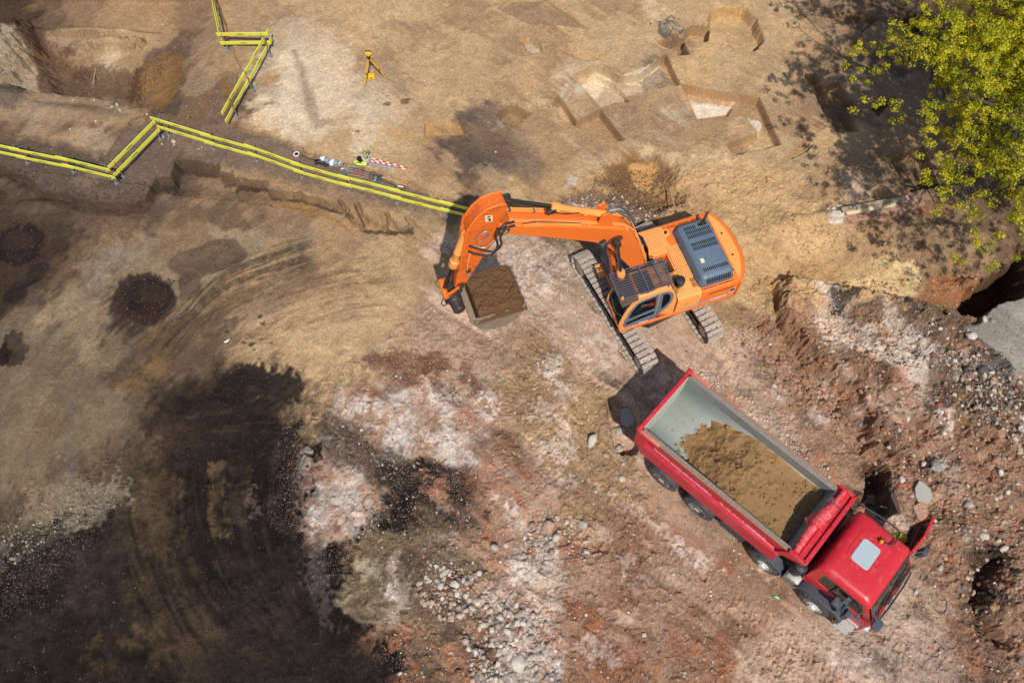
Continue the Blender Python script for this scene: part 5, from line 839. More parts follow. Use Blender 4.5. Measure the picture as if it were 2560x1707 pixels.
MB().hose([(6.05, yb + .2, 6.9), (6.15, yb + .23, 6.6), (6.2, yb + .24, 6.2), (6.22, yb + .24, 6.0)], .02, 7, 5).build('arm_pipe', ORL, EX); MB().box(6.1, 6.24, yb + .2, yb + .26, 5.95, 6.1).build('arm_coupling', DKS, EX, bevel=.015)
MB().hose([(6.3, yb - .1, 6.7), (6.48, yb - .05, 6.1), (6.55, yb, 5.7), (6.62, yb, 5.2)], .02, 7, 5).build('arm_hose', BLK_, EX)
MB().hose([(6.95, yb + .26, 5.0), (7.08, yb + .32, 4.8), (7.02, yb + .34, 4.6), (6.85, yb + .3, 4.62)], .016, 7, 6).build('coupler_hose', BLK_, EX); MB().cyl((6.17, yb + .21, 5.78), (6.17, yb + .27, 5.78), .05, n=12).build('grease_cap', SIL, EX)
for k in range(3): MB().hose([(4.6, yb + .26 + .04 * k, 7.72), (4.2, yb + .27 + .03 * k, 7.62 - .05 * k), (3.6, yb + .28, 7.28 - .05 * k), (2.9, yb + .28, 6.86 - .04 * k)], .012, 6, 5).build('boom_line', BLK_ if k == 0 else ORL, EX)
for x_, z_, r_ in ((1.70, 5.30, .24), (5.12, 7.66, .22), (6.42, 5.30, .13)): MB().cyl((x_, yb + (.281 if x_ < 5 else .201), z_), (x_, yb + (.284 if x_ < 5 else .204), z_), r_, n=22).build('grease_stain', mat('grease', (.22, .055, .015), .35, dirt=.6, dcol=(.05, .02, .012), dscale=9), EX)
# tilt coupler and bucket
tc_ = MB(); tc_.lathe((6.72, yb - .30, 4.62), (6.62, yb + .66, 4.52), [(0, .15), (.03, .2), (.35, .2), (.36, .225), (.60, .225), (.62, .2), (.9, .19), (.95, .14), (.965, .08)], 24); tc_.box(6.45, 6.95, yb - .22, yb + .22, 4.42, 4.80); tc_.build('tilt_coupler', DKS, EX, bevel=.012)
MUD = mat('mud_caked_steel', (.22, .165, .115), .8, dirt=.55, dcol=(.30, .22, .14), dscale=3.5, var=.25, bump=.5, bscale=14)
by0, by1 = -.56, .80; BX = -.04
def bsec(k): return [(p_[0] + BX * .6, p_[1]) for p_ in [(4.72, 4.28), (4.80, 3.85), (5.00, 3.50), (5.35, 3.28), (5.78, 3.30), (6.15, 3.55), (6.34, 3.95), (6.36, 4.32)]]
ou = bsec(0); inn = [(p_[0] + BX * .6, p_[1]) for p_ in [(4.78, 4.28), (4.86, 3.9), (5.04, 3.57), (5.36, 3.36), (5.75, 3.38), (6.08, 3.60), (6.26, 3.98), (6.28, 4.32)]]
bk = MB(); XP = lambda a, b, h: (a, h, b); bk.prism(ou + inn[::-1], XP, by0, by1)
side = ou
bk.prism(side, XP, by0 - .03, by0 + .03).prism(side, XP, by1 - .03, by1 + .03); bk.prism([(6.2, 4.2), (6.5, 4.45), (6.75, 4.40), (6.45, 4.0)], XP, -.42, -.34).prism([(6.2, 4.2), (6.5, 4.45), (6.75, 4.40), (6.45, 4.0)], XP, .14, .22)
bk.box(6.24, 6.42, by0 - .03, by1 + .03, 4.18, 4.34)
bkt = bk.build('bucket', MUD, EX, bevel=.012)
for k in range(4): MB().bar((4.74, by0 + .12 + k * .37, 4.27), (4.66, by0 + .12 + k * .37, 4.46), .09, .05, (1, 0, 0)).build('tooth', DST, bkt)
# soil carried in the bucket
def soilmat(name, rgb, sc_=9, amp=.25):
    m = mat(name, alb(rgb), .95, dirt=.35, dcol=alb([c * .72 for c in rgb]), dscale=sc_, var=amp, bump=.9, bscale=22, spec=.1); return m
def heap(name, f, x0, x1, y0, y1, nx, ny, m, parent_loc, rz, **kw):
    xs = np.linspace(x0, x1, nx); ys = np.linspace(y0, y1, ny); XX, YY = np.meshgrid(xs, ys, indexing='ij'); ZZ = f(XX, YY)
    vs = np.stack([XX, YY, ZZ], -1).reshape(-1, 3); fs = [(i * ny + j, (i + 1) * ny + j, (i + 1) * ny + j + 1, i * ny + j + 1) for i in range(nx - 1) for j in range(ny - 1)]
    me = bpy.data.meshes.new(name); me.from_pydata(vs.tolist(), [], fs); me.shade_smooth(); me.materials.append(m); o = bpy.data.objects.new(name, me); C.objects.link(o); o.location = parent_loc; o.rotation_euler = (0, 0, rz); tag(o, **kw); return o
def fb(x, y):
    n = .10 * fbm(x, y, .35, 3, 221); ex = np.minimum((x - 4.66) / .15, (6.22 - x) / .08); ey = np.minimum((y - by0 + .12) / .10, (by1 + .08 - y) / .09); r_ = .32; ex = np.minimum(ex, 9); cx_ = np.maximum(0, r_ - (x - 4.66)); cy_ = np.maximum(0, r_ - (y - by0 + .12)); cz_ = np.maximum(0, r_ * .6 - (by1 + .08 - y)); ex = np.minimum(ex, (r_ - np.hypot(cx_, cy_)) / .12) + n * 4; ex = np.minimum(ex, (r_ - np.hypot(cx_, cz_ * 1.4)) / .12 + n * 4); ey = ey + n * 4
    e = ss(np.clip(ex, 0, 1)) * ss(np.clip(ey, 0, 1)); return 4.02 + .46 * e * (1 + .3 * fbm(x, y, .5, 3, 201)) + (.06 * fbm(x, y, .16, 4, 211) + .035 * fbm(x, y, .05, 3, 215) + .05 * (1 - np.abs(fbm(x, y, .3, 3, 219)))) * (.3 + .7 * e)
heap('bucket_soil', fb, 4.64, 6.22, by0 - .11, by1 + .08, 110, 110, soilmat('carried_soil', (112, 84, 58)), (4.58, 13.79, 0), EA, label='heaped brown soil filling the raised excavator bucket', cat='soil')
# ================================================================ PEOPLE
SKIN = mat('skin', (.45, .24, .16), .55)
def skinned(name, joints, edges, m, parent, root=0, sub=1):
    me = bpy.data.meshes.new(name); me.from_pydata([j[0] for j in joints], edges, []); o = bpy.data.objects.new(name, me); C.objects.link(o); o.parent = parent
    k = o.modifiers.new('skin', 'SKIN'); k.use_smooth_shade = True
    for i, j in enumerate(joints):
        s = me.skin_vertices[0].data[i]; s.radius = (j[1], j[2] if len(j) > 2 else j[1]); s.use_root = (i == root)
    if sub: z = o.modifiers.new('sub', 'SUBSURF'); z.levels = z.render_levels = sub
    me.materials.append(m); return o
def person(loc, rz, pose, label, top, trousers, vest=None, helmet=None):
    """pose: dict of joint positions in metres, x forward, y left"""
    root = empty('person', loc, rz, label, 'person'); P = {k: Vector(v) for k, v in pose.items()}; J = []; E = []
    def j(p, r, r2=None): J.append((tuple(p), r, r2 if r2 else r)); return len(J) - 1
    pel = j(P['pelvis'], .14, .11); ch = j(P['chest'], .155, .11); nk = j(P['neck'], .055); hd0 = j(P['head'] + Vector((.01, 0, -.09)), .062, .07); hd1 = j(P['head'] + Vector((0, 0, .0)), .082, .098); hd2 = j(P['head'] + Vector((-.01, 0, .07)), .068, .08)
    nose = j(P['head'] + Vector((.105, 0, -.02)), .014); E += [(pel, ch), (ch, nk), (nk, hd0), (hd0, hd1), (hd1, hd2), (hd1, nose)]
    arms = []
    for s_, q in ((1, 'l'), (-1, 'r')):
        sh = j(P['sh' + q], .06); el = j(P['el' + q], .045); wr = j(P['wr' + q], .03, .025); E += [(ch, sh), (sh, el), (el, wr)]
        d = (P['wr' + q] - P['el' + q]).normalized(); side = d.cross(Vector((0, 0, 1))).normalized() if abs(d.z) < .9 else Vector((1, 0, 0)); pm = j(P['wr' + q] + d * .07, .038, .02); E.append((wr, pm))
        for k in range(4):
            b0 = P['wr' + q] + d * .10 + side * (.027 - .018 * k); ln = (.062, .072, .066, .052)[k]; a = j(b0, .010); b1 = j(b0 + d * ln * .55 + Vector((0, 0, -.012)), .009); c1 = j(b0 + d * ln * .8 + Vector((0, 0, -.04)), .008); E += [(pm, a), (a, b1), (b1, c1)]
        a = j(P['wr' + q] + d * .045 + side * .042, .012); b1 = j(P['wr' + q] + d * .085 + side * .058 + Vector((0, 0, -.02)), .010); E += [(pm, a), (a, b1)]
        hp = j(P['hp' + q], .09); kn = j(P['kn' + q], .06); an = j(P['an' + q], .042); toe = j(P['an' + q] + P.get('foot', Vector((.2, 0, -.05))), .035, .04); E += [(pel, hp), (hp, kn), (kn, an), (an, toe)]
    body = skinned('body', J, E, SKIN, root); 
    eyes = MB()
    for s_ in (-1, 1): eyes.ball(P['head'] + Vector((.09, s_ * .032, .01)), .012, 8, 6)
    eyes.build('eye', BLK_, body)
    j2 = [(tuple(P['pelvis'] + Vector((0, 0, .02))), .155, .13), (tuple(P['chest']), .19, .145), (tuple(P['neck'] + Vector((0, 0, -.05))), .10, .09)]; e2 = [(0, 1), (1, 2)]
    for q in 'lr': k = len(j2); j2 += [(tuple(P['sh' + q]), .08), (tuple(P['el' + q]), .062), (tuple(P['wr' + q].lerp(P['el' + q], .12)), .046)]; e2 += [(1, k), (k, k + 1), (k + 1, k + 2)]
    skinned('jacket', j2, e2, top, root)
    j3 = [(tuple(P['pelvis']), .15, .125)]; e3 = []
    for q in 'lr': k = len(j3); j3 += [(tuple(P['hp' + q]), .105), (tuple(P['kn' + q]), .078), (tuple(P['an' + q].lerp(P['kn' + q], .1)), .065)]; e3 += [(0, k), (k, k + 1), (k + 1, k + 2)]
    skinned('trousers', j3, e3, trousers, root)
    for q in 'lr':
        f = P['an' + q]; MB().ball(f + Vector((.07, 0, -.035)), .075, 12, 8, (1.9, .75, .7)).build('boot', BLK_, root)
    if vest:
        c = P['chest']; p_ = P['pelvis']
        v = MB(); v.loft([[(q.x + rx * math.cos(t), q.y + ry * math.sin(t), q.z + dz) for t in np.linspace(0, 2 * math.pi, 20, endpoint=False)] for q, dz, rx, ry in ((p_, .05, .165, .20), (p_.lerp(c, .5), .0, .165, .20), (c, .06, .175, .235), (c, .16, .13, .22), (c, .22, .10, .13))]); v.build('vest', vest, root)
    if helmet:
        h = P['head']; v = MB(); v.loft([[(h.x + .01 + rx * math.cos(t) + (.035 * max(0, math.cos(t)) if k < 2 else 0), h.y + ry * math.sin(t), h.z + dz) for t in np.linspace(0, 2 * math.pi, 24, endpoint=False)] for k, (dz, rx, ry) in enumerate(((.045, .15, .125), (.055, .148, .123), (.06, .125, .105), (.11, .118, .098), (.15, .09, .075), (.172, .045, .035), (.176, .01, .01)))]); v.build('helmet', helmet, root)
    else:
        h = P['head']; MB().ball(h + Vector((-.015, 0, .05)), .1, 16, 10, (1.05, .88, .95)).build('hair', mat('dark_hair', (.05, .03, .02), .8), root)
    return root
HIV = mat('lime_hi_vis', (.42, .80, .03), .6, var=.15); RED_C = mat('red_jacket', (.80, .02, .03), .7, var=.2); NAVY = mat('navy_trousers', (.03, .04, .07), .8); HYE = mat('yellow_helmet', (.82, .66, .02), .3); 
sit = dict(pelvis=(0.28, 0.87, 1.86), chest=(0.23, 0.87, 2.26), neck=(0.25, 0.87, 2.46), head=(0.29, 0.87, 2.62), shl=(0.24, 1.07, 2.36), shr=(0.24, 0.67, 2.36), ell=(0.36, 1.15, 2.10), elr=(0.36, 0.59, 2.10), wrl=(0.62, 1.08, 2.04), wrr=(0.62, 0.65, 2.04), hpl=(0.32, 0.97, 1.84), hpr=(0.32, 0.77, 1.84), knl=(0.76, 1.03, 1.84), knr=(0.76, 0.71, 1.84), anl=(0.98, 1.03, 1.42), anr=(0.98, 0.71, 1.42))
person((4.58, 13.79, 0), EA, sit, 'person in red jacket with lime hi-vis sleeves seated at the controls in the orange cab', RED_C, NAVY)
vs_ = MB(); 
for q in (1,): vs_.loft([[(.17 + .05 * math.cos(t), .94 + .085 * math.sin(t), z) if False else (.25 + r * math.cos(t), 1.07 + r * math.sin(t), z) for t in np.linspace(0, 2 * math.pi, 12, endpoint=False)] for z, r in ((2.12, .075), (2.3, .10), (2.44, .07))])
pr_ = [o for o in C.objects if o.name == 'person'][0]; vs_.build('sleeve', HIV, pr_)
# ================================================================ DUMP TRUCK (x forward, y left; rear axle at origin)
RED = mat('red_paint', (.54, .018, .028), .36, dirt=.34, dcol=(.44, .10, .085), dscale=2.6, var=.10, coat=.22)
REDB = mat('dusty_red_paint', (.52, .014, .03), .42, dirt=.3, dcol=(.38, .16, .12), dscale=1.8, var=.12, coat=.1)
REDM = mat('worn_red_rim', (.60, .12, .08), .55, dirt=.6, dcol=(.48, .30, .22), dscale=7, var=.3)
BED = mat('scoured_grey_bed', (.50, .53, .48), .5, dirt=.3, dcol=(.36, .36, .32), dscale=1.4, var=.06, streak=(.5, 1.5, 1))
BEDD = mat('scuffed_dark_steel', (.26, .27, .25), .45, metal=.2, dirt=.4, dcol=(.18, .17, .15), dscale=2, var=.15)
RUST = mat('rust_edge', (.30, .13, .07), .7, dirt=.5, dcol=(.34, .25, .19), dscale=9, var=.3)
CHA = mat('chassis_black', (.02, .02, .024), .55, dirt=.35, dcol=(.12, .10, .08)); GPL = mat('grey_cab_plastic', (.055, .065, .08), .5, dirt=.2, dcol=(.25, .22, .19))
TYR = mat('tyre_rubber', (.035, .036, .038), .8, dirt=.6, dcol=(.17, .14, .12), dscale=4, bump=.2); RIM = mat('dusty_rim', (.66, .66, .62), .45, metal=.3, dirt=.3, dcol=(.4, .34, .28), dscale=5)
ALU = mat('tread_aluminium', (.50, .49, .46), .5, dirt=.3, dcol=(.35, .30, .25), dscale=5, holes=(.045, .013, (.06, .055, .05))); TANK = mat('aluminium_tank', (.42, .41, .38), .4, metal=.5, dirt=.4, dcol=(.3, .27, .22), dscale=4)
HAT = mat('grey_hatch', (.37, .43, .46), .5, dirt=.2, dcol=(.4, .43, .43), dscale=5); TARP = mat('red_tarpaulin', (.62, .03, .05), .45, dirt=.55, dcol=(.66, .28, .24), dscale=7, var=.2, bump=.8, bscale=16)
TG = glass('truck_glass', (.035, .03, .025), .93)
TA = -.7319; TK = empty('dump_truck', (5.5402, 8.0777, 0), TA, 'red four-axle dump truck, tipper body half full of soil, driver door open', 'dump truck')
fr = MB(); fr.box(-1.0, 6.6, -.42, -.30, .78, 1.05).box(-1.0, 6.6, .30, .42, .78, 1.05)
for x_ in (-.9, .7, 2.6, 4.4, 6.4): fr.box(x_ - .06, x_ + .06, -.42, .42, .80, 1.02)
fr.box(4.3, 6.5, -.35, .35, .55, 1.0); fr.build('chassis', CHA, TK, bevel=.01)
for x_ in (0, 1.4, 3.9, 5.7): MB().cyl((x_, -1.0, .52), (x_, 1.0, .52), .08, n=12).build('axle', CHA, TK)
def wheel(x, s_, dual):
    y1 = s_ * 1.24; y0 = s_ * (.62 if dual else .93); a = Vector((x, y0, .52)); b = Vector((x, y1, .52)); w = abs(y1 - y0)
    root = empty('wheel', (0, 0, 0)); root.parent = TK
    for (p, q) in (((0, .29), (w - .29, w)) if dual else ((0, w),)):
        t = MB(); t.lathe(a + (b - a).normalized() * p, b, [(0, .30), (.01, .40), (.03, .49), (.06, .52), (q - p - .06, .52), (q - p - .03, .49), (q - p - .01, .40), (q - p, .30)], 40)
        to = t.build('tyre', TYR, root, ang=25)
        gr = MB(); d = (b - a).normalized()
        for k in range(44):
            an = k * 2 * math.pi / 44; c = a + d * p + Vector((math.cos(an), 0, math.sin(an))) * .523; gr.bar(c + d * .04 + Vector((-math.sin(an), 0, math.cos(an))) * .015, c + d * (q - p - .04) - Vector((-math.sin(an), 0, math.cos(an))) * .015, .03, .018, Vector((math.cos(an), 0, math.sin(an))))
        gr.build('tread', TYR, to, smooth=False)
    rm = MB(); dn = (b - a).normalized()
    if dual: rm.lathe(b - dn * .20, b, [(.20, .31), (.19, .30), (.10, .285), (.06, .25), (.05, .19), (.10, .17), (.16, .12), (.20, .11), (.205, .02)], 32)
    else: rm.lathe(b - dn * .10, b, [(.10, .31), (.07, .29), (.02, .27), (.06, .24), (.12, .20), (.125, .14), (.14, .13), (.20, .12), (.21, .02)], 32)
    ro = rm.build('rim', RIM, root, ang=25)
    nb = MB()
    for k in range(10): an = k * .6283; rr_ = .17 if not dual else .18; c = b + Vector((rr_ * math.cos(an), 0, rr_ * math.sin(an))) + dn * (-.16 if dual else .015); nb.cyl(c, c + dn * .04, .014, n=6)
    nb.build('wheel_nut', SIL, ro, smooth=False)
for x_, du in ((0, 1), (1.4, 1), (3.9, 0), (5.7, 0)):
    for s_ in (-1, 1): wheel(x_, s_, du)
def guard(x, s_, r=.62, a0=20, a1=160, w=.34, m=GPL):
    out = []
    for k in range(13):
        a = R(a0 + (a1 - a0) * k / 12); out.append((x + r * math.cos(a), .52 + r * math.sin(a) * 1.02))
    inn_ = [(x + (p - x) * .955, .52 + (q - .52) * .955) for p, q in out][::-1]
    MB().prism(out + inn_, XZ, s_ * 1.25, s_ * (1.25 - w)).build('mudguard', m, TK, bevel=.008)
for s_ in (-1, 1): guard(0, s_, .58, 25, 155, .30); guard(1.4, s_, .58, 25, 155, .30); guard(3.9, s_, .63, 5, 175); guard(5.7, s_, .70, 15, 185)
# tipper body
Yo = lambda s_: [(s_ * 1.22, 2.95), (s_ * 1.24, 2.95)]
def bodysec(s_):    # outer skin of one side, (y,z)
    return [(1.235 * s_, 2.97), (1.18 * s_, 2.28), (1.285 * s_, 2.20), (1.285 * s_, 1.74), (1.12 * s_, 1.58), (.9 * s_, 1.40), (.0 * s_, 1.36)]
inner = [(1.10, 2.97), (1.085, 2.35), (1.05, 2.0), (.93, 1.70), (.72, 1.52), (.0, 1.50)]
x0, x1 = -1.30, 4.02
tb = empty('tipper_body', (0, 0, 0)); tb.parent = TK
sec = lambda L_: [(y, z) for y, z in L_]
def strip(pts, xa, xb, m, name, th=.0, parent=None, **k):
    o = MB(); n_ = len(pts); o.v = [(xa, y, z) for y, z in pts] + [(xb, y, z) for y, z in pts]; o.f = [(i, i + 1, n_ + i + 1, n_ + i) for i in range(n_ - 1)]; return o.build(name, m, parent or tb, ang=5, **k)
for s_ in (-1, 1):
    up = MB().prism([(1.235 * s_, 2.95), (1.18 * s_, 2.28), (1.12 * s_, 2.28), (1.17 * s_, 2.95)], YZ, x0, x1).build('side_wall', REDB, tb, bevel=.006, label='dark dusty red upper side wall')
    lo_ = MB().prism([(1.19 * s_, 2.27), (1.285 * s_, 2.20), (1.31 * s_, 1.54), (1.20 * s_, 1.46), (1.08 * s_, 1.42), (1.08 * s_, 2.27)], YZ, x0 + .28, x1 - .12).build('lower_side_panel', mat('crimson_paint', (.50, .012, .035), .38, dirt=.28, dcol=(.42, .12, .10), dscale=2.2, var=.12, coat=.2), tb, bevel=.012)
    MB().prism([(1.25 * s_, 2.95), (1.25 * s_, 2.99), (1.20 * s_, 2.99), (1.20 * s_, 2.95)], YZ, x0 + .75, x1).build('side_rim', RUST, tb, bevel=.006); MB().prism([(1.20 * s_, 2.94), (1.20 * s_, 2.98), (1.085 * s_, 2.975), (1.085 * s_, 2.94)], YZ, x0 + .1, x1).build('rim_cap', mat('scraped_rim', (.20, .155, .13), .6, dirt=.5, dcol=(.34, .28, .23), dscale=6), tb, bevel=.006)
    MB().prism([(x0, 2.955), (x0 + .12, 3.03), (x0 + .75, 3.0), (x0 + .75, 2.955)], XZ, s_ * 1.18, s_ * 1.29).build('side_rim', REDM, tb, bevel=.006)
    MB().prism([(x0 - .02, 1.85), (x0 + .30, 1.9), (x0 + .42, 2.95), (x0 - .04, 2.95)], XZ, s_ * 1.16, s_ * 1.30).build('rear_post', REDB, tb, bevel=.02)
    for k in range(4): MB().box(x0 + .9 + k * 1.2, x0 + .98 + k * 1.2, s_ * 1.175 if s_ > 0 else -1.20, s_ * 1.20 if s_ > 0 else -1.175, 2.28, 2.9)if False else None
bd = MB(); n_ = len(inner); ring_ = [(y, z) for y, z in inner] + [(-y, z) for y, z in inner[::-1][1:]]
bd.v = [(x0 + .06, y, z) for y, z in ring_] + [(x1 - .02, y, z) for y, z in ring_]; k_ = len(ring_); bd.f = [(i, i + 1, k_ + i + 1, k_ + i) for i in range(k_ - 1)]
bedo = bd.build('bed_lining', BED, tb, ang=5); bedo.modifiers.new('solid', 'SOLIDIFY').thickness = .012
for s_ in (-1, 1):
    MB().box(x0 + .06, x1 - .02, s_ * 1.075 if s_ > 0 else -1.093, s_ * 1.093 if s_ > 0 else -1.075, 2.42, 2.93).build('dark_wall_strip', BEDD, tb)  # darker strip along the upper inner side walls
MB().prism([(1.09, 1.52), (.7, 1.38), (-.7, 1.38), (-1.09, 1.52), (-1.15, 2.2), (-1.09, 2.9), (1.09, 2.9), (1.15, 2.2)], YZ, x0 - .05, x0 + .05).build('tailgate', REDB, TK, bevel=.015)
MB().prism([(1.085, 1.6), (.7, 1.50), (-.7, 1.50), (-1.085, 1.6), (-1.10, 2.88), (1.10, 2.88)], YZ, x0 + .05, x0 + .065).build('tailgate_lining', BED, TK)
MB().box(x0 - .07, x0 + .04, -1.27, 1.27, 2.90, 3.0).build('tailgate_beam', REDB, TK, bevel=.015)
for y_ in (-1.2, 1.2): MB().cyl((x0 - .02, y_ - .09, 3.0), (x0 - .02, y_ + .09, 3.0), .08, n=16).build('tailgate_hinge', RED, TK, bevel=.01)
# headboard, canopy trough and rolled tarp
hb_ = MB(); hb_.hexa([(3.72, -1.09, 1.5), (3.78, -1.09, 1.5), (3.78, 1.09, 1.5), (3.72, 1.09, 1.5), (4.0, -1.1, 3.0), (4.06, -1.1, 3.0), (4.06, 1.1, 3.0), (4.0, 1.1, 3.0)]); hb_.build('headboard', BEDD, tb)
MB().hexa([(3.86, -1.12, 1.5), (3.90, -1.12, 1.5), (3.90, 1.12, 1.5), (3.86, 1.12, 1.5), (4.10, -1.2, 3.0), (4.14, -1.2, 3.0), (4.14, 1.2, 3.0), (4.10, 1.2, 3.0)]).build('headboard_skin', REDB, tb)
cn = MB(); cn.box(4.02, 4.52, -1.24, 1.24, 2.98, 3.02).box(4.44, 4.56, -1.27, 1.27, 2.98, 3.12).box(3.98, 4.50, -1.29, -1.19, 2.90, 3.12).box(3.98, 4.50, 1.19, 1.29, 2.90, 3.12); cn.build('canopy_tray', RED, tb, bevel=.012)
for s_ in (-1, 1): MB().prism([(3.75, 2.30), (4.2, 2.62), (4.55, 2.98), (3.95, 2.98)], XZ, s_ * 1.22, s_ * 1.27).build('canopy_gusset', REDB, tb, bevel=.01)
MB().box(4.25, 4.28, -1.18, 1.18, 3.02, 3.055).build('canopy_rib', RED, tb)
rs = random.Random(3); pts = []; rad = []
for k in range(41):
    t = k / 40; y = -1.16 + 2.3 * t; fat = .075 + .05 * math.sin(min(1, t * 1.2) * math.pi) + (.055 if .42 < t < .75 else 0); pts.append((4.12 - .10 * math.sin(t * 5) * .5 + rs.uniform(-.012, .012), y, 3.10 + fat * .6)); rad.append(fat * (1 + .10 * math.sin(k * 2.6) + rs.uniform(-.06, .06)))
tp = MB().tube(pts, rad, 14).build('rolled_tarpaulin', TARP, TK)
MB().loft([[(3.95, -.35, 3.10), (4.05, -.42, 3.2), (4.1, -.3, 3.24)], [(3.78, -.18, 3.0), (3.95, -.1, 3.12), (4.1, 0, 3.26)], [(3.86, .12, 2.96), (3.98, .18, 3.08), (4.12, .2, 3.22)]]).build('tarpaulin_flap', TARP, tp)
pl_ = MB(); g_ = [[(3.96 + .36 * i / 6, .15 + .62 * j / 7, 3.20 + .05 * math.sin(i * 1.3 + j) + .03 * math.cos(j * 2.1) - .018 * abs(i - 2)) for j in range(8)] for i in range(7)]
pl_.v = [p for r in g_ for p in r]; pl_.f = [(i * 8 + j, (i + 1) * 8 + j, (i + 1) * 8 + j + 1, i * 8 + j + 1) for i in range(6) for j in range(7)]
CLR = glass('torn_clear_film', (.5, .32, .30), .28); pl_.build('plastic_film', CLR, tp); MB().hose([(3.95, .62, 3.26), (4.2, .6, 3.3), (4.4, .66, 3.12), (4.56, .72, 3.14)], .008, 5).build('tie_cord', BLK_, tp); MB().hose([(4.0, .2, 3.24), (4.15, .1, 3.2), (4.3, .22, 3.08), (4.5, .05, 3.14)], .008, 5).build('tie_cord', BLK_, tp)
# lettering along the right side
for s_, x_, sz, c in (('TRANSPORT ROBOTY ZIEMNE WYBURZENIA', x0 + .62, .105, WHT), ('TEL. 0601 30 34 78', x0 + 3.02, .115, mat('cream_lettering', (.68, .52, .32), .6)), ('WYWÓZ GRUZU', x0 + 3.98, .09, WHT)):
    t = text('lettering', s_, sz, (x_, -1.207, 2.36), (1, 0, 0), (0, -.08, 1), c, tb, .02)
MB().box(x0 + .3, x1 - .1, -1.289, -1.284, 2.20, 2.212).build('pin_stripe', RUST, tb)
# behind-cab kit, tanks
tk = MB(); tk.prism([(4.50, .62), (4.98, .62), (5.0, .7), (5.0, 1.12), (4.92, 1.18), (4.55, 1.18), (4.48, 1.1)], XZ, -1.24, -.5)
tko = tk.build('fuel_tank', TANK, TK, bevel=.02)
for k in range(6): MB().box(4.47, 4.5, -1.2 + k * .1, -1.14 + k * .1, .65, 1.14).build('tank_rib', TANK, tko) if k < 0 else None
rbm = MB()
for k in range(7): rbm.box(4.54 + k * .065, 4.565 + k * .065, -1.256, -1.24, .66, 1.12)
rbm.build('tank_rib', TANK, tko, smooth=False)
MB().lathe((4.62, -.98, 1.30), (4.62, -.98, 2.0), [(0, .18), (.05, .2), (.6, .2), (.66, .17), (.70, .06)], 20).build('air_filter', CHA, TK); MB().box(4.42, 4.72, -.95, -.4, .95, 1.35).build('battery_box', GPL, TK, bevel=.02)
MB().prism(rrect(4.55, 4.76, .2, 1.0, .05), XY, 1.0, 2.2).build('intake_stack', CHA, TK, bevel=.02)
kit = MB(); rk = random.Random(2)
for k in range(7): kit.hose([(4.3, -.5 + .15 * k, 1.2), (4.45, -.45 + .15 * k, 1.5 + .3 * rk.random()), (4.75, -.4 + .14 * k, 1.4)], .022, 6, 5)
kit.box(4.3, 4.6, -.5, .15, 1.05, 1.6); kit.build('air_line', CHA, TK); MB().prism([(2.2, .7), (3.0, .7), (3.05, 1.2), (2.15, 1.2)], XZ, -1.2, -.6).build('side_locker', GPL, TK, bevel=.03)
bumps = MB()
for k in range(10): bumps.box(2.15 + k * .09, 2.18 + k * .09, -1.215, -1.2, .7, 1.2)
bumps.build('side_guard', GPL, TK, smooth=False); MB().prism([(2.2, .7), (3.0, .7), (3.05, 1.2), (2.15, 1.2)], XZ, .6, 1.2).build('side_locker', GPL, TK, bevel=.03)
# ---- cab
CB = empty('cab', (0, 0, 0)); CB.parent = TK; yc = .10
def sect(x, z0, z1, hw0, hw1): return None
cx0, cx1 = 4.86, 7.02
low_ = [(4.92, .95), (5.02, 1.18), (5.35, 1.30), (6.05, 1.30), (6.32, 1.15), (6.40, .62), (6.98, .62), (7.04, 1.0), (7.02, 1.72), (4.88, 1.72)]
winr = [(5.22, 1.86), (6.62, 1.80), (6.58, 1.92), (6.34, 2.52), (5.36, 2.52), (5.20, 2.42)]
upp = [(4.88, 1.70), (7.0, 1.70), (6.90, 1.95), (6.46, 2.74), (4.95, 2.74), (4.86, 2.5)]
lean = lambda s_: (lambda a, b, h: (a, yc + s_ * (h - max(0, b - 1.7) * .10), b))
MB().prism(low_, XZ, yc - 1.12, yc + 1.12).build('lower_shell', RED, CB, bevel=.03) 
for s_ in (-1, 1):
    hole = [(5.18, 1.84), (6.72, 1.84), (6.62, 2.08), (6.36, 2.56), (5.30, 2.56), (5.16, 2.46)]
    MB().plate(upp, [hole], lean(s_), 1.07, 1.12).build('side_panel', RED, CB, bevel=.01)
    if s_ < 0:
        g = MB().plate([(5.18, 1.84), (5.62, 1.84), (5.62, 2.56), (5.30, 2.56), (5.16, 2.46)], [], lean(s_), 1.085, 1.095).build('side_glass', TG, CB); MB().plate([(5.66, 1.84), (6.72, 1.84), (6.62, 2.08), (6.36, 2.56), (5.66, 2.56)], [], lean(s_), 1.085, 1.095).build('door_glass', TG, CB)
        MB().bar((5.64, yc - 1.12, 1.84), (5.64, yc - 1.045, 2.56), .05, .03, (0, 1, 0)).build('window_bar', CHA, CB)
MB().box(4.88, 4.94, yc - 1.08, yc + 1.08, .98, 2.74).build('rear_wall', REDB, CB, bevel=.02); MB().box(4.94, 6.9, yc - 1.06, yc + 1.06, 1.68, 1.72).build('cab_interior_floor', CHA, CB)
MB().box(5.2, 5.7, yc + .35, yc + .85, 1.72, 2.3).box(5.2, 5.7, yc - .85, yc - .35, 1.72, 2.3).build('seat', SEAT, CB, bevel=.05)
MB().box(6.4, 6.85, yc - 1.0, yc + 1.0, 1.72, 1.9).build('dashboard', CHA, CB, bevel=.03)
sw = MB(); sw.tube([(6.3 + .05 * math.cos(t), yc + .6 + .22 * math.sin(t), 1.95 + .12 * math.cos(t)) for t in np.linspace(0, 6.28, 17)], .015); sw.build('steering_wheel', CHA, CB)
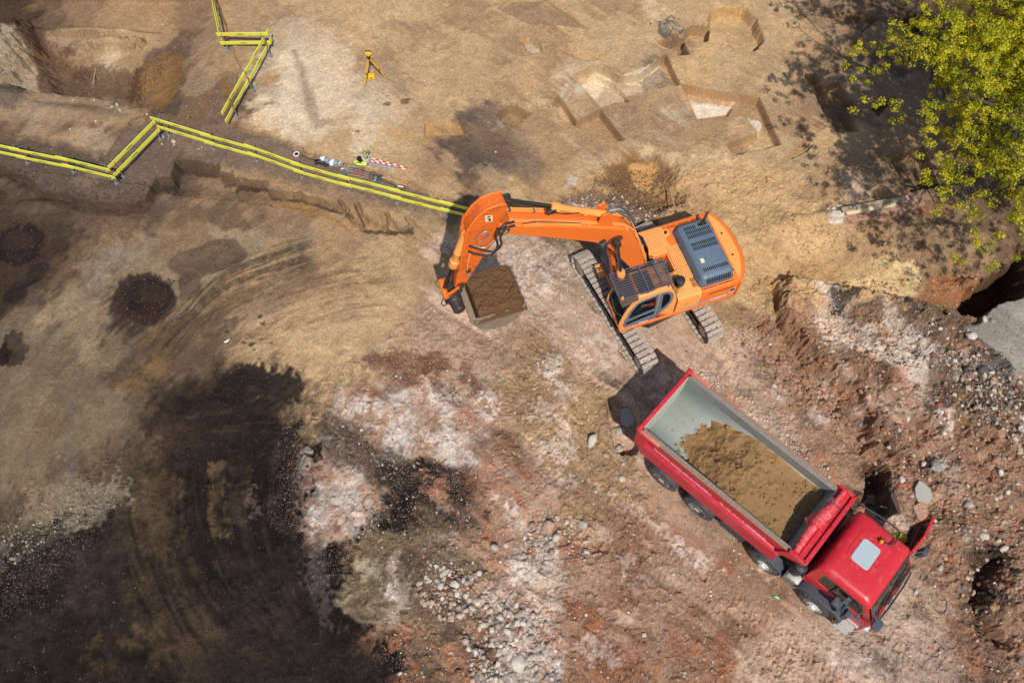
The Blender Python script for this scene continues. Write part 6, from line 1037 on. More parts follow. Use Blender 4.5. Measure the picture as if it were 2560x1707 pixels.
# roof as a rounded shell
def rr3(x0_, x1_, hw, z, r, xs=0): return [(a, b + yc, z) for a, b in rrect(x0_, x1_, -hw, hw, r, 5)]
rfm = MB(); rfm.loft([rr3(4.84, 6.58, 1.09, 2.66, .12), rr3(4.84, 6.56, 1.085, 2.74, .13), rr3(4.90, 6.50, 1.05, 2.83, .15), rr3(5.00, 6.40, .98, 2.90, .16), rr3(5.12, 6.28, .90, 2.925, .15)])
rfo = rfm.build('roof', RED, CB, ang=60)
MB().prism([(a, b + yc) for a, b in rrect(5.18, 6.10, -.30, .62, .12)], XY, 2.925, 2.94).build('roof_raised_panel', RED, rfo, bevel=.012)
MB().prism([(a, b + yc) for a, b in rrect(5.34, 5.90, -.34, .42, .10, 6)], XY, 2.94, 2.962).build('roof_hatch', HAT, rfo, bevel=.008)
rv = MB()
for x_, y_ in ((5.15, .80), (5.1, -.60), (6.2, .72), (6.3, .70), (5.75, -.62), (5.98, -.62), (6.08, -.62), (6.12, .1), (6.22, .1), (6.1, -.25), (6.2, -.25)): rv.cyl((x_, y_ + yc, 2.92), (x_, y_ + yc, 2.932), .014, n=8)
rv.build('roof_plug', CHA, rfo)
sm = MB()
for y_ in (-.55, -.72, .75): sm.box(5.05, 6.25, y_ + yc - .004, y_ + yc + .004, 2.924, 2.929)
sm.build('roof_seam', REDB, rfo); MB().tube([(5.3 + .0, -.93 + yc, 2.88), (6.4, -.93 + yc, 2.87)], .006).build('drip_rail', CHA, rfo) ; MB().tube([(6.05, -.1 + yc, 2.93), (6.0, -.08 + yc, 3.05)], .006).build('aerial', CHA, rfo)
MB().cyl((5.74, .60 + yc, 2.92), (5.74, .60 + yc, 2.98), .05, n=14).build('beacon_foot', CHA, CB); MB().lathe((5.74, .60 + yc, 2.98), (5.74, .60 + yc, 3.12), [(0, .06), (.06, .062), (.11, .045), (.14, .005)], 18).build('beacon', AMB, CB)
MB().hose([(5.72, .70 + yc, 3.03), (5.88, .64 + yc, 3.03), (6.02, .72 + yc, 3.03), (6.02, 1.02 + yc, 3.03), (5.94, 1.17 + yc, 3.02), (5.5, 1.2 + yc, 3.0), (5.0, 1.14 + yc, 3.0), (4.76, 1.10 + yc, 2.98), (4.72, 1.04 + yc, 2.8)], .024, 8, 6).build('roof_pipe', CHA, CB)
MB().tube([(5.95, .98 + yc, 2.95), (5.5, 1.0 + yc, 2.97)], .012).build('roof_wire', CHA, CB)
# windscreen, grille, bumper, wipers
MB().hexa([(6.98, yc - 1.0, 1.78), (7.0, yc - 1.0, 1.78), (7.0, yc + 1.0, 1.78), (6.98, yc + 1.0, 1.78), (6.52, yc - .97, 2.70), (6.54, yc - .97, 2.70), (6.54, yc + .97, 2.70), (6.52, yc + .97, 2.70)]).build('windscreen', TG, CB)
MB().hexa([(7.0, yc - 1.08, 1.30), (7.12, yc - 1.0, 1.30), (7.12, yc + 1.0, 1.30), (7.0, yc + 1.08, 1.30), (6.98, yc - 1.08, 1.76), (7.06, yc - 1.0, 1.76), (7.06, yc + 1.0, 1.76), (6.98, yc + 1.08, 1.76)]).build('front_panel', RED, CB, bevel=.03)
MB().box(7.02, 7.14, yc - .8, yc + .8, .80, 1.28).build('grille', CHA, CB, bevel=.02)
bpr = MB(); ob = [(6.62, yc - 1.15), (7.0, yc - 1.12), (7.18, yc - .9), (7.24, yc), (7.18, yc + .9), (7.0, yc + 1.12), (6.62, yc + 1.15)]; bpr.prism(ob, XY, .42, .80); bpr.build('bumper', GPL, TK, bevel=.04)
for s_ in (-1, 1): MB().box(7.05, 7.2, yc + s_ * .9 - .14, yc + s_ * .9 + .14, .84, 1.05).build('headlight', mat('lamp_glass', (.6, .62, .62), .1), TK, bevel=.02)
for y0_, y1_ in ((-.9, -.1), (-.25, .6), (.1, .95)):
    w_ = MB(); w_.tube([(7.08, yc + y0_, 1.72), (7.02, yc + (y0_ + y1_) / 2, 1.88), (6.99, yc + y1_, 1.93)], .014); w_.tube([(6.97, yc + y1_ - .35, 1.97), (6.955, yc + y1_ + .1, 2.0)], .018); w_.build('wiper', CHA, CB)
MB().tube([(7.12, yc - 1.02, 1.62), (7.16, yc - .3, 1.66), (7.16, yc + .5, 1.66), (7.12, yc + 1.02, 1.62)], .025).build('front_rail', CHA, CB)
MB().hexa([(6.50, yc - .95, 2.72), (6.60, yc - .95, 2.64), (6.60, yc + .95, 2.64), (6.50, yc + .95, 2.72), (6.50, yc - .95, 2.745), (6.62, yc - .95, 2.665), (6.62, yc + .95, 2.665), (6.50, yc + .95, 2.745)]).build('sun_visor', CHA, CB)
# mudguard, steps and mirrors on the right
MB().prism([(4.98, .92), (5.1, 1.16), (5.4, 1.30), (6.05, 1.30), (6.30, 1.10), (6.36, .7), (6.50, .7), (6.46, 1.16), (6.14, 1.42), (5.3, 1.42), (5.0, 1.26), (4.86, .95)], XZ, -1.28, -1.0).build('cab_mudguard', GPL, TK, bevel=.02)
MB().prism([(4.98, .92), (5.1, 1.16), (5.4, 1.30), (6.05, 1.30), (6.30, 1.10), (6.36, .7), (6.50, .7), (6.46, 1.16), (6.14, 1.42), (5.3, 1.42), (5.0, 1.26), (4.86, .95)], XZ, 1.02, 1.28).build('cab_mudguard', GPL, TK, bevel=.02)
for z_, y0_ in ((.45, -1.28), (.78, -1.18), (1.10, -1.10)): MB().box(6.46, 6.92, y0_, y0_ + .24, z_, z_ + .03).build('step', ALU, TK, bevel=.004); MB().box(6.46, 6.92, -y0_ - .24, -y0_, z_, z_ + .03).build('step', ALU, TK, bevel=.004)
MB().ball((6.36, -1.26, .72), .03, 8, 6).build('side_marker', AMB, TK)
def mirror(x, y, z, w, d, h, base, s_):
    mo = MB(); mo.prism(rrect(x - d / 2, x + d / 2, y - w / 2, y + w / 2, min(w, d) * .3), XY, z - h / 2, z + h / 2); o = mo.build('mirror', GPL, TK, bevel=.03)
    for b_ in base: MB().tube([b_, (x + .02, y, z + (h * .35 if b_[2] > z else -h * .35))], .014).build('mirror_arm', GRD, o)
mirror(6.28, -1.30, 2.05, .22, .16, .46, [(6.62, -1.0, 2.45), (6.72, -1.03, 1.78)], -1); mirror(7.02, -1.02, 2.28, .34, .26, .12, [(6.56, -.88, 2.66)], -1)
lo2 = MB(); lo2.prism([(5.78, 1.98), (6.24, 1.98), (6.24, 2.16), (6.10, 2.16), (6.08, 2.10), (5.96, 2.10), (5.94, 2.16), (5.78, 2.16)], lambda a, b, h: (a, -1.06 - h + .0, b), .0, .26)
lo2.build('kerb_mirror', GPL, TK, bevel=.02); MB().hexa([(5.98, -1.0, 2.5), (6.1, -1.0, 2.5), (6.1, -1.1, 2.2), (5.98, -1.1, 2.2), (5.98, -1.0, 2.54), (6.1, -1.0, 2.54), (6.1, -1.14, 2.24), (5.98, -1.14, 2.24)]).build('mirror_arm', GRD, TK)
MB().hose([(6.55, -1.04, 1.82), (6.75, -1.1, 1.7), (6.95, -1.06, 1.62)], .025, 7).build('grab_handle', GRD, TK); MB().box(5.72, 5.9, -1.05, -1.025, 1.62, 1.68).build('door_handle', CHA, CB)
text('lettering', '35.360', .08, (6.05, -1.03, 1.5), (1, 0, 0), (0, 0, 1), WHT, CB, .03)
# open driver's door on the left: hinge at the front edge, swung square to the cab
DR = empty('driver_door', (6.72, yc + 1.13, 0), R(7)); DR.parent = TK
dfr = lambda a, b, h: (h, a + .0, b)
dpoly = [(0, 1.05), (1.30, 1.05), (1.34, 1.2), (1.34, 2.0), (1.28, 2.62), (.55, 2.66), (.12, 2.2), (0, 1.8)]; dh = [(.14, 1.86), (1.24, 1.86), (1.20, 2.54), (.60, 2.57), (.20, 2.15)]
dd = MB().plate(dpoly, [dh], dfr, -.04, .04).build('door_shell', RED, DR, bevel=.015); MB().plate(dh, [], dfr, -.006, .006).build('door_glass', TG, DR); MB().plate([(.08, 1.12), (1.28, 1.12), (1.28, 1.82), (.08, 1.82)], [], dfr, -.075, -.04).build('door_trim', CHA, DR, bevel=.015); MB().box(-.13, -.05, .4, 1.1, 1.4, 1.55).build('door_pocket', CHA, DR, bevel=.02)
mo = MB(); mo.prism(rrect(.22, .38, .26, .50, .04), XY, 1.78, 2.3); mm = mo.build('mirror', GPL, DR, bevel=.03); MB().tube([(.04, .1, 2.3), (.3, .38, 2.28)], .014).tube([(.04, .05, 1.75), (.3, .38, 1.8)], .014).build('mirror_arm', GRD, mm)
# soil load
bw = np.array([(p[0], p[1]) for p in sorted(inner)])
def fl(x, y):
    ay = np.abs(y); edge = x + .38 * fbm(x, y, .8, 4, 301) + .55 * np.maximum(0, y - .2) - .30 * np.maximum(0, -y - .2) + .30 * np.exp(-((y + .25) / .4) ** 2) + .10
    h = .86 * ss((edge - .05) / 2.1) + .07 * ss((edge + .25) / .3); h = h * (1 - .16 * (np.maximum(0, y) / 1.1) ** 2) + .07 * fbm(x, y, .6, 4, 305) * ss(edge / .5) + .03 * fbm(x, y, .12, 4, 309) * ss(edge / .2) * (.35 + .65 * ss((2.6 - x) / .8)) + .08 * (1 - np.abs(fbm(x, y, .28, 3, 313))) * ss(edge) * ss((2.8 - x) / .8)
    return 1.44 + h + np.where(edge > .5, .16 * (ay / 1.1) ** 4, 0)
heap('soil_load', fl, -.6, 3.86, -1.07, 1.07, 230, 110, soilmat('tipped_soil', (156, 122, 84), 6, .15), (5.5402, 8.0777, 0), TA, label='brown soil load lying in the front half of the red tipper body', cat='soil')
rs_ = np.random.RandomState(77); kx = rs_.uniform(-.4, 3.7, 420); ky = rs_.uniform(-1, 1, 420); kz = fl(kx, ky); ok = kz > np.interp(np.abs(ky), bw[:, 0], bw[:, 1]) - .02
k2x = rs_.uniform(-1.1, .9, 150); k2y = rs_.uniform(-.65, .7, 150); PX = np.concatenate([kx[ok], k2x]); PY = np.concatenate([ky[ok], k2y]); PZ = np.concatenate([kz[ok], np.full(150, 1.515)]); PZ = np.maximum(PZ, np.interp(np.abs(PY), bw[:, 0], bw[:, 1]) + .01)
sz_ = np.concatenate([.03 + .10 * rs_.rand(ok.sum()) ** 3, .012 + .03 * rs_.rand(150) ** 2])
cl = rockmesh('soil_crumbs', np.stack([PX, PY, PZ], -1), sz_, np.array([alb((152, 118, 80))] * len(PX)), 31); cl.location = (5.5402, 8.0777, 0); cl.rotation_euler = (0, 0, TA); tag(cl, 'crumbs of brown soil scattered over the load and grey bed of the truck', 'soil crumbs', kind='stuff')
st_ = MB().cyl((2.95, -.75, 2.12), (3.35, -.25, 2.16), .012, .03, n=7).build('wood_splinter', mat('splinter_wood', (.45, .33, .2), .8)); st_.location = (5.5402, 8.0777, 0); st_.rotation_euler = (0, 0, TA); tag(st_, 'pale wood splinter lying on the shaded soil inside the truck body', 'stick')
# driver beside the door
stand = dict(pelvis=(0, 0, .95), chest=(.01, 0, 1.30), neck=(.01, 0, 1.48), head=(.03, 0, 1.63), shl=(0, .19, 1.42), shr=(0, -.19, 1.42), ell=(.03, .27, 1.14), elr=(.05, -.25, 1.14), wrl=(.16, .24, .92), wrr=(.26, -.16, 1.08), hpl=(0, .10, .90), hpr=(0, -.10, .90), knl=(.02, .12, .50), knr=(.03, -.11, .50), anl=(-.02, .13, .09), anr=(0, -.13, .09))
dp = TK.location + Matrix.Rotation(TA, 3, 'Z') @ Vector((6.34, 1.84, 0)); person((dp.x, dp.y, hz(dp.x, dp.y)), TA - .6, stand, 'person in yellow helmet and lime hi-vis vest standing beside the open red truck door', HIV, NAVY, HIV, HYE)
# ================================================================ YELLOW BARRIERS
YB = mat('yellow_board', (.70, .69, .07), .55, dirt=.2, dcol=(.50, .46, .16), dscale=4, var=.06); GPO = mat('grey_post', (.16, .18, .19), .6, dirt=.4, dcol=(.3, .26, .2), dscale=6); RPO = mat('red_band', (.55, .03, .03), .5); GRP = mat('green_grey_clamp', (.14, .22, .2), .5); DGR = mat('dark_green_print', (.06, .12, .03), .6)
def barrier(posts, end0, end1, label, joints=None):
    """posts: photo points of the post feet; end0/end1: metres of board beyond the first/last post"""
    P = [g3(*p) for p in posts]; o = P[0]; root = empty('barrier', o, 0, label, 'barrier', 'yellow board barriers around the dig'); P = [p - o for p in P]
    for p in P:
        d = (P[1] - P[0]).normalized(); s = Vector((-d.y, d.x, 0)).normalized() * .05
        po = MB().cyl(p + Vector((0, 0, -.1)), p + Vector((0, 0, 1.16)), .02, n=8).build('post', GPO, root)
        MB().cyl(p + Vector((0, 0, .64)), p + Vector((0, 0, .82)), .0235, n=8).build('red_band', RPO, po)
        MB().bar(p + Vector((-.09, .02, .02)), p + Vector((.09, -.02, .03)), .07, .05).bar(p + Vector((0, -.10, .02)), p + Vector((0, .04, .12)), .04, .03).build('foot', GPO, po)
        for zc in (.98, .50):
            MB().tube([p - s * .6 + Vector((0, 0, zc - .09)), p - s * 1.6 + Vector((0, 0, zc)), p - s * .6 + Vector((0, 0, zc + .10)), p + s * .5 + Vector((0, 0, zc + .10))], .010, 6).build('clamp', GRP, po)
    # boards overlap at the posts, each a piece of its own
    side0 = P[0] - (P[1] - P[0]).normalized() * end0; side1 = P[-1] + (P[-1] - P[-2]).normalized() * end1; kn = [side0] + P[1:-1] + [side1]
    for zc in (.98, .50):
        for i in range(len(kn) - 1):
            a, b = kn[i], kn[i + 1]; d = (b - a).normalized(); s = Vector((d.y, -d.x, 0)).normalized(); ov = d * .22; a2 = a - (ov if i else d * 0); b2 = b + (ov if i < len(kn) - 2 else d * 0); sh = s * (.045 + (.030 if i % 2 else 0))
            bo = MB().bar(a2 + sh + Vector((0, 0, zc)), b2 + sh + Vector((0, 0, zc)), .030, .165).build('board', YB, root, bevel=.006)
            if (b - a).length > 1.1:
                m_ = (a + b) / 2 + sh + s * .0135; t = s if s.y < 0 else -s; m_ = (a + b) / 2 + sh + t * .0155; dx = d if d.cross(Vector((0, 0, 1))).dot(t) > 0 else -d
                text('board_name', 'budimex', .085, m_ - dx * .22 + Vector((0, 0, zc - .02)), dx, (0, 0, 1), DGR, bo, .05, .001)
barrier([(-80, 378), (71, 409), (186, 432), (293, 459)], .3, .18, 'yellow two-board barrier running in from the left edge of the photo')
barrier([(310, 443), (402, 349)], .45, .15, 'short slanting yellow barrier linking the left run to the long run')
barrier([(424, 340), (535, 374), (643, 404), (756, 451 - 6), (872, 478), (994, 509), (1119, 541), (1225, 570)], .4, .3, 'longest yellow barrier, running from the corner to beneath the orange digger arm')
barrier([(545, -30), (552, 40), (569, 122)], .5, .05, 'yellow barrier running up out of the top edge of the photo')
barrier([(573, 128), (668, 127)], .22, .3, 'short level yellow barrier at the top with long dark shadow')
barrier([(677, 142), (632, 228), (595, 296)], .5, .62, 'yellow barrier slanting down beside the pale floor left of the tripod')
# ================================================================ SURVEY TRIPOD
YTR = mat('tripod_yellow', (.80, .40, .01), .35, dirt=.1); TBK = mat('tripod_black', (.02, .02, .02), .5)
f1_, f2_, f3_ = g3(912, 219), g3(969, 201), g3(937, 166); ctr = (f1_ + f2_ + f3_) / 3; hx, hy = at(921.5, 143, 1.38); top_ = Vector((hx, hy, 1.36 + ctr.z))
TP = empty('survey_tripod', (top_.x, top_.y, ctr.z), 0, 'yellow three-legged survey tripod with level on top, above a yellow case', 'tripod'); O = Vector(TP.location)
for f, m_ in ((f1_, YTR), (f2_, YTR), (f3_, YTR)):
    a = top_ - O; b = f - O; d = (b - a).normalized(); q = d.cross(Vector((0, 0, 1))).normalized() * .028; mid = a.lerp(b, .55); lg_ = MB()
    lg_.bar(a + q + d * .08, mid + q, .022, .022).bar(a - q + d * .08, mid - q, .022, .022).bar(mid - d * .3, b - d * .1, .05, .026)
    L_ = lg_.build('leg', YTR, TP, bevel=.004); MB().bar(mid - d * .02, mid + d * .03, .09, .05).bar(a + d * .02, a + d * .11, .09, .06).build('leg_clamp', TBK, L_, bevel=.004)
    MB().cyl(b - d * .12, b, .03, .006, n=8).build('spike', SIL, L_)
MB().cyl(top_ - O, top_ - O + Vector((0, 0, .04)), .08, n=18).build('tripod_head', TBK, TP, bevel=.006)
lv = MB(); h_ = top_ - O + Vector((0, 0, .05)); lv.cyl(h_, h_ + Vector((0, 0, .05)), .06, n=16).box(h_.x - .11, h_.x + .11, h_.y - .05, h_.y + .06, h_.z + .05, h_.z + .17); L_ = lv.build('levelling_instrument', YTR, TP, bevel=.02)
MB().box(h_.x - .11, h_.x + .11, h_.y + .062, h_.y + .10, h_.z + .06, h_.z + .18).build('instrument_face', TBK, L_, bevel=.01); MB().cyl(h_ + Vector((.11, 0, .1)), h_ + Vector((.15, 0, .1)), .03, n=12).build('lens', SIL, L_)
p = g3(929, 196); CS = empty('instrument_case', p, R(8), 'small yellow hard case on the ground beneath the survey tripod', 'case'); CASE = mat('case_yellow', (.85, .44, .01), .4)
MB().box(-.13, .13, -.09, .09, 0, .12).build('case_base', CASE, CS, bevel=.02); MB().box(-.135, .135, -.095, .095, .125, .21).build('case_lid', CASE, CS, bevel=.03); MB().box(-.025, .025, -.105, -.09, .09, .15).build('latch', TBK, CS)
# ================================================================ TOOLS BESIDE THE LONG BARRIER
def put(u, v, name, label, cat, rz=0.0, group=None, dz=0.0): p = g3(u, v, dz); return empty(name, p, rz, label, cat, group)
def tw(u, v): return (720 + u / 6.918, 370 + v / 6.918)
def line(ob, p0, p1, dz=.03): a = g3(*tw(*p0), dz); b = g3(*tw(*p1), dz); o = Vector(ob.location); return a - o, b - o
BKP = mat('black_plastic', (.015, .015, .017), .4); WPL = mat('white_shell', (.78, .78, .76), .3); GPL2 = mat('grey_shell', (.22, .26, .33), .35); WOOD = mat('tool_wood', (.38, .25, .15), .7, dirt=.3, dcol=(.25, .18, .12)); WOOD2 = mat('ochre_handle', (.60, .34, .09), .5); STL = mat('tool_steel', (.30, .33, .34), .35, metal=.7, dirt=.4, dcol=(.25, .2, .15)); WHI = mat('white_paint', (.75, .74, .71), .5); RDP = mat('red_stripe', (.50, .03, .03), .5)
md = put(*tw(150, 118), 'metal_detector', 'metal detector with white ring coil and black shaft, leftmost of the tools', 'metal detector'); a, b = line(md, (150, 118), (500, 255), .05)
ri = MB(); ri.tube([(.10 * math.cos(t), .10 * math.sin(t), .04) for t in np.linspace(0, 2 * math.pi, 25)], .024, 8); ri.build('coil', WHI, md); MB().cyl((0, 0, .02), (0, 0, .05), .075, n=20).build('coil_cover', BKP, md)
sh_ = MB(); sh_.cyl(Vector((0, 0, .06)), b + Vector((0, 0, .05)), .012, n=8); sh_.build('shaft', BKP, md); MB().hose([b, b + Vector((.12, -.02, .12)), b + Vector((.22, -.08, .05))], .02, 8).build('arm_rest', BKP, md); MB().box(b.x - .02, b.x + .16, b.y - .06, b.y + .06, .02, .12).build('control_box', BKP, md, bevel=.02)
def lumps(name, u, v, label, cat, m, n_, spread, seed, s0=.05, s1=.11):
    r_ = random.Random(seed); o = put(*tw(u, v), name, label, cat); mb = MB()
    for k in range(n_): mb.ball((r_.uniform(-spread, spread), r_.uniform(-spread * .6, spread * .6), r_.uniform(.02, .08)), r_.uniform(s0, s1), 10, 6, (1, r_.uniform(.5, .9), .55))
    mb.hose([(-spread, 0, .08), (0, spread * .5, .13), (spread, -.05, .05)], .02, 6); mb.build('folds', m, o); return o
lumps('camera_bag', 560, 265, 'black bag with straps below the white helmets', 'bag', BKP, 6, .16, 3); lumps('black_gloves', 660, 320, 'black gloves and straps beside the black bag', 'gloves', BKP, 5, .10, 4, .03, .07); lumps('work_gloves', 1540, 520, 'crumpled black and grey work gloves over the shovel handles', 'gloves', mat('glove_cloth', (.05, .055, .055), .9, var=.3), 8, .16, 5, .04, .08)
def helm(u, v, m, label, rz):
    o = put(*tw(u, v), 'safety_helmet', label, 'helmet', rz, 'safety helmets lying in a row'); rings = []
    for dz, rx, ry, fx in ((.0, .17, .125, .03), (.012, .165, .12, .03), (.02, .135, .11, 0), (.07, .128, .105, 0), (.11, .10, .082, 0), (.135, .06, .045, 0), (.142, .01, .01, 0)): rings.append([(fx * max(0, math.cos(t)) + rx * math.cos(t), ry * math.sin(t), dz + .01) for t in np.linspace(0, 2 * math.pi, 24, endpoint=False)])
    MB().loft(rings).build('shell', m, o); MB().tube([(.11 * math.cos(t), .0, .05 + .115 * math.sin(t)) for t in np.linspace(.25, 2.9, 9)], .008).build('ridge', m, o)
helm(592, 168, WPL, 'white safety helmet, leftmost of the helmet row', R(20)); helm(672, 218, GPL2, 'blue-grey safety helmet between the two white ones', R(-140)); helm(768, 228, WPL, 'second white safety helmet, right of a blue-grey one', R(25)); helm(832, 264, GPL2, 'blue-grey safety helmet at the right end of the helmet row', R(-120))
o = put(*tw(905, 262), 'water_bottle', 'clear plastic bottle lying right of the helmets', 'bottle'); a, b = line(o, (880, 300), (925, 235), .04); BOT = mat('pale_plastic', (.50, .55, .58), .15, coat=.5); MB().lathe(a, b, [(0, .03), (.02, .04), ((b - a).length * .7, .04), ((b - a).length * .85, .02), ((b - a).length, .018)], 14).build('bottle', BOT, o); MB().cyl(b, b + (b - a).normalized() * .03, .02, n=10).build('cap', GPL2, o)
o = put(*tw(965, 272), 'trowel', 'small dark trowel beside the plastic bottle', 'trowel'); a, b = line(o, (945, 292), (985, 255), .03); MB().cyl(a, a.lerp(b, .5), .014, n=8).build('grip', BKP, o); MB().bar(a.lerp(b, .5), b, .05, .006).build('blade', STL, o)
def tool(name, label, cat, parts):
    u, v = parts[0][1]; o = put(*tw(u, v), name, label, cat)
    for pn, p0, p1, m, r in parts:
        a, b = line(o, p0, p1, .035)
        if isinstance(r, tuple): MB().bar(a, b, r[0], r[1]).build(pn, m, o, bevel=min(r) * .3)
        else: MB().cyl(a, b, r, r * .85, n=8).build(pn, m, o)
    return o
pk = tool('pickaxe', 'pickaxe with curved grey head and brown wooden handle', 'pickaxe', [('handle', (830, 322), (1220, 338), WOOD, .017)]); a, b = line(pk, (750, 388), (860, 310), .04); MB().hose([a, a.lerp(b, .45) + Vector((-.03, .03, .02)), b, b + Vector((.05, .05, 0))], .022, 6).build('head', STL, pk)
def shovel(name, label, blade0, blade1, h0, h1, m, grip=None, cat='shovel', w=.22):
    o = put(*tw(*blade0), name, label, cat); a, b = line(o, blade0, blade1, .03); d = (b - a).normalized(); s = Vector((-d.y, d.x, 0))
    bl_ = MB(); n_ = 6; rings = []
    for k in range(n_ + 1):
        t = k / n_; wd = w * (.55 + .45 * math.sin(min(1, t * 1.5) * math.pi / 2)) * (1 if t < .99 else .9); c = a.lerp(b, t); rings.append([c + s * wd * q / 2 + Vector((0, 0, .03 * (q * q) + .004)) for q in (-1, -.5, 0, .5, 1)] + [c + s * wd * q / 2 + Vector((0, 0, .03 * (q * q) - .002)) for q in (1, .5, 0, -.5, -1)])
    bl_.loft(rings).build('blade', STL, o, bevel=0); p, q = line(o, h0, h1, .04); MB().cyl(b, p, .016, n=8).cyl(p, q, .015, n=8).build('handle', m, o)
    if grip:
        dd_ = (q - p).normalized(); ss_ = Vector((-dd_.y, dd_.x, 0)) * .07; MB().tube([q, q + dd_ * .04 + ss_, q + dd_ * .14 + ss_, q + dd_ * .14 - ss_, q + dd_ * .04 - ss_, q], .014).build('d_grip', grip, o)
    return o
PNK = mat('pink_handle', (.55, .05, .10), .5)
shovel('shovel', 'round steel shovel with silver and pink handle beside the pickaxe', (925, 395), (1035, 405), (1060, 410), (1380, 495), SIL); s3 = [x for x in C.objects if x.name == 'shovel'][0]; a, b = line(s3, (1150, 432), (1310, 475), .042); MB().cyl(a, b, .020, n=8).build('pink_sleeve', PNK, s3)
shovel('rake', 'old rake with thin weathered wooden handle nearest the barrier', (1000, 455), (1030, 462), (1050, 468), (1400, 530), WOOD, None, 'rake', .30); shovel('rake', 'rake with dark wooden handle between the shovel and the pickaxe', (1030, 365), (1050, 372), (1060, 375), (1290, 400), WOOD, None, 'rake', .26)
shovel('spade', 'spade with black shaft and black D grip above the barrier', (1120, 345), (1190, 370), (1200, 375), (1430, 440), BKP, BKP, 'spade', .2); shovel('spade', 'grey spade with black strap handle and D grip, rightmost tool', (1500, 610), (1600, 565), (1640, 575), (1960, 705), BKP, BKP, 'spade', .24)
shovel('shovel', 'shovel with bright ochre wooden handle near the right end of the tools', (1500, 580), (1600, 520), (1650, 525), (2070, 662), WOOD2); shovel('shovel', 'shovel with thin pale wooden handle above the ochre one', (1520, 560), (1610, 505), (1650, 512), (2020, 605), WOOD); MB()
sp = [x for x in C.objects if x.name.startswith('spade')][-1]; a, b = line(sp, (1900, 668), (1995, 690), .045); MB().cyl(a, b, .024, n=8).build('white_sleeve', WHI, sp)
# bucket of small tools, vest, cushion
o = put(*tw(1360, 240), 'tool_bucket', 'white plastic bucket holding small tools beside the black cushion', 'bucket'); MB().lathe((0, 0, 0), (0, 0, .3), [(0, .11), (.01, .115), (.28, .14), (.3, .145), (.3, .13), (.03, .105), (.025, .01)], 20).build('bucket_shell', WPL, o); MB().tube([(.14 * math.cos(t), -.02 + .02 * math.sin(t), .28 + .10 * math.sin(t)) for t in np.linspace(0, math.pi, 9)], .006).build('bail_handle', SIL, o)
for k, (dx, dy, m_) in enumerate(((-.10, .10, SIL), (-.04, .14, BKP), (.02, .12, STL), (.08, .16, SIL), (.12, .10, STL), (.0, .05, mat('yellow_grip', (.75, .6, .05), .5)))): t = MB().cyl((dx * .3, dy * .3, .05), (dx * 1.3, dy * 1.3, .42 + .02 * k), .016, .024, n=8).build('hand_tool', m_, None); t.location = o.location; tag(t, ['silver chisel', 'black-handled brush', 'steel wedge', 'silver rod', 'thick steel bar', 'yellow-handled tool'][k] + ' standing up in the white bucket', 'hand tool')
o = put(*tw(1250, 285), 'hi_vis_vest', 'folded lime yellow vest lying under the black cushion', 'vest'); vv = MB(); vv.loft([[(x * sc2 + .02, y * sc2, z) for x, y in ((-.26, .02), (-.14, -.10), (.02, -.14), (.24, -.13), (.22, .02), (.04, .12), (-.12, .12))] for z, sc2 in ((.0, .95), (.03, 1.0), (.05, .8))]); vv.build('folded_cloth', mat('lime_cloth', (.62, .85, .03), .7, var=.2), o, bevel=.01); MB().bar((-.14, -.03, .055), (.1, -.09, .055), .05, .006).build('reflective_band', SIL, o)
o = put(*tw(1245, 222), 'cushion', 'round black kneeling cushion leaning against the white bucket', 'cushion', 0, None, .02); cu_ = MB(); cu_.lathe((0, 0, .04), (.04, .0, .11), [(0, .08), (.01, .125), (.035, .14), (.06, .13), (.08, .09)], 22); cu_.build('pad', mat('black_cloth', (.008, .008, .009), .9, bump=.4), o)
# range poles and staff case
for k, (p0, p1) in enumerate((((1455, 192), (2062, 358)), ((1443, 218), (2030, 378)), ((1440, 240), (1918, 352)), ((1415, 256), (1865, 348)))):
    o = put(*tw(*p0), 'ranging_pole', ['red and white ranging pole, farthest from the barrier', 'red and white ranging pole, second from the top of the row', 'red and white ranging pole, third from the top of the row', 'red and white ranging pole next to the grey staff case'][k], 'ranging pole', 0, 'red and white ranging poles'); a, b = line(o, p0, p1, .04); n_ = 10
    for i in range(n_): MB().cyl(a.lerp(b, i / n_), a.lerp(b, (i + 1) / n_), .021, n=8).build('white_section' if (i + k) % 2 == 0 else 'red_section', WHI if (i + k) % 2 == 0 else RDP, o)
o = put(*tw(1395, 285), 'levelling_staff', 'grey levelling staff with red edge beside the ranging poles', 'staff'); a, b = line(o, (1395, 285), (1865, 372), .05); MB().bar(a, b, .085, .07).build('staff_body', mat('grey_aluminium', (.36, .38, .40), .4, metal=.3, dirt=.2), o, bevel=.008); q = Vector((.01, .047, .02)); MB().bar(a + q, b + q, .012, .05).build('red_edge', RDP, o); MB().box(-.04, .0, -.05, .04, .02, .09).build('end_cap', BKP, o, bevel=.01)
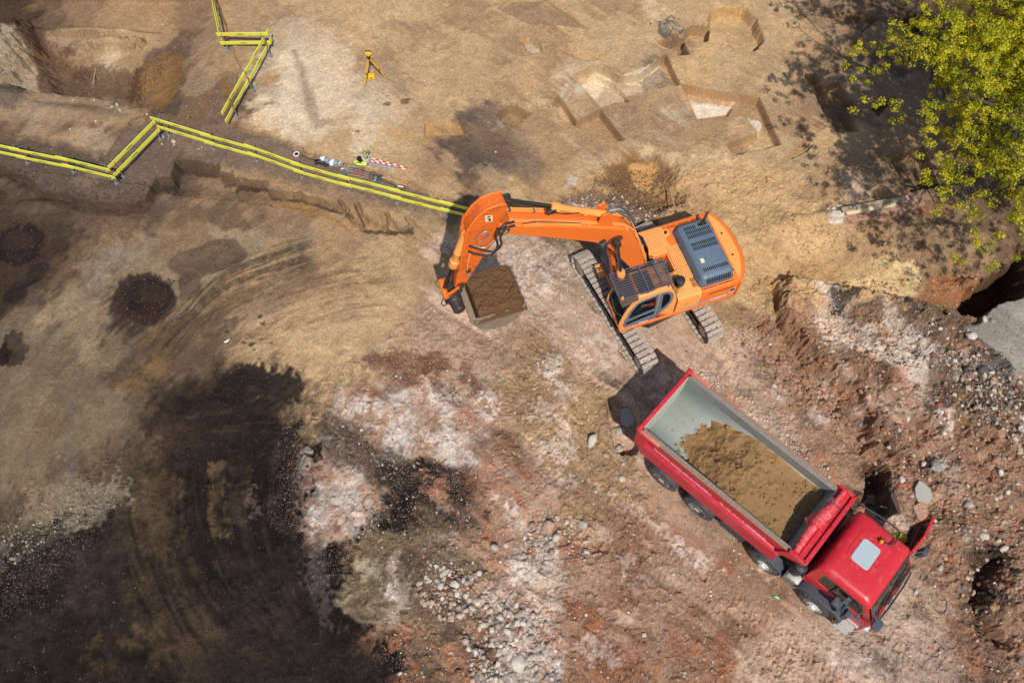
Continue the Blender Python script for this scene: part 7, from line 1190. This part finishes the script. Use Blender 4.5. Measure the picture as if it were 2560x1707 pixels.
# markers, scraps, planks
for (u, v), lb in (((1062, 214), 'red and white marker peg standing in the tan ground right of the tripod'), ((1628, 66), 'red and white marker peg beside the round stone feature')):
    p = g3(u, v); o = empty('marker_peg', p, 0, lb, 'marker')
    for i in range(4): MB().cyl((0, 0, i * .07), (.01, 0, (i + 1) * .07), .022, n=8).build('white_section' if i % 2 else 'red_section', WHI if i % 2 else RDP, o)
def scrap(u, v, label, cat, name, m, pts, w=.12, up=.03):
    o = put(u, v, name, label, cat); mb = MB(); n_ = len(pts); r_ = random.Random(n_ * 7 + int(u))
    mb.loft([[(x * s_, y * s_, z + r_.uniform(-.01, .02)) for x, y in pts] for z, s_ in ((.0, .9), (up, 1.0), (up * 1.5, .7))]); mb.build('crumple', m, o); return o
GRN = mat('green_plastic', (.02, .35, .16), .3); 
scrap(1941, 1493, 'crumpled green plastic scrap on the pinkish ground below the truck', 'plastic scrap', 'plastic_scrap', GRN, [(-.14, .03), (-.02, .07), (.05, .0), (.13, -.05), (.06, -.07), (-.05, -.02)]); scrap(2178, 1270, 'small green plastic scrap behind the red truck cab', 'plastic scrap', 'plastic_scrap', GRN, [(-.05, .04), (.05, .05), (.04, -.04), (-.05, -.05)])
scrap(568, 853, 'crumpled white plastic scrap on the brown driving lane', 'plastic scrap', 'plastic_scrap', WHI, [(-.10, -.05), (-.02, .02), (.10, .09), (.04, -.02), (-.02, -.06)]); scrap(1888, 1366, 'small pink plastic scrap beside the truck wheels', 'plastic scrap', 'plastic_scrap', PNK, [(-.04, .03), (.04, .04), (.05, -.03), (-.03, -.03)])
p = g3(2350, 1508); o = MB().hose([(-.28, -.12, .03), (-.1, -.28, .05), (.12, -.22, .04), (.18, .05, .06), (.06, .26, .03), (-.12, .28, .02)], .009, 6, 8).build('wire_loop', BKP, None); o.location = p; tag(o, 'thin black wire loop on the ground right of the truck', 'wire')
PLK = mat('fresh_plank', (.66, .52, .33), .7, var=.08, dscale=2, streak=(.3, 6, 6)); TMB = mat('weathered_beam', (.36, .27, .19), .8, dirt=.5, dcol=(.28, .2, .14), dscale=4)
def lay(name, label, cat, p0, p1, w, h, m, dz=0.0): a = g3(*p0, dz); b = g3(*p1, dz); b.z = a.z = max(a.z, b.z) + h / 2; o = MB().bar(Vector((0, 0, 0)), b - a, w, h).build(name, m, None, bevel=.008); o.location = a; tag(o, label, cat); return o
lay('plank', 'pale fresh timber plank lying on the old brick footing under the tree', 'plank', (2112, 538), (2231, 521), .18, .05, PLK, .06); lay('beam', 'weathered brown beam behind the pale plank', 'beam', (2102, 529), (2262, 506), .20, .08, TMB, .05)
lay('timber_piece', 'thin pale stick on the crater edge above the digger boom', 'stick', (1459, 523), (1477, 525), .05, .04, WOOD); lay('timber_piece', 'thin grey stick near the bucket', 'stick', (1397, 605), (1407, 624), .03, .03, STL); lay('timber_piece', 'short brown stick in the crater above the engine', 'stick', (1668, 500), (1686, 518), .05, .05, WOOD)
lay('timber_piece', 'thin pale stick upright in the left pit floor', 'stick', (241, 172), (241, 226), .04, .04, WOOD); lay('timber_piece', 'pale stub of wood at the rubble heap beside the stones', 'stick', (1427, 1296), (1449, 1304), .06, .05, WOOD)
# brick footing under the planks, flat slabs
def slab(name, label, cat, pts, h, m, tilt=(0, 0), dz=0):
    c = (sum(p[0] for p in pts) / len(pts), sum(p[1] for p in pts) / len(pts)); o = g3(*c, dz); q = [Vector((*at(u, v, o.z), 0)) - Vector((o.x, o.y, 0)) for u, v in pts]
    mb = MB(); mb.loft([[(p.x * s_, p.y * s_, z + p.x * tilt[0] + p.y * tilt[1]) for p in q] for z, s_ in ((-.10, 1.03), (h * .8, 1.0), (h, .96))]); ob = mb.build(name, m, None, bevel=.01, smooth=False); ob.location = o; tag(ob, label, cat); return ob
CON = mat('rough_concrete', alb((176, 170, 160)), .9, dirt=.4, dcol=alb((140, 132, 120)), dscale=5, var=.12, bump=.7, bscale=20); BRM = mat('old_brick', alb((170, 122, 96)), .9, dirt=.6, dcol=alb((190, 172, 152)), dscale=7, var=.3, bump=.8, bscale=16)
slab('footing', 'remains of an old brick footing beneath the planks under the tree', 'footing', [(2100, 535), (2180, 512), (2300, 490), (2310, 512), (2240, 538), (2130, 558)], .10, BRM)
slab('concrete_slab', 'round flat grey concrete piece in the rubble above the truck cab', 'slab', [(2292, 1203), (2305, 1211), (2322, 1226), (2326, 1248), (2316, 1262), (2306, 1264), (2292, 1256), (2284, 1240), (2282, 1222)], .16, CON, (.05, .1)); slab('concrete_slab', 'square broken slab below the round flat piece', 'slab', [(2276, 1268), (2296, 1256), (2312, 1262), (2316, 1290), (2302, 1308), (2290, 1296)], .16, BRM, (.0, .12))
slab('concrete_slab', 'brownish flat slab among rubble above the round flat piece', 'slab', [(2324, 1172), (2336, 1158), (2356, 1160), (2362, 1170), (2346, 1180)], .10, CON); slab('concrete_slab', 'grey-brown ledge stone hanging over the hole behind the tipper', 'slab', [(1548, 1032), (1560, 1022), (1580, 1030), (1586, 1062), (1566, 1072), (1552, 1060)], .2, CON, (.0, .1)); slab('concrete_slab', 'dark slanted slab in the pit beside the truck cab', 'slab', [(2226, 1228), (2238, 1240), (2250, 1285), (2222, 1275)], .12, mat('dark_slab', alb((96, 76, 66)), .9, bump=.5), (.3, 0), .2)
# ================================================================ TREES
BARK = mat('bark', (.05, .043, .036), .9, var=.3, bump=.8, bscale=12)
def leafmat(name, a_, b_):
    m = bpy.data.materials.new(name); m.use_nodes = True; n = m.node_tree.nodes; L = m.node_tree.links; b = n['Principled BSDF']; b.inputs['Roughness'].default_value = .5; b.inputs['Specular IOR Level'].default_value = .3
    at_ = n.new('ShaderNodeAttribute'); at_.attribute_name = 'leaf'; r = n.new('ShaderNodeMixRGB'); r.inputs[1].default_value = (*a_, 1); r.inputs[2].default_value = (*b_, 1); L.new(at_.outputs['Fac'], r.inputs[0]); L.new(r.outputs[0], b.inputs['Base Color'])
    tr = n.new('ShaderNodeBsdfTranslucent'); L.new(r.outputs[0], tr.inputs[0]); mx = n.new('ShaderNodeMixShader'); mx.inputs[0].default_value = .5; L.new(b.outputs[0], mx.inputs[1]); L.new(tr.outputs[0], mx.inputs[2]); L.new(mx.outputs[0], n['Material Output'].inputs[0]); return m
LEAF = leafmat('spring_leaf', (.22, .25, .008), (.74, .67, .04))
def tree(base, crown, rad, nclu, seed, label, keep=None, limbs=9, lsize=(.026, .056)):
    rs = np.random.RandomState(seed); b0 = Vector(base); c0 = Vector(crown) - b0; root = empty('tree', b0, 0, label, 'tree')
    tr = MB(); fork = Vector((c0.x * .35, c0.y * .35, c0.z * .45)); tr.tube([Vector((0, 0, -.3)), Vector((c0.x * .08, c0.y * .08, 1.0)), fork * .7 + Vector((0, 0, .4)), fork], [.34, .27, .22, .18], 12); tr.build('trunk', BARK, root)
    # cluster positions: shell-weighted, lumpy
    P = []
    while len(P) < nclu:
        d = rs.normal(size=3); d /= np.linalg.norm(d); d[2] = d[2] if d[2] > -.35 else -d[2] * .5; r_ = rs.rand() ** .38
        lump = 1 + .22 * math.sin(3.1 * math.atan2(d[1], d[0]) + seed) + .14 * math.sin(7.3 * math.atan2(d[1], d[0]) + 2 * d[2] * 3 + seed)
        p = np.array([d[0] * rad[0], d[1] * rad[1], d[2] * rad[2]]) * r_ * lump + np.array(crown)
        if p[2] < 2.6 or (keep and not keep(*p)): continue
        if vn(np.float32(p[0] * 1.0), np.float32(p[1] + p[2] * .7), 1.1, 401 + seed) < .22: continue
        P.append(p)
    P = np.array(P); br = MB(); nodes = []
    K = P[rs.choice(len(P), limbs * 7, replace=False)]; lim = []
    for k in range(limbs):
        a = 2 * math.pi * k / limbs + rs.rand() * .5; e = Vector((math.cos(a) * rad[0] * .62, math.sin(a) * rad[1] * .62, rs.uniform(-.15, .45) * rad[2])) + c0
        m1_ = fork.lerp(e, .35) + Vector(rs.normal(size=3) * .25) + Vector((0, 0, .5)); m2_ = fork.lerp(e, .7) + Vector(rs.normal(size=3) * .3) + Vector((0, 0, .4)); pl = spline([fork, m1_, m2_, e], 5)
        br.tube(pl, [.13 * (1 - .72 * i / (len(pl) - 1)) for i in range(len(pl))], 7); lim += [(q, .13 * (1 - .72 * i / (len(pl) - 1))) for i, q in enumerate(pl)]
    sub = []
    LP = np.array([tuple(q) for q, _ in lim])
    for kp in K:
        e = Vector(kp) - b0; i = int(np.argmin(((LP - np.array(e)) ** 2).sum(1) + np.linspace(0, 0, len(LP)))); s = lim[i][0]; mid = s.lerp(e, .5) + Vector(rs.normal(size=3) * .15); pl = spline([s, mid, e], 4); br.tube(pl, [.035 * (1 - .7 * t / (len(pl) - 1)) for t in range(len(pl))], 5); sub += list(pl)
    SP = np.array([tuple(q) for q in sub] + [tuple(q) for q, _ in lim])
    for p in P[:: 1]:
        e = Vector(p) - b0; i = int(np.argmin(((SP - np.array(e)) ** 2).sum(1))); s = Vector(SP[i])
        if (e - s).length < 1.1: br.tube([s, s.lerp(e, .5) + Vector(rs.normal(size=3) * .05), e], [.013, .009, .005], 4)
    br.build('branches', BARK, root)
    # leaf bunches: small folded leaves around each twig tip
    nl = 44; n_ = len(P); C0 = np.repeat(P - np.array(base), nl, 0); cs = np.repeat(rs.uniform(.11, .22, n_), nl); off_ = rs.normal(size=(n_ * nl, 3)); off_ /= np.linalg.norm(off_, axis=1)[:, None]; off_ *= (rs.rand(n_ * nl, 1) ** .5) * cs[:, None]; off_[:, 2] *= .7
    ctr_ = C0 + off_; nr = off_ / (np.linalg.norm(off_, axis=1)[:, None] + 1e-6) + rs.normal(size=off_.shape) * .6 + np.array([0, 0, .6]); nr /= np.linalg.norm(nr, axis=1)[:, None]
    t1 = np.cross(nr, rs.normal(size=off_.shape)); t1 /= np.linalg.norm(t1, axis=1)[:, None]; t2 = np.cross(nr, t1); s = rs.uniform(*lsize, (n_ * nl, 1))
    v = np.stack([ctr_ - t1 * s, ctr_ - t2 * s * .55 + nr * s * .15, ctr_ + t1 * s, ctr_ + t2 * s * .55 + nr * s * .15], 1).reshape(-1, 3)
    me = bpy.data.meshes.new('crown'); nf = n_ * nl; me.vertices.add(nf * 4); me.vertices.foreach_set('co', v.astype(np.float32).ravel()); me.loops.add(nf * 4); me.loops.foreach_set('vertex_index', np.arange(nf * 4, dtype=np.int32)); me.polygons.add(nf); me.polygons.foreach_set('loop_start', np.arange(0, nf * 4, 4, dtype=np.int32)); me.update(calc_edges=True)
    val = np.repeat(np.clip(.08 + .75 * np.repeat(rs.rand(n_), nl) + .35 * rs.normal(size=nf) * .5 + .15, 0, 1), 4); ca = me.color_attributes.new('leaf', 'FLOAT_COLOR', 'POINT'); ca.data.foreach_set('color', np.stack([val, val, val, np.ones_like(val)], -1).astype(np.float32).ravel())
    me.materials.append(LEAF); o = bpy.data.objects.new('crown', me); C.objects.link(o); o.parent = root; return root
keep = lambda x, y, z: not (y > 20.1 + .25 * (x - 11) and y < 22.6 and x < 14.8) and not (x < 11.6 and y > 21) 
tree((20.2, 17.2, 0), (17.0, 18.3, 6.0), (6.4, 6.2, 3.0), 4700, 7, 'large spring tree with yellow-green leaf bunches reaching in from the right edge', keep)
